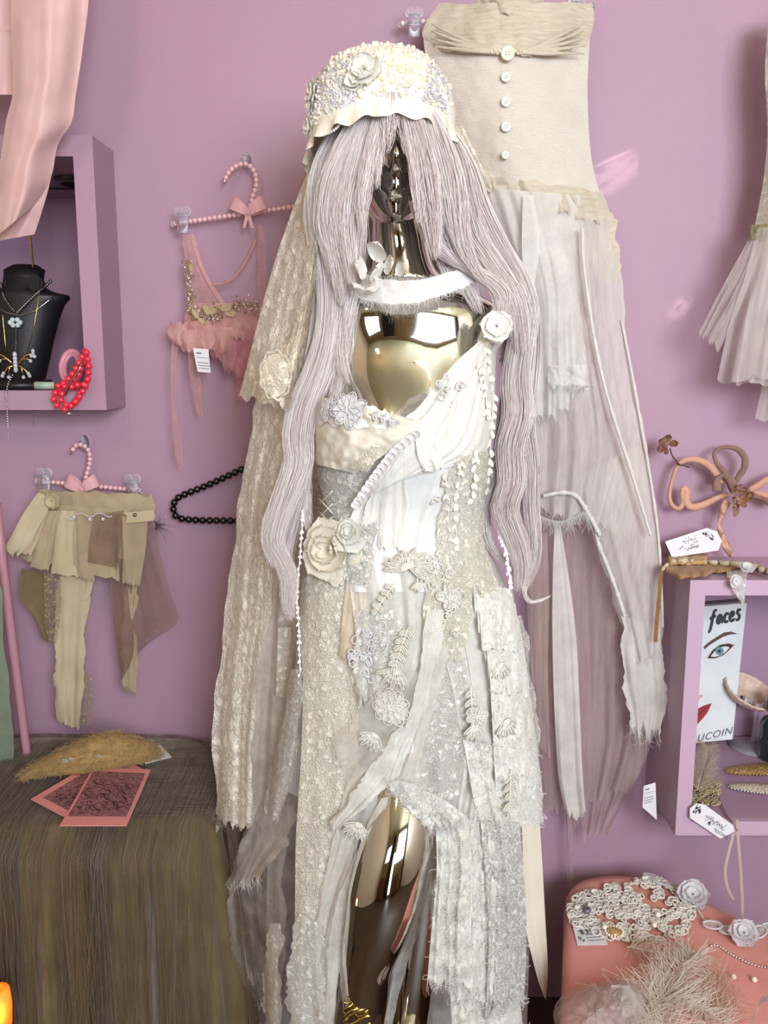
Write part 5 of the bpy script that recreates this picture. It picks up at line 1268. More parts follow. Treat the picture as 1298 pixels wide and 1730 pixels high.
spart('waistband', [(66, 828), (64, 850), (70, 872)], [(256, 836), (262, 856), (258, 878)], M_ol, YS - .015, 50, 14, bulge=.02, fold=.005, ffreq=5, crump=.005, top=6)
spart('waistband_back', [(70, 828), (80, 836), (90, 846)], [(250, 834), (240, 846), (230, 852)], M_tan, YS + .012, 30, 8, fold=.004, ffreq=4)
spart('front_panel', [(60, 850), (44, 900), (30, 945)], [(250, 862), (244, 920), (236, 985)], M_ol, YS - .018, 70, 34, bulge=.025, fold=.010, ffreq=7, hem=14, hemf=4, crump=.004)
for k, (xl0, xl1, xr0, xr1, yb) in enumerate(((62, 28, 84, 52, 938), (82, 50, 104, 82, 964), (102, 86, 128, 132, 975), (128, 132, 158, 160, 982), (158, 152, 186, 196, 978))):
    spart('pleat', [(xl0, 862), ((xl0 + xl1) / 2, 905), (xl1, yb - 6)], [(xr0, 864), ((xr0 + xr1) / 2, 908), (xr1, yb)], (M_ol2, M_ol, M_ol2, M_tan, M_ol)[k], YS - .045, 14, 22, fold=.006, ffreq=.9, fphase=k * .2, hem=5)
spart('side_flap', [(64, 832), (38, 870), (16, 912), (6, 930)], [(92, 842), (72, 878), (48, 920), (30, 940)], cloth('ivory_green_cotton', '#d0c6a6', '#c6bb9a', transl=.2, crs=50, crb=.3), YS - .055, 14, 24, fold=.006, ffreq=1, hem=14)
spart('side_tulle', [(180, 866), (182, 930), (188, 1010), (196, 1080), (205, 1150)], [(256, 876), (272, 940), (288, 1000), (300, 1052), (244, 1086)], M_br, YS - .035, 30, 34, fold=.010, ffreq=3)
spart('hip_tulle', [(160, 870), (152, 910), (148, 950)], [(210, 862), (206, 900), (200, 960)], M_br, YS - .056, 16, 16, fold=.006, ffreq=2)
spart('tan_flap', [(206, 872), (208, 930), (206, 985)], [(250, 878), (246, 930), (236, 990)], M_tan, YS - .062, 16, 20, fold=.006, ffreq=1.2, hem=6)
spart('belt_strap', [(208, 866), (214, 872), (212, 884)], [(258, 862), (262, 872), (258, 880)], M_ol2, YS - .07, 14, 6)
obj('belt_stud', MB().sphere(W(228, 870, YS - .074), .004, 8, 6), M_gun, sk)
spart('rear_brown_strip', [(36, 960), (34, 1010), (55, 1040), (72, 1082)], [(78, 968), (80, 1010), (82, 1050), (86, 1086)], M_br2, YS - .01, 14, 24, fold=.005, ffreq=1, hem=6)
spart('crochet_strip', [(74, 966), (75, 1010), (77, 1060), (84, 1084)], [(102, 970), (104, 1010), (100, 1060), (94, 1088)], M_croc, YS - .03, 12, 30, fold=.003, ffreq=1)
spart('long_cream_tail', [(96, 972), (92, 1050), (95, 1110), (92, 1170), (100, 1220)], [(150, 975), (148, 1050), (142, 1110), (140, 1160), (134, 1232)], M_ol2, YS - .022, 20, 44, fold=.008, ffreq=2, side=6, hem=8, crump=.003)
spart('crochet_strip', [(132, 1130), (134, 1180), (132, 1226)], [(154, 1140), (158, 1190), (152, 1226)], M_croc, YS - .018, 10, 20, fold=.003, ffreq=1)
spart('narrow_tail', [(148, 978), (144, 1000), (136, 1014)], [(160, 972), (154, 1000), (146, 1012)], M_ol2, YS - .03, 6, 12)
spart('narrow_tail', [(190, 976), (192, 1040), (200, 1110), (206, 1140)], [(204, 980), (206, 1050), (208, 1110), (210, 1150)], M_br, YS - .01, 8, 26, hem=14)
spart('narrow_tail', [(210, 984), (208, 1050), (206, 1110), (208, 1160)], [(234, 988), (228, 1050), (232, 1110), (230, 1172)], M_tan, YS - .03, 10, 30, fr=40, hem=14, side=5, fold=.004)
mb = flower('yellow_rosette', W(90, 846, YS - .06), (-.1, -1, .1), .018, M_ol2, sk, 7, 2, .3, 4)
mb = MB(); q_ = random.Random(2)
for k in range(22): mb.sphere(W(112 + 3.6 * k, 872 + 3 * math.sin(k * .7) - 2 + (4 if k < 4 else 0), YS - .062), .0018, 6, 4)
for (px, py) in ((125, 873), (152, 877), (174, 877)): mb.sphere(W(px, py, YS - .064), .0036, 6, 4)
obj('clear_bead_trim', mb, M_crystal, sk, kind='stuff')
fray('dark_feather_tuft', [W(258, 880, YS - .05), W(264, 886, YS - .05), W(262, 892, YS - .05)], 60, .030, plain('dark_feather', '#4a3b36', .8), sk, .6, down=(1, -.2, -.2))

# ------------------------------------------------------------------ black beaded hanger
bh = thing('black_hanger', 'black beaded clothes hanger on the pink wall beside the veil', 'hanger', tuple(W(400, 860, 1.82)))
YH = 1.828
path = [(520, 742), (460, 768), (400, 797), (350, 820), (306, 838), (295, 848), (293, 860), (302, 875), (340, 879), (390, 880), (470, 884), (560, 888), (650, 892), (735, 892), (746, 880), (738, 866), (690, 838), (620, 800), (560, 765), (522, 742)]
P3 = [W(x, y, YH) for x, y in path]
for p in along(P3, .0145): inst('bead', bead_black, p, bh, .0078)
obj('core_wire', MB().tube([Vector(p) for p in cat([tuple(p) for p in P3], 120)], .002, 6), M_blackbead, bh)
obj('hook', MB().tube([W(x, y, YH) for x, y in cat([(520, 742), (521, 715), (535, 695), (525, 675), (508, 682)], 20)], .003, 8), M_blackbead, bh)

# ------------------------------------------------------------------ draped table at the left
ZT = .66
tb = thing('draped_table', 'small side table covered to the floor in olive velvet and brown hair-like tulle', 'table', (-.64, 1.62, 0))
M_velvet = cloth('olive_velvet', '#7d7148', '#6b603a', transl=.05, rough=.6, crs=14, crb=.4, wb=.1, sheen=.5, stretch=(2, 2, .4))
tx0, tx1, ty0, ty1, rc = -1.02, -.325, 1.44, 1.815, .17
per = []
for (cx, cy, a0) in ((tx1 - rc, ty0 + rc, -90), (tx1 - rc, ty1 - rc, 0), (tx0 + rc, ty1 - rc, 90), (tx0 + rc, ty0 + rc, 180)):
    for k in range(12): per.append((cx + rc * math.cos(R(a0 + 90 * k / 11)), cy + rc * math.sin(R(a0 + 90 * k / 11)), math.cos(R(a0 + 90 * k / 11)), math.sin(R(a0 + 90 * k / 11))))
Pp = np.array(per + per[:1]); d_ = np.concatenate([[0], np.cumsum(np.linalg.norm(np.diff(Pp[:, :2], axis=0), axis=1))]); NP = 240
pp = [tuple(np.interp(q, d_, Pp[:, k]) for k in range(4)) for q in np.linspace(0, d_[-1], NP, endpoint=False)]
rows = []
mx, my = (tx0 + tx1) / 2, (ty0 + ty1) / 2
for s_ in (.02, .4, .75, .92): rows.append([(mx + (x - mx) * s_, my + (y - my) * s_, ZT + .004 + .003 * nz(x * 20 * s_, y * 20 * s_)) for x, y, a, b in pp])
for j in range(26):
    v = j / 25; row = []
    for i, (x, y, a, b) in enumerate(pp):
        f = (.002 + .052 * min(1, v * 1.6)) * (math.sin(i * 2 * math.pi * 12 / NP + 1.2 * nz(i * .05, 3)) + .4 * math.sin(i * 2 * math.pi * 37 / NP + v))
        fl = .035 * v + .012 * (1 - math.exp(-v * 12)) + f
        y2 = min(y + b * fl, 1.84)
        row.append((x + a * fl, y2, ZT - (ZT - .003) * v - (.004 if j == 0 else 0) * 0))
    rows.append(row)
obj('velvet_cover', MB().grid(rows, True), M_velvet, tb)
for (x, y) in ((tx0 + .12, ty0 + .11), (tx1 - .12, ty0 + .11), (tx0 + .12, ty1 - .11), (tx1 - .12, ty1 - .11)):
    obj('leg', MB().tube([(x, y, 0), (x, y, ZT - .02)], .02, 10), M_lampcord, tb)
obj('table_top', MB().prism([(mx + (x - mx) * .97, my + (y - my) * .95, ZT - .022) for x, y, a, b in pp[::4]], (0, 0, .018)), M_lampcord, tb, False)
# fine hair-like tulle over it
M_bh = hairmat('brown_hair_tulle', '#5e4a3c', '#8e7866', .45, .4, .2, .2)
n, m = 1000, 30; PP = []
clx = rng.random(90)
for k in range(n):
    if k < 850: x = tx0 + .02 + (tx1 - tx0 + .01) * np.clip(clx[k % 90] + rng.normal(0, .018), 0, 1)
    else: x = tx0 + (tx1 - tx0) * rng.random()
    if -.62 < x < -.54 and rng.random() < .75: continue
    if x > -.47 and rng.random() < .6: continue
    y0 = 1.52 + .26 * rng.random(); sway = rng.normal(0, .03); zend = .02 + .25 * rng.random() ** 3; lift = .006 + .022 * rng.random(); p_ = rng.random() * 6
    L1 = y0 - ty0; L2 = ZT - zend; Lt = L1 + .05 + L2; pts = []
    for j in range(m):
        s_ = Lt * j / (m - 1)
        if s_ < L1: q = (y0 - s_, ZT + .006 + lift * .3)
        elif s_ < L1 + .05:
            a = (s_ - L1) / .05 * math.pi / 2; q = (ty0 - .022 * math.sin(a), ZT + .006 + lift * .3 - .022 * (1 - math.cos(a)))
        else:
            q = (ty0 - .022 - lift - .040 * (s_ - L1 - .05) / L2 - .02, ZT - .016 - (s_ - L1 - .05))
        u = j / (m - 1); pts.append((x + sway * u * u + .006 * math.sin(7 * u + p_), q[0], q[1]))
    PP.append(pts)
# strands over the right-hand side of the table
for k in range(180):
    y = ty0 + .02 + (ty1 - ty0 - .05) * rng.random(); x0 = tx1 - .05 - .1 * rng.random(); lift = .004 + .012 * rng.random(); p_ = rng.random() * 6; zend = .02 + .3 * rng.random() ** 2; sway = rng.normal(0, .02)
    L1 = tx1 - x0; L2 = ZT - zend; Lt = L1 + .05 + L2; pts = []
    for j in range(m):
        s_ = Lt * j / (m - 1)
        if s_ < L1: q = (x0 + s_, ZT + .008)
        elif s_ < L1 + .05:
            a = (s_ - L1) / .05 * math.pi / 2; q = (tx1 + .022 * math.sin(a), ZT + .008 - .022 * (1 - math.cos(a)))
        else: q = (tx1 + .022 + lift + .05 * (s_ - L1 - .05) / L2 + .015, ZT - .014 - (s_ - L1 - .05))
        u = j / (m - 1); pts.append((q[0], y + sway * u * u + .005 * math.sin(7 * u + p_), q[1]))
    PP.append(pts)
strands('hair_tulle', np.array(PP), .00042, M_bh, tb, ref=(1, .2, .1), kind='stuff')
# sheer brown layer under the strands
rows2 = [[Vector((p[0] + pp[i][2] * .008, min(p[1] + pp[i][3] * .008, 1.845), p[2] + .004)) for i, p in enumerate(r_)] for r_ in rows]
obj('sheer_brown_layer', MB().grid(rows2, True), cloth('brown_net', '#86705f', '#786252', .3, .3, crs=20, crb=.2, avar=.28, stretch=(3, 3, .3)), tb)
ZS = ZT + .017
# fuzzy crescent hat
fz = thing('mohair_headpiece', 'tan mohair crescent headpiece with sequins lying on the draped table', 'headpiece', tuple(ground(150, 1260, ZS)))
ctrl = [(38, 1292, .010), (62, 1286, .020), (95, 1280, .030), (140, 1274, .040), (190, 1268, .038), (232, 1262, .028), (266, 1256, .010)]
cen = [ground(px, py + 10, ZS + .02) for px, py, r_ in ctrl]; rad = [c[2] for c in ctrl]
Pc = cat([tuple(p) for p in cen], 30); rr = np.interp(np.linspace(0, 1, 30), np.linspace(0, 1, 7), rad); rows = []
for i in range(30):
    rows.append([(Pc[i][0] + .2 * rr[i] * math.cos(a), Pc[i][1] + rr[i] * 1.1 * math.sin(a), max(ZS, ZS + rr[i] * .75 + rr[i] * .95 * math.cos(a) * 1.0 - 0)) for a in np.linspace(0, 2 * math.pi, 20, endpoint=False)])
M_moh = plain('tan_mohair', '#a88a58', .9, '#937645', 60, bump=.6, bs=200)
obj('felt_body', MB().grid(rows, True), M_moh, fz)
Sf = []; 
for k in range(2600):
    i = rng.integers(0, 30); a = rng.uniform(-1.7, 1.7) ; p = np.array(rows[i][int((a % (2 * math.pi)) / (2 * math.pi) * 20) % 20]) + rng.normal(0, .002, 3)
    d = np.array([rng.normal(0, .8), -.4 * rng.random() + rng.normal(0, .4), .4 * rng.random()]); d /= np.linalg.norm(d) + 1e-6; L = rng.uniform(.008, .02)
    Sf.append([p + d * L * t + np.array([0, 0, -.006 * t * t]) + rng.normal(0, .0008, 3) for t in (0, .33, .66, 1)])
strands('mohair_fuzz', np.array(Sf), .00035, hairmat('mohair_fibre', '#a3855a', '#c9ad7a', .6, .3), fz, kind='stuff')
for (px, py, r_) in ((163, 1244, .0075), (146, 1254, .006), (136, 1260, .006), (125, 1262, .006), (172, 1254, .005), (182, 1256, .006)):
    c = ground(px, py, ZS + .045); o = c + Vector((0, -.050, -.004))
    obj('sequin', MB().ellipse_disc(o, (r_, 0, 0), (0, -.4 * r_, .9 * r_), 16, (0, -.0006, 0)), plain('iridescent_sequin', '#e8efe6', .06, metal=.6, coat=1), fz, False)
# two pink cards
M_pkc = plain('pink_card', '#d88f8c', .6, '#d38885', 20)
def printart(name='sketch_print'):
    g = NT(name); col = g.mix(g.ramp(g.noise(90, 6, .7, 2.5), .42, .56), rgb('#5c3a3f'), rgb('#9d6b6c')); return g.done(g.pbsdf(col, .6))
M_art = printart()
def card(corners_px, z, label, inset, seed):
    c = [ground(x, y, z) for x, y in corners_px]
    t = thing('greeting_card', label, 'card', tuple((c[0] + c[2]) / 2))
    obj('card', MB().prism(c, (0, 0, .0014)), M_pkc, t, False)
    def bl(u, v): return c[0] * (1 - u) * (1 - v) + c[1] * u * (1 - v) + c[2] * u * v + c[3] * (1 - u) * v + Vector((0, 0, .0018))
    u0, u1, v0, v1 = inset
    a = [bl(u0, v0), bl(u1, v0), bl(u1, v1), bl(u0, v1)]
    obj('printed_panel', MB().add(a, [(0, 1, 2, 3)]), M_art, t, False)
    mb = MB(); rs = random.Random(seed)
    for k in range(34):
        u = rs.uniform(u0 + .1, u1 - .15); v = rs.uniform(v0 + .2, v1 - .08); a0 = rs.uniform(0, 6.28); r_ = rs.uniform(.03, .10)
        pts = [bl(min(u1, max(u0, u + r_ * math.cos(a0 + q * 1.4) * (1 + .5 * math.sin(q * 3)))), min(v1, max(v0, v + .6 * r_ * math.sin(a0 + q * 1.9)))) + Vector((0, 0, .0006)) for q in np.linspace(0, 4, 16)]
        w = .0007; mb.grid([[p + Vector((0, -w, 0)) for p in pts], [p + Vector((0, w, 0)) for p in pts]])
    obj('sketch_lines', mb, plain('dark_sketch_ink', '#33202a', .6), t, False, kind='stuff')
    return t
card([(52, 1351), (183, 1274), (246, 1302), (118, 1386)], ZS + .0005, 'pink printed card partly under another card on the draped table', (.08, .92, .14, .90), 1)
card([(158, 1297), (255, 1301), (214, 1396), (101, 1396)], ZS + .0045, 'pink printed card lying on top of another card', (.04, .94, .08, .86), 2)
tag('price_tag', 'white printed tag beside the mohair headpiece on the draped table', [ground(230, 1270, ZS + .004), ground(272, 1259, ZS + .004), ground(290, 1279, ZS + .004), ground(246, 1290, ZS + .004)], pl, ink=M_ink)
# small lit lantern in front of the table
lp = W(-4, 1700, 1.27)
lt = thing('paper_lantern', 'small glowing orange lantern at the foot of the draped table', 'lamp', (lp.x, lp.y, 0))
mb = MB()
rows = [[(lp.x + r_ * math.cos(a), lp.y + r_ * math.sin(a), lp.z + h) for a in np.linspace(0, 2 * math.pi, 16, endpoint=False)] for r_, h in ((.012, -.035), (.02, -.033), (.022, 0), (.02, .028), (.012, .03))]
obj('shade', mb.grid(rows, True), plain('lit_orange_paper', '#ff9a3c', .6, emit='#ff6a10', estr=.9), lt)
obj('stand', MB().tube([(lp.x, lp.y, 0), (lp.x, lp.y, lp.z - .033)], .008, 10), M_lampcord, lt)
obj('foot', MB().ellipse_disc((lp.x, lp.y, 0), (.05, 0, 0), (0, .05, 0), 24, (0, 0, .01)), M_lampcord, lt, False)
pl_ = bpy.data.lights.new('lantern_glow', 'POINT'); pl_.energy = .9; pl_.color = (1, .55, .2); pl_.shadow_soft_size = .03
plo = bpy.data.objects.new('lantern_glow', pl_); COL.objects.link(plo); plo.location = (lp.x, lp.y - .03, lp.z)
# pink pole and green cloth at the far edge
solo('pink_pole', MB().tube([W(-6, 850, 1.72), W(2, 930, 1.72), W(20, 1080, 1.72), W(44, 1262, 1.72), W(52, 1330, 1.72)], [.0085, .009, .009, .008], 12), plain('pink_lacquer', '#b07f8c', .4), 'slim pink pole leaning in the corner behind the mohair headpiece', 'pole')
gcl = thing('green_cloth', 'sage green cloth hanging at the edge beside the pink pole', 'cloth', tuple(W(-10, 1150, 1.68)))
obj('cloth_sheet', gm(sheet([(-120, 940), (-120, 1100), (-120, 1330)], [(-2, 960), (10, 1100), (28, 1330)], 1.68, 30, 40, fold=.014, ffreq=3, crump=.005, side=4)), cloth('sage_cloth', '#7f8a78', '#6f7a68', transl=.1, crs=60), gcl)
obj('wall_peg', MB().tube([W(-40, 944, 1.67), W(-40, 944, YW)], .006, 8), M_lampcord, gcl)

# ------------------------------------------------------------------ peach pouf at the right
ZP = .385
po = [(953, 1530), (957, 1505), (968, 1488), (995, 1476), (1040, 1472), (1092, 1478), (1150, 1497), (1205, 1524), (1255, 1548), (1310, 1574), (1380, 1612), (1440, 1660), (1440, 1760), (1400, 1880), (1200, 1930), (1000, 1900), (952, 1800), (952, 1650)]
P2 = cat([tuple(ground(x, y, ZP)) for x, y in po + po[:1]], 121)[:-1]; cxy = P2.mean(axis=0)
rows = []
for s_, z in ((.01, ZP), (.5, ZP), (.90, ZP), (.97, ZP - .004), (1, ZP - .02), (.995, ZP - .1), (1, .12), (.98, 0)):
    rows.append([(cxy[0] + (p[0] - cxy[0]) * s_, cxy[1] + (p[1] - cxy[1]) * s_, z) for p in P2])
solo('peach_pouf', MB().grid(rows, True), cloth('peach_felt', '#e0968a', '#d98d84', transl=.02, rough=.8, crs=90, crb=.25, weave=1200, wb=.2), 'peach felt-covered pouf table laden with lace and feathers', 'pouf')
def gp(px, py, dz=0.0): return ground(px, py, ZP + dz)
# crochet lace collar: rings and small flowers of cord
lc = thing('crochet_collar', 'cream crochet lace collar spread on the peach pouf', 'collar', tuple(gp(1070, 1540)))
M_cr = cloth('crochet_cotton', '#f4efe4', '#ebe5d8', transl=.15, crs=300, crb=.6)
rs = random.Random(11); mb = MB()
def inside(px, py):
    if not 962 < px < 1170: return False
    lo = np.interp(px, [962, 985, 1020, 1060, 1085, 1110, 1140, 1170], [1530, 1505, 1494, 1494, 1482, 1480, 1498, 1520]); hi = np.interp(px, [962, 990, 1020, 1060, 1090, 1120, 1150, 1170], [1560, 1566, 1580, 1588, 1586, 1590, 1582, 1560])
    return lo < py < hi
for _ in range(900):
    px, py = rs.uniform(962, 1170), rs.uniform(1478, 1592)
    if not inside(px, py): continue
    if any(((px - hx) / 13) ** 2 + ((py - hy) / 9) ** 2 < 1 for hx, hy in ((1040, 1555), (1068, 1557), (1095, 1508), (1098, 1526), (1118, 1530), (1128, 1508), (1142, 1558), (1010, 1500), (1075, 1500), (1016, 1552), (1108, 1575))): continue
    c = gp(px, py, .004 + .006 * rs.random()); r_ = rs.uniform(.0035, .0085); ti = rs.uniform(-.3, .5)
    if len(mb.v) > 26000: break
    mb.tube([c + Vector((r_ * math.cos(a), r_ * math.sin(a), ti * r_ * math.sin(a))) for a in np.linspace(0, 2 * math.pi, 9)], .0019, 5, False)
obj('crochet_rings', mb, M_cr, lc, kind='stuff')
mb = MB()
for px, py in ((978, 1540), (1000, 1536), (1006, 1512), (1092, 1490)):
    for k in range(6): mb.petal(gp(px, py, .008), (math.cos(k * 1.05), math.sin(k * 1.05), .3), (0, 0, 1), .012, .010, .4)
obj('crochet_rosettes', mb, M_cr, lc, kind='stuff')
solo('dark_bead_charm', MB().sphere(gp(992, 1537, .018), .009, 12, 8, (1, 1, .7)), plain('smoky_bead', '#4d4650', .2, '#8a828a', 80), 'smoky grey bead on the crochet collar beside the price tag', 'bead')
# enamel brooch
bq = thing('pearl_brooch', 'round gold brooch ringed with tiny pearls at the collar edge', 'brooch', tuple(gp(1038, 1576)))
obj('stone', MB().sphere(gp(1038, 1575, .012), .0135, 16, 10, (1, 1, .55)), plain('gold_stone', '#c9b070', .12, metal=.5, coat=1), bq)
mb = MB()
for k in range(18): mb.sphere(gp(1038, 1575, .012) + Vector((.0165 * math.cos(k * .349), .0165 * math.sin(k * .349), .002)), .0024, 7, 5)
obj('pearl_ring', mb, M_pearl, bq, kind='stuff')
for k, (px, py) in enumerate(((1060, 1588), (1106, 1563), (1240, 1650), (1275, 1655), (1128, 1682), (1112, 1545), (1172, 1609), (1022, 1566))):
    solo('loose_pearl', MB().sphere(gp(px, py, .006 + (.012 if k in (1, 4, 5, 7) else 0)), .005, 12, 8), M_pearl, ('loose white pearl below the gold brooch', 'white pearl on the crochet lace', 'white pearl beside the silver bead string', 'white pearl near the lace headband', 'white pearl nestled in the cream feathers', 'white pearl in the middle of the crochet collar', 'white pearl at the foot of the lace flower garland', 'white pearl touching the gold brooch')[k], 'pearl')
# price tag $31
tg, n_ = tag('price_tag', 'white tag marked $31 tucked under the crochet collar', [gp(966, 1556, .004), gp(1015, 1552, .004), gp(1027, 1596, .003), gp(976, 1597, .003)], [(.35, .95, .62, .03, .03), (.35, .95, .74, .03, .03), (.4, .95, .86, .03, .03), (.1, .95, .45, .015, 0), (.08, .18, .75, .12, .12), (.2, .28, .85, .08, .1)], ink=M_greyink)
a_ = gp(980, 1578, .006); b_ = gp(1010, 1577, .006); obj('price_lettering', text_mesh('$31', .019, a_, b_ - a_, (0, 1, .0)), M_ink, tg, False)
# feathers
def feather(name, label, spine, length, n, mat, curl=.3, par=None, catg='feather', ang=1.0, rad=.0004, lift=.03, up=.4):
    t = par or thing(name, label, catg, tuple(spine[0])); P = cat([tuple(p) for p in spine], 40); T = np.gradient(P, axis=0); T /= np.linalg.norm(T, axis=1, keepdims=True); Q = []
    for k in range(n):
        i = rng.integers(2, 40); sd = 1 if rng.random() < .5 else -1; side = np.cross(T[i], [0, 0, 1]) * sd; side /= np.linalg.norm(side) + 1e-6
        d = T[i] * rng.uniform(.1, .9) + side * ang * rng.uniform(.5, 1.2) + np.array([0, 0, up * rng.random()]); d /= np.linalg.norm(d); L = length * rng.uniform(.5, 1.1) * (1 - .4 * i / 40)
        c2 = np.cross(d, [0, 0, 1]) * curl * rng.normal(0, 1) + np.array([0, 0, rng.normal(0, .25)])
        Q.append([P[i] + d * L * s_ + c2 * L * s_ * s_ for s_ in np.linspace(0, 1, 7)])
    Q = np.array(Q); Q[:, :, 2] = np.maximum(Q[:, :, 2], spine[0].z - .002)
    strands('barbs' if par is None else name, Q, rad * np.linspace(1, .5, 7)[None, :], mat, t, kind='stuff')
    obj('quill', MB().tube([Vector(p) for p in P], [.0014, .0006], 6), M_cr, t)
    return t
M_feath = hairmat('cream_feather', '#f8f0e4', '#fffaf2', .7, .2, .4, .65)
M_feath2 = hairmat('beige_feather', '#f0dcc8', '#faeee0', .7, .2, .4, .65)
feather('ostrich_feather', 'large fluffy cream ostrich feather lying across the peach pouf', [gp(1110, 1800, .02), gp(1120, 1720, .03), gp(1135, 1650, .035), gp(1170, 1610, .03)], .07, 620, M_feath, .4, rad=.0007)
feather('ostrich_feather', 'beige feather with combed barbs just below the crochet collar', [gp(1060, 1600, .014), gp(1095, 1606, .018), gp(1130, 1618, .018), gp(1160, 1612, .02)], .05, 300, M_feath2, .2, rad=.0006)
feather('ostrich_feather', 'soft white feather plume at the front of the pouf', [gp(1050, 1740, .02), gp(1090, 1700, .03), gp(1130, 1680, .04), gp(1180, 1700, .04), gp(1230, 1730, .03)], .065, 520, M_feath, .5, rad=.0007)
feather('ostrich_feather', 'wispy pale feather trailing beside the silver bead string', [gp(1190, 1730, .02), gp(1205, 1690, .02), gp(1210, 1650, .02)], .06, 240, M_feath2, .6, rad=.0006)
# white flower garland
gl = thing('flower_garland', 'white lace flower garland with looped leaves along the pouf edge', 'garland', tuple(gp(1210, 1550)))
M_fl = cloth('white_organza', '#e9e6e8', '#e0dce0', transl=.35, crs=100, crb=.4)
for k, (px, py, r_) in enumerate(((1170, 1515, .034), (1256, 1580, .030), (1352, 1630, .03))):
    flower('lace_flower', gp(px, py, .012), (-.1, -.55, 1), r_, M_fl, gl, 6, 3, .35, k)
def loopleaf(px, py, a, l_):
    c = gp(px, py, .008); d = Vector((math.cos(a), math.sin(a), .1)); e = Vector((-math.sin(a), math.cos(a), .2)); k = l_
    mb = MB().tube([c + d * k * .5 * (1 - math.cos(q)) + e * k * .28 * math.sin(q) for q in np.linspace(0, 2 * math.pi, 16)], .0022, 5)
    o = obj('loop_leaf', mb, M_fl, gl); obj('leaf_net', MB().petal(c, d, (0, 0, 1), k * .95, k * .5, .05), M_sheer, o)
for (px, py, a, l_) in ((1188, 1560, -.4, .035), (1215, 1570, -.3, .035), (1232, 1574, -.2, .025), (1272, 1582, .6, .04), (1285, 1570, .3, .03), (1130, 1495, 2.6, .035), (1150, 1500, 2.8, .03), (1112, 1482, 2.9, .03)): loopleaf(px, py, a, l_)
obj('garland_cord', MB().tube([gp(1110, 1485, .006), gp(1165, 1512, .008), gp(1195, 1562, .006), gp(1230, 1574, .006), gp(1260, 1580, .008), gp(1300, 1576, .006), gp(1350, 1620, .006)], .0016, 5), M_fl, gl)
# silver bead string
bs_ = thing('bead_string', 'string of tiny silver beads curving over the peach pouf', 'beads', tuple(gp(1250, 1615)))
bpts = [gp(1200, 1598, .003), gp(1215, 1599, .003), gp(1235, 1612, .003), gp(1255, 1622, .003), gp(1280, 1632, .003), gp(1310, 1636, .003), gp(1340, 1640, .003)]
beadrun('beads', bpts, .0056, .0026, plain('silver_bead', '#ded8d2', .12, metal=.8), bs_)
# tulle pouf and cream rosette
tp = thing('tulle_puff', 'sheer white and pink tulle puff slumped over the pouf corner', 'tulle', tuple(gp(1000, 1720)))
for k in range(4):
    rows = []
    cx_, cy_ = (985 + 22 * k, 1715 - 6 * k)
    for j in range(14):
        rows.append([gp(cx_ + (50 - 3 * k) * math.cos(a) * math.sin(j / 13 * 1.6), cy_ + 46 * math.sin(a) * math.sin(j / 13 * 1.6), .004 + .085 * math.cos(j / 13 * 1.57) ** .8 * (1 + .25 * nz(a * 1.5, j * .2, k))) for a in np.linspace(0, 2 * math.pi, 40, endpoint=False)])
    obj('tulle_layer', MB().grid(rows, True), M_sheer2 if k % 2 else cloth('pale_pink_tulle', '#ecd6d6', '#e6caca', .3, .3, crs=30), tp)
rose(gp(1052, 1692, .045), (-.1, -.8, .8), .026, M_petal, tp, 'cream_rosette')
lhb = thing('lace_headband', 'white lace headband arching at the edge of the pouf', 'headband', tuple(gp(1290, 1690)))
rows = []
for q in np.linspace(0, 1, 30):
    a = math.pi * (1.0 - 1.1 * q); c = gp(1330 + 62 * math.cos(a), 1745, .02) + Vector((0, 0, .085 * max(0, math.sin(a))))
    rows.append([c + Vector((.012 * k * math.cos(a), -.018 * k + .004 * math.sin(40 * q), .012 * k * math.sin(a))) for k in (-1, -.5, 0, .5, 1)])
obj('lace_band', MB().grid(rows), M_wlace2, lhb)

# ------------------------------------------------------------------ things on and in the right box
zr = NR['z0']; zt_ = NR['z1'] + .030
def gf(px, py, dz=0.0): return ground(px, py, zr + dz)
# book
bk = thing('cosmetics_book', 'tall white book titled faces with a made-up eye and red lips leaning in the box', 'book', tuple(gf(1180, 1262)))
def YBk(py): return 1.985 + (1256 - py) / 232 * .045
zb_ = gf(1200, 1258).z
bc_ = [W(1126, 1030, YBk(1030)), W(1262, 1019, YBk(1019)), W(1238, 1249, YBk(1249)), W(1104, 1262, YBk(1262))]
M_cover = plain('white_book_cover', '#dfe3e2', .35, '#d6dadb', 12)
obj('cover', MB().prism(bc_, (.0, .022, .004)), M_cover, bk, False)
obj('page_block', MB().prism([bc_[0] + Vector((.006, .003, .0015)), bc_[1] + Vector((-.004, .003, .0015)), bc_[1] + Vector((-.004, .019, .0045)), bc_[0] + Vector((.006, .019, .0045))], (0, 0, .003)), plain('paper_edge', '#6e6468', .7), bk, False)
def pr_(name, pts, mat, lift=.0012): return obj(name, MB().add([W(x, y, YBk(y) - lift) for x, y in pts], [tuple(range(len(pts)))]), mat, bk, False)
M_brow = plain('brow_brown', '#5c4038', .6); M_lash = plain('lash_dark', '#2c2024', .6); M_iris = plain('iris_teal', '#6f9a9c', .5, '#4d7f86', 300); M_lip = plain('lip_red', '#a8323c', .4, '#8e2a36', 120); M_skin = plain('skin_shade', '#c9a89a', .6)
pr_('printed_brow', [(1189, 1093), (1198, 1085), (1210, 1077), (1224, 1068.5), (1236, 1067), (1247, 1071), (1234, 1072), (1222, 1076), (1210, 1083), (1199, 1090), (1191, 1097)], M_brow)
pr_('printed_eyelid', [(1194, 1113), (1203, 1099), (1215, 1090), (1230, 1086), (1243, 1089), (1234, 1098), (1224, 1107), (1210, 1113)], M_skin, .0011)
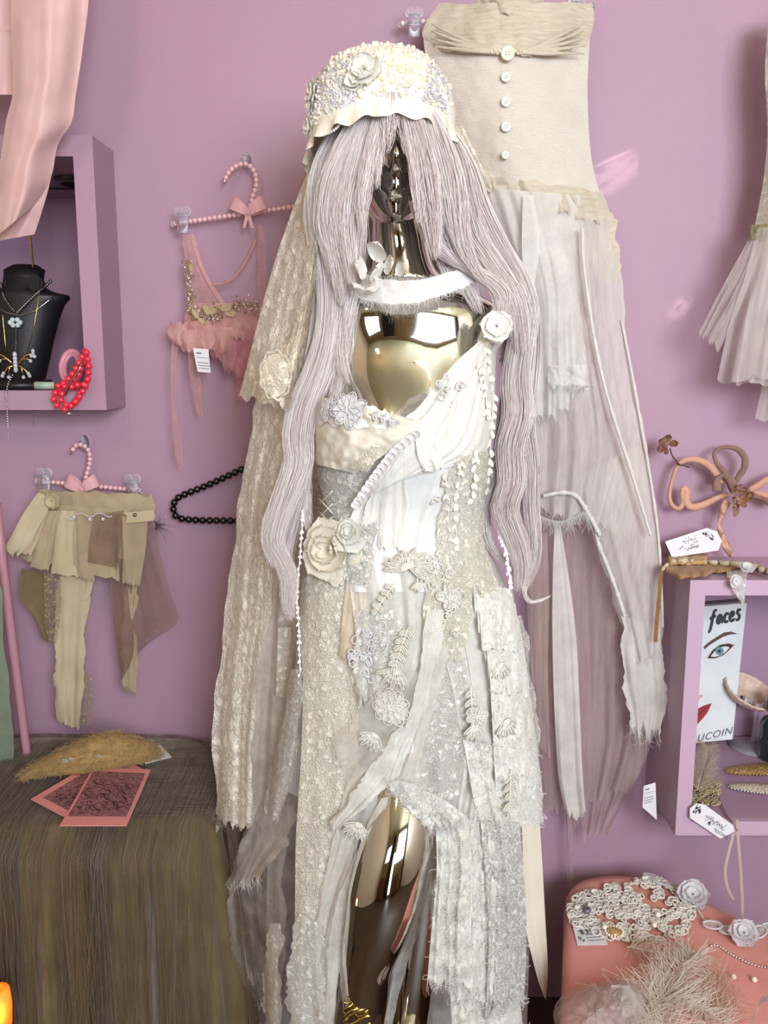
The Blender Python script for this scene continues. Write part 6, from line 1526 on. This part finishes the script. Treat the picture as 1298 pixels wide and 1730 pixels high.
pr_('printed_eye_line', [(1196, 1112), (1205, 1098), (1218, 1089), (1232, 1087.5), (1240, 1090), (1231, 1099), (1222, 1107), (1208, 1112)], M_lash, .0013)
pr_('printed_eye_white', [(1201, 1109), (1208, 1100), (1218, 1093), (1228, 1092), (1233, 1094), (1227, 1101), (1219, 1107), (1208, 1110)], M_card, .0016)
obj('printed_iris', MB().ellipse_disc(W(1216, 1100, YBk(1100) - .0019), (7.6 * 2.0 / F, 0, 0), (0, .0012, 7.6 * 2.0 / F), 20), M_iris, bk, False)
obj('printed_pupil', MB().ellipse_disc(W(1216, 1100, YBk(1100) - .0022), (3 * 2.0 / F, 0, 0), (0, .0005, 3 * 2.0 / F), 14), M_lash, bk, False)
pr_('printed_lips', [(1150, 1205), (1168, 1196), (1178, 1198), (1190, 1192), (1203, 1188), (1197, 1202), (1188, 1214), (1178, 1224), (1160, 1226)], M_lip)
pr_('printed_lip_line', [(1160, 1212), (1178, 1206), (1190, 1199), (1202, 1189), (1190, 1202), (1178, 1209)], plain('lip_line', '#6a1e2a', .5), .0016)
pr_('printed_nose', [(1172, 1182), (1178, 1177), (1186, 1173), (1189, 1176), (1182, 1181), (1176, 1190)], M_skin)
strokes = [[(.95, 1.5), (.6, 1.42), (.45, 1.0), (.3, .2), (.1, -.5), (-.12, -.6)], [(0, .72), (.85, .95)], [(1.75, .85), (1.35, .9), (1.1, .4), (1.25, .1), (1.6, .45), (1.78, .85), (1.7, .3), (1.92, .1)], [(2.72, .85), (2.35, .95), (2.1, .5), (2.25, .12), (2.7, .2)], [(2.95, .5), (3.4, .7), (3.35, 1.0), (3.05, .9), (2.9, .4), (3.15, .1), (3.62, .3)], [(4.45, 1.05), (4.05, 1.1), (3.95, .8), (4.25, .5), (4.15, .15), (3.75, .12)]]
ti = None
for st_ in strokes:
    P = cat(st_, 22) if len(st_) > 2 else cat(st_, 6); px = 1199 + 11.8 * P[:, 0] + 3 * P[:, 1] * .4; py = 1058 - 17 * P[:, 1] - 2.2 * P[:, 0]
    w = 1.5 + 1.0 * np.sin(np.linspace(.3, 2.8, len(P)))
    T = np.gradient(np.stack([px, py], 1), axis=0); T /= np.linalg.norm(T, axis=1, keepdims=True); nx, ny = -T[:, 1], T[:, 0]
    mb = MB().grid([[W(px[i] + nx[i] * w[i] * s_, py[i] + ny[i] * w[i] * s_, YBk(py[i]) - .0014) for i in range(len(P))] for s_ in (-1, 1)])
    ti = obj('title_lettering', mb, M_ink, bk if ti is None else ti, False) if ti is None else (obj('letter_stroke', mb, M_ink, ti, False), ti)[1]
a_ = W(1165, 1257, YBk(1257) - .0014); b_ = W(1231, 1241, YBk(1241) - .0014); c_ = W(1168, 1237, YBk(1237) - .0014)
obj('author_lettering', text_mesh('AUCOIN', .0245, a_, b_ - a_, c_ - a_, .12, 1.12), M_greyink, bk, False)
# shell goblet
gb = thing('shell_goblet', 'scallop shell cup on a clear glass goblet stem inside the box', 'goblet', tuple(gf(1272, 1262)))
base = gf(1274, 1262); yb_ = base.y; kk = yb_ / F
top_ = Vector((base.x - .004, yb_, W(1270, 1188, yb_).z)); M_gl = glassy('clear_glass', (.97, .95, .99), .02, .8)
prof_ = [(.058, .001), (.058, .004), (.03, .006), (.012, .010), (.006, .03), (.005, .06)]
H = top_.z - base.z
rows = [[(base.x + r_ * math.cos(a), yb_ + r_ * math.sin(a), base.z + h) for a in np.linspace(0, 2 * math.pi, 32, endpoint=False)] for r_, h in prof_ + [(.006, H * .85), (.012, H)]]
obj('glass_stem_and_foot', MB().grid(rows, True), M_gl, gb)
sc_ = Vector((W(1262, 1164, yb_).x, yb_, W(1262, 1164, yb_).z)); rows = []
ax = Vector((.92, -.15, -.36)).normalized(); bx = Vector((.25, .86, .42)).normalized(); dn = ax.cross(bx).normalized(); dn = dn if dn.z < 0 else -dn
for j in range(12):
    v = j / 11; row = []
    for i in range(72):
        a = 2 * math.pi * i / 72; rib = 1 + .03 * v * math.cos(a * 24)
        r_ = (.012 + .050 * v ** .7) * rib; row.append(sc_ + ax * (r_ * 1.05 * math.cos(a)) + bx * (r_ * .85 * math.sin(a)) + dn * (.034 * (1 - v ** 1.8)) + ax * .01)
    rows.append(row)
inner = [[p - dn * .003 + (sc_ - p) * .06 for p in r_] for r_ in reversed(rows)]
obj('shell', MB().grid(rows + inner, True), plain('shell', '#cbaa98', .45, '#d9c0ae', 60, bump=.3, bs=120), gb)
rows = [[top_ + Vector(((.014 + .014 * v) * math.cos(a) * (1 + .2 * math.sin(6 * a)), (.014 + .014 * v) * math.sin(a), .004 + .012 * math.sin(5 * a) * v)) for a in np.linspace(0, 2 * math.pi, 40, endpoint=False)] for v in (0, .5, 1)]
obj('lace_collar', MB().grid(rows, True), M_fl, gb)
# leaf-shaped glitter pads
def leafpad(name, label, x0, y0, x1, y1, wid, mat, edge):
    a = gf(x0, y0, .004); b = gf(x1, y1, .004); d = b - a; e = Vector((-d.y, d.x, 0)).normalized(); t = thing(name, label, 'hair clip', tuple((a + b) / 2)); rows = []
    for v in np.linspace(0, 1, 24):
        w = wid * math.sin(math.pi * (.04 + .92 * v)) ** .6
        rows.append([a + d * v + e * w * u + Vector((0, 0, .010 * (1 - u * u) * math.sin(math.pi * v) ** .5)) for u in np.linspace(-1, 1, 9)])
    obj('pad', MB().grid(rows), mat, t); mb = MB()
    for r_ in rows[1:-1:1]:
        for p in (r_[0], r_[-1]): mb.sphere(p, .0022, 6, 4)
    obj('beaded_edge', mb, edge, t, kind='stuff'); return t
def glitter(name, c, c2):
    g = NT(name); v = g.voro(520, out='Color'); sp = g.n('ShaderNodeSeparateColor'); g.l(v, sp.inputs[0]); col = g.mix(sp.outputs[0], rgb(c), rgb(c2)); return g.done(g.pbsdf(col, .3, g.ramp(sp.outputs[1], .55, .6, 0, .9), g.bump(g.voro(520), .8, .002)))
leafpad('leaf_clip', 'gold glitter leaf-shaped clip lying in the box', 1226, 1303, 1350, 1296, .026, glitter('gold_glitter', '#8d6a3c', '#c9a466'), M_gold)
leafpad('leaf_clip', 'cream beaded leaf-shaped clip in front of the gold glitter one', 1230, 1328, 1350, 1338, .020, glitter('cream_glitter', '#b9a78c', '#d8ceb8'), M_crystal)
feather('feather_clip', 'fluffy cream feather clip on a crochet patch beside the frame', [gf(1178, 1335, .012), gf(1185, 1310, .02), gf(1192, 1285, .03), gf(1196, 1262, .045)], .045, 520, M_feath2, .5, catg='hair clip')
cp = thing('crochet_patch', 'straw-coloured crochet patch under the feather clip', 'crochet', tuple(gf(1190, 1340))); mb = MB(); rs = random.Random(9)
for _ in range(150):
    c = gf(rs.uniform(1160, 1216), rs.uniform(1318, 1358), .003 + .008 * rs.random()); r_ = rs.uniform(.003, .007)
    mb.tube([c + Vector((r_ * math.cos(a), r_ * math.sin(a), .4 * r_ * math.sin(a + 1))) for a in np.linspace(0, 2 * math.pi, 9)], .0011, 4, False)
obj('crochet_rings', mb, cloth('straw_cotton', '#cdbd92', '#bdae82', transl=.1), cp, kind='stuff')
# tag hanging over the sill with ribbon
yT = 1.632
def pxl(px, py, y=yT): return W(px, py, y)
poly = [pxl(1166, 1366), pxl(1177, 1357), pxl(1192, 1360), pxl(1244, 1398), pxl(1243, 1404), pxl(1218, 1417), pxl(1166, 1382)]
tg, n_ = tag('swing_tag', 'white swing tag with handwritten name hanging over the box sill', [pxl(1180, 1352), pxl(1250, 1398), pxl(1222, 1421), pxl(1158, 1377), poly], [(.32, .78, .45, .05, .35), (.45, .5, .62, .16, .3), (.35, .8, .5, .03, .5), (.62, .95, .75, .03, .06), (.66, .98, .84, .03, .06), (.04, .12, .3, .16, .3), (.12, .2, .42, .16, .3), (.06, .14, .62, .12, .3)], catg='tag', ink=M_ink)
for pts in ([(1246, 1385), (1248, 1420), (1252, 1470), (1255, 1530), (1254, 1585)], [(1240, 1408), (1232, 1440), (1226, 1470), (1230, 1500), (1240, 1520)]):
    P = cat(pts, 24); obj('ribbon', MB().grid([[W(x - 2.4, y, yT - .006), W(x + 2.4, y, yT - .008)] for x, y in P]), cloth('champagne_ribbon', '#d9c8b8', '#cfbba8', rough=.35, crb=.1), tg)
obj('ribbon', MB().tube([gf(1212, 1345, .006), gf(1222, 1362, .006), gf(1230, 1378, .006), W(1242, 1392, yT - .003), W(1246, 1404, yT - .006)], .0022, 6), cloth('mauve_ribbon', '#b98f98', rough=.4), tg)
# black bottle at the edge of the frame
bt = thing('dark_bottle', 'dark glass bottle standing inside the box beside the goblet', 'bottle', (W(1308, 1200, 1.93).x, 1.93, zr)); c = Vector(bt.location)
rows = [[(c.x + r_ * math.cos(a), c.y + r_ * math.sin(a), zr + h) for a in np.linspace(0, 2 * math.pi, 24, endpoint=False)] for r_, h in ((.001, 0), (.026, 0), (.028, .004), (.028, .085), (.020, .10), (.010, .106), (.010, .12))]
obj('glass_body', MB().grid(rows, True), plain('dark_green_glass', '#1d2a2a', .1, coat=.8), bt); obj('cap', MB().tube([(c.x, c.y, zr + .12), (c.x, c.y, zr + .16)], .016, 20), plain('grey_cap', '#56525a', .3), bt)
# suede scrap on the top of the box
zq = zt_
su = thing('suede_scrap', 'ragged brown suede scrap with cream fringe on top of the box', 'fabric scrap', tuple(ground(1200, 960, zq)))
def gq(px, py, dz=0.0): return ground(px, py, zq + dz)
M_sue = cloth('brown_suede', '#a97e55', '#97703f', transl=.02, rough=.95, crs=200, crb=.8, weave=1500)
G = []
for v in np.linspace(0, 1, 14):
    row = []
    for u in np.linspace(0, 1, 44):
        px = 1126 + 130 * u; y0 = 950 - 3 * math.sin(3 * u); y1 = 972 + 6 * math.sin(5 * u + .5) + 5 * nz(u * 9, 2) - 14 * max(0, u - .8) * 3 - 10 * max(0, .2 - u) * 4
        row.append(gq(px, y0 + (y1 - y0) * v, .006 + .004 * nz(u * 9, v * 3) + .006 * math.sin(math.pi * v)))
    G.append(row)
obj('suede_piece', gm(G), M_sue, su)
G = []
for v in np.linspace(0, 1, 10):
    G.append([gq(1130 + 66 * u, 936 + 18 * v + 3 * nz(u * 9, 5), .012 + .006 * math.sin(math.pi * v) + .004 * nz(u * 8, v)) for u in np.linspace(0, 1, 24)])
o = obj('tan_fabric_piece', gm(G), cloth('ochre_linen', '#c9a26a', '#b98a54', transl=.05, crs=200, crb=.7), su)
fray('frayed_edge', G[0], 80, .012, cloth('ochre_thread', '#d2ae7a', crb=.1), o, .4, down=(0, -.1, 1))
mb = MB().tube([gq(x, y, .014 + .004 * math.sin(x)) for x, y in cat([(1120, 962), (1134, 950), (1160, 948), (1190, 949), (1230, 952), (1270, 956), (1300, 966), (1340, 968)], 50)], [.003, .007, .004, .006, .008, .007, .006], 7)
obj('cream_twist', mb, cloth('cream_fringe', '#e2d2b4', '#d3c0a0', transl=.1, crs=250, crb=.9), su)
P = cat([(1120, 956), (1116, 980), (1114, 1010), (1110, 1050), (1108, 1085)], 30)
obj('hanging_strip', MB().grid([[W(x - 3.5, y, 1.70), W(x + 3.5, y, 1.695)] for x, y in P]), M_sue, su)
# lace draped over the front edge
lt2 = thing('lace_trim', 'strip of white lace draped over the front edge of the box', 'lace', tuple(W(1245, 990, 1.63)))
obj('lace_strip', gm(sheet([(1228, 966), (1230, 978), (1240, 1000), (1250, 1016)], [(1268, 960), (1262, 975), (1260, 1000), (1258, 1024)], [1.68, 1.638, 1.632, 1.632], 14, 20, fold=.003, ffreq=1.5, hem=6)), M_wlace, lt2)
flower('lace_blossom', W(1243, 982, 1.628), (0, -1, .3), .014, M_fl, lt2, 6, 2, .3, 2); flower('lace_blossom', gq(1262, 962, .02), (0, -.6, 1), .016, M_fl, lt2, 6, 2, .3, 3)
# swing tag standing on the box top
yg = 1.78
poly = [W(1124, 915, yg), W(1195, 892, yg), W(1212, 898, yg), W(1220, 914, yg), W(1214, 930, yg), W(1136, 942, yg)]
tag('swing_tag', 'white swing tag with handwriting propped on the box top by the suede', [W(1124, 915, yg), W(1206, 889, yg), W(1224, 926, yg), W(1136, 942, yg), poly], [(.32, .6, .35, .05, .5), (.42, .6, .6, .05, .5), (.2, .3, .62, .04, .1), (.3, .58, .8, .05, .2), (.74, .82, .25, .14, .3), (.84, .92, .55, .18, .3), (.78, .86, .4, .12, .4)], catg='tag', ink=M_ink)
tag('price_tag', 'small white tag hanging low from the gauze of the pale wall dress', [W(1088, 1328, 1.70), W(1108, 1322, 1.70), W(1110, 1385, 1.70), W(1086, 1364, 1.70)], pl)
# twisted ribbon bow headband
rb = thing('ribbon_bow', 'twisted peach and brown fabric bow with dried flower above the box', 'bow', tuple(W(1230, 830, 1.80)))
M_pe = cloth('peach_silk', '#dfae94', '#d49f86', transl=.15, rough=.55, crs=90, crb=.6, stretch=(1, 1, 3)); M_tw = cloth('taupe_tweed', '#9a7668', '#8a675a', transl=.05, crs=260, crb=.9)
def band(name, pts, w, mat, y=1.80, tw=0.0, par=None):
    P = cat(pts, 60); T = np.gradient(P, axis=0); T /= np.linalg.norm(T, axis=1, keepdims=True); rows = []
    for i in range(60):
        v = i / 59; ww = w * (.75 + .25 * math.sin(v * 9 + 1)); nx, ny = -T[i][1], T[i][0]; a = tw * v * 6.28
        rows.append([W(P[i][0] + nx * ww * math.cos(b), P[i][1] + ny * ww * math.cos(b), y - .006 * math.sin(b + a) - .004 * math.sin(v * 11)) for b in np.linspace(0, 2 * math.pi, 9)[:-1]])
    return obj(name, MB().grid(rows, True), mat, rb)
band('peach_loop', [(1222, 815), (1204, 792), (1188, 780), (1168, 776), (1150, 782), (1140, 800), (1132, 830), (1134, 850), (1146, 860), (1155, 850), (1154, 835), (1157, 824), (1162, 832), (1160, 848), (1170, 857), (1190, 852), (1215, 840), (1232, 836)], 6.5, M_pe)
band('taupe_loop', [(1238, 828), (1226, 800), (1210, 780), (1208, 764), (1222, 756), (1244, 758), (1258, 772), (1258, 790), (1248, 806), (1240, 824)], 6, M_tw, 1.795)
band('taupe_wrap', [(1212, 830), (1212, 812), (1222, 804), (1236, 814), (1240, 832)], 8, M_tw, 1.785)
band('peach_side_loop', [(1268, 828), (1285, 818), (1300, 808), (1330, 800), (1350, 820), (1330, 842), (1300, 838), (1270, 830)], 6, M_pe)
band('taupe_tail', [(1268, 834), (1290, 844), (1310, 852)], 6, M_tw)
band('twisted_tail', [(1230, 846), (1220, 866), (1216, 888), (1220, 905), (1228, 925), (1238, 940)], 6.5, M_pe, 1.79, 3)
o = None
for k in range(16):
    a = k * 2.4; r_ = 3 + 1.0 * k; c = W(1250 + r_ * .8 * math.cos(a), 838 + r_ * .8 * math.sin(a), 1.77)
    obj('knot_petal', MB().petal(c, (math.cos(a), -.4, -math.sin(a)), (0, -1, 0), .014, .012, .6), plain('dried_petal', '#8a6246', .8, '#a57e58', 80), rb)
obj('dried_flower_heart', MB().sphere(W(1125, 752, 1.785), .006, 8, 6), M_tw, rb)
obj('leaf', MB().petal(W(1246, 850, 1.78), (-.3, -.2, -1), (0, -1, 0), .03, .016, .2), M_tw, rb)
obj('twig', MB().tube([W(x, y, 1.79) for x, y in ((1132, 757), (1136, 770), (1146, 783), (1150, 786))], .0014, 5), plain('twig', '#4a3226', .8), rb)
obj('twig', MB().tube([W(x, y, 1.79) for x, y in ((1146, 785), (1156, 786), (1165, 790))], .0012, 5), plain('twig_dark', '#3e2a22', .8), rb)
for (px, py, a, l_) in ((1124, 748, 1.4, 19), (1130, 750, .2, 16), (1122, 750, 2.5, 18), (1122, 754, 3.5, 20), (1126, 756, -1.9, 14)):
    obj('dried_flower_petal', MB().petal(W(px, py, 1.785), (math.cos(a), -.25, math.sin(a)), (0, -1, 0), l_ * 1.8 / F, l_ * .75 * 1.8 / F, .5), plain('dried_flower', '#8c6a4a', .8, '#6a3a36', 70), rb)

# ------------------------------------------------------------------ lamps added out of view, with made-up fittings, to throw the sun glints
def added_glint_lamp(label, loc, target, cone, power):
    loc = Vector(loc); target = Vector(target); d = (target - loc).normalized()
    t = thing('added_glint_lamp', label, 'added_glint_lamp', tuple(loc))
    obj('can', MB().tube([loc - d * .09, loc - d * .01], [.016, .022], 16), M_lampcord, t)  # can and bracket: invented body for the added lamp
    obj('bracket', MB().tube([loc - d * .07, Vector((XR, (loc - d * .07).y, (loc - d * .07).z))], .005, 8), M_silver, t)
    l = bpy.data.lights.new('added_glint_beam', 'SPOT'); l.energy = power; l.spot_size = R(cone); l.spot_blend = .5; l.shadow_soft_size = .008; l.color = (1, .93, .86)
    o = bpy.data.objects.new('added_glint_beam', l); COL.objects.link(o); o.location = loc; o.rotation_euler = d.to_track_quat('-Z', 'Y').to_euler()
added_glint_lamp('unseen lamp added for a sun glint, aimed at the button gown', (1.60, 1.30, 2.52), W(1030, 300, YW), 2.6, 500)
added_glint_lamp('unseen lamp added for a sun glint, aimed above the ribbon bow', (1.45, 1.00, 2.35), W(1148, 520, YW), 1.4, 300)
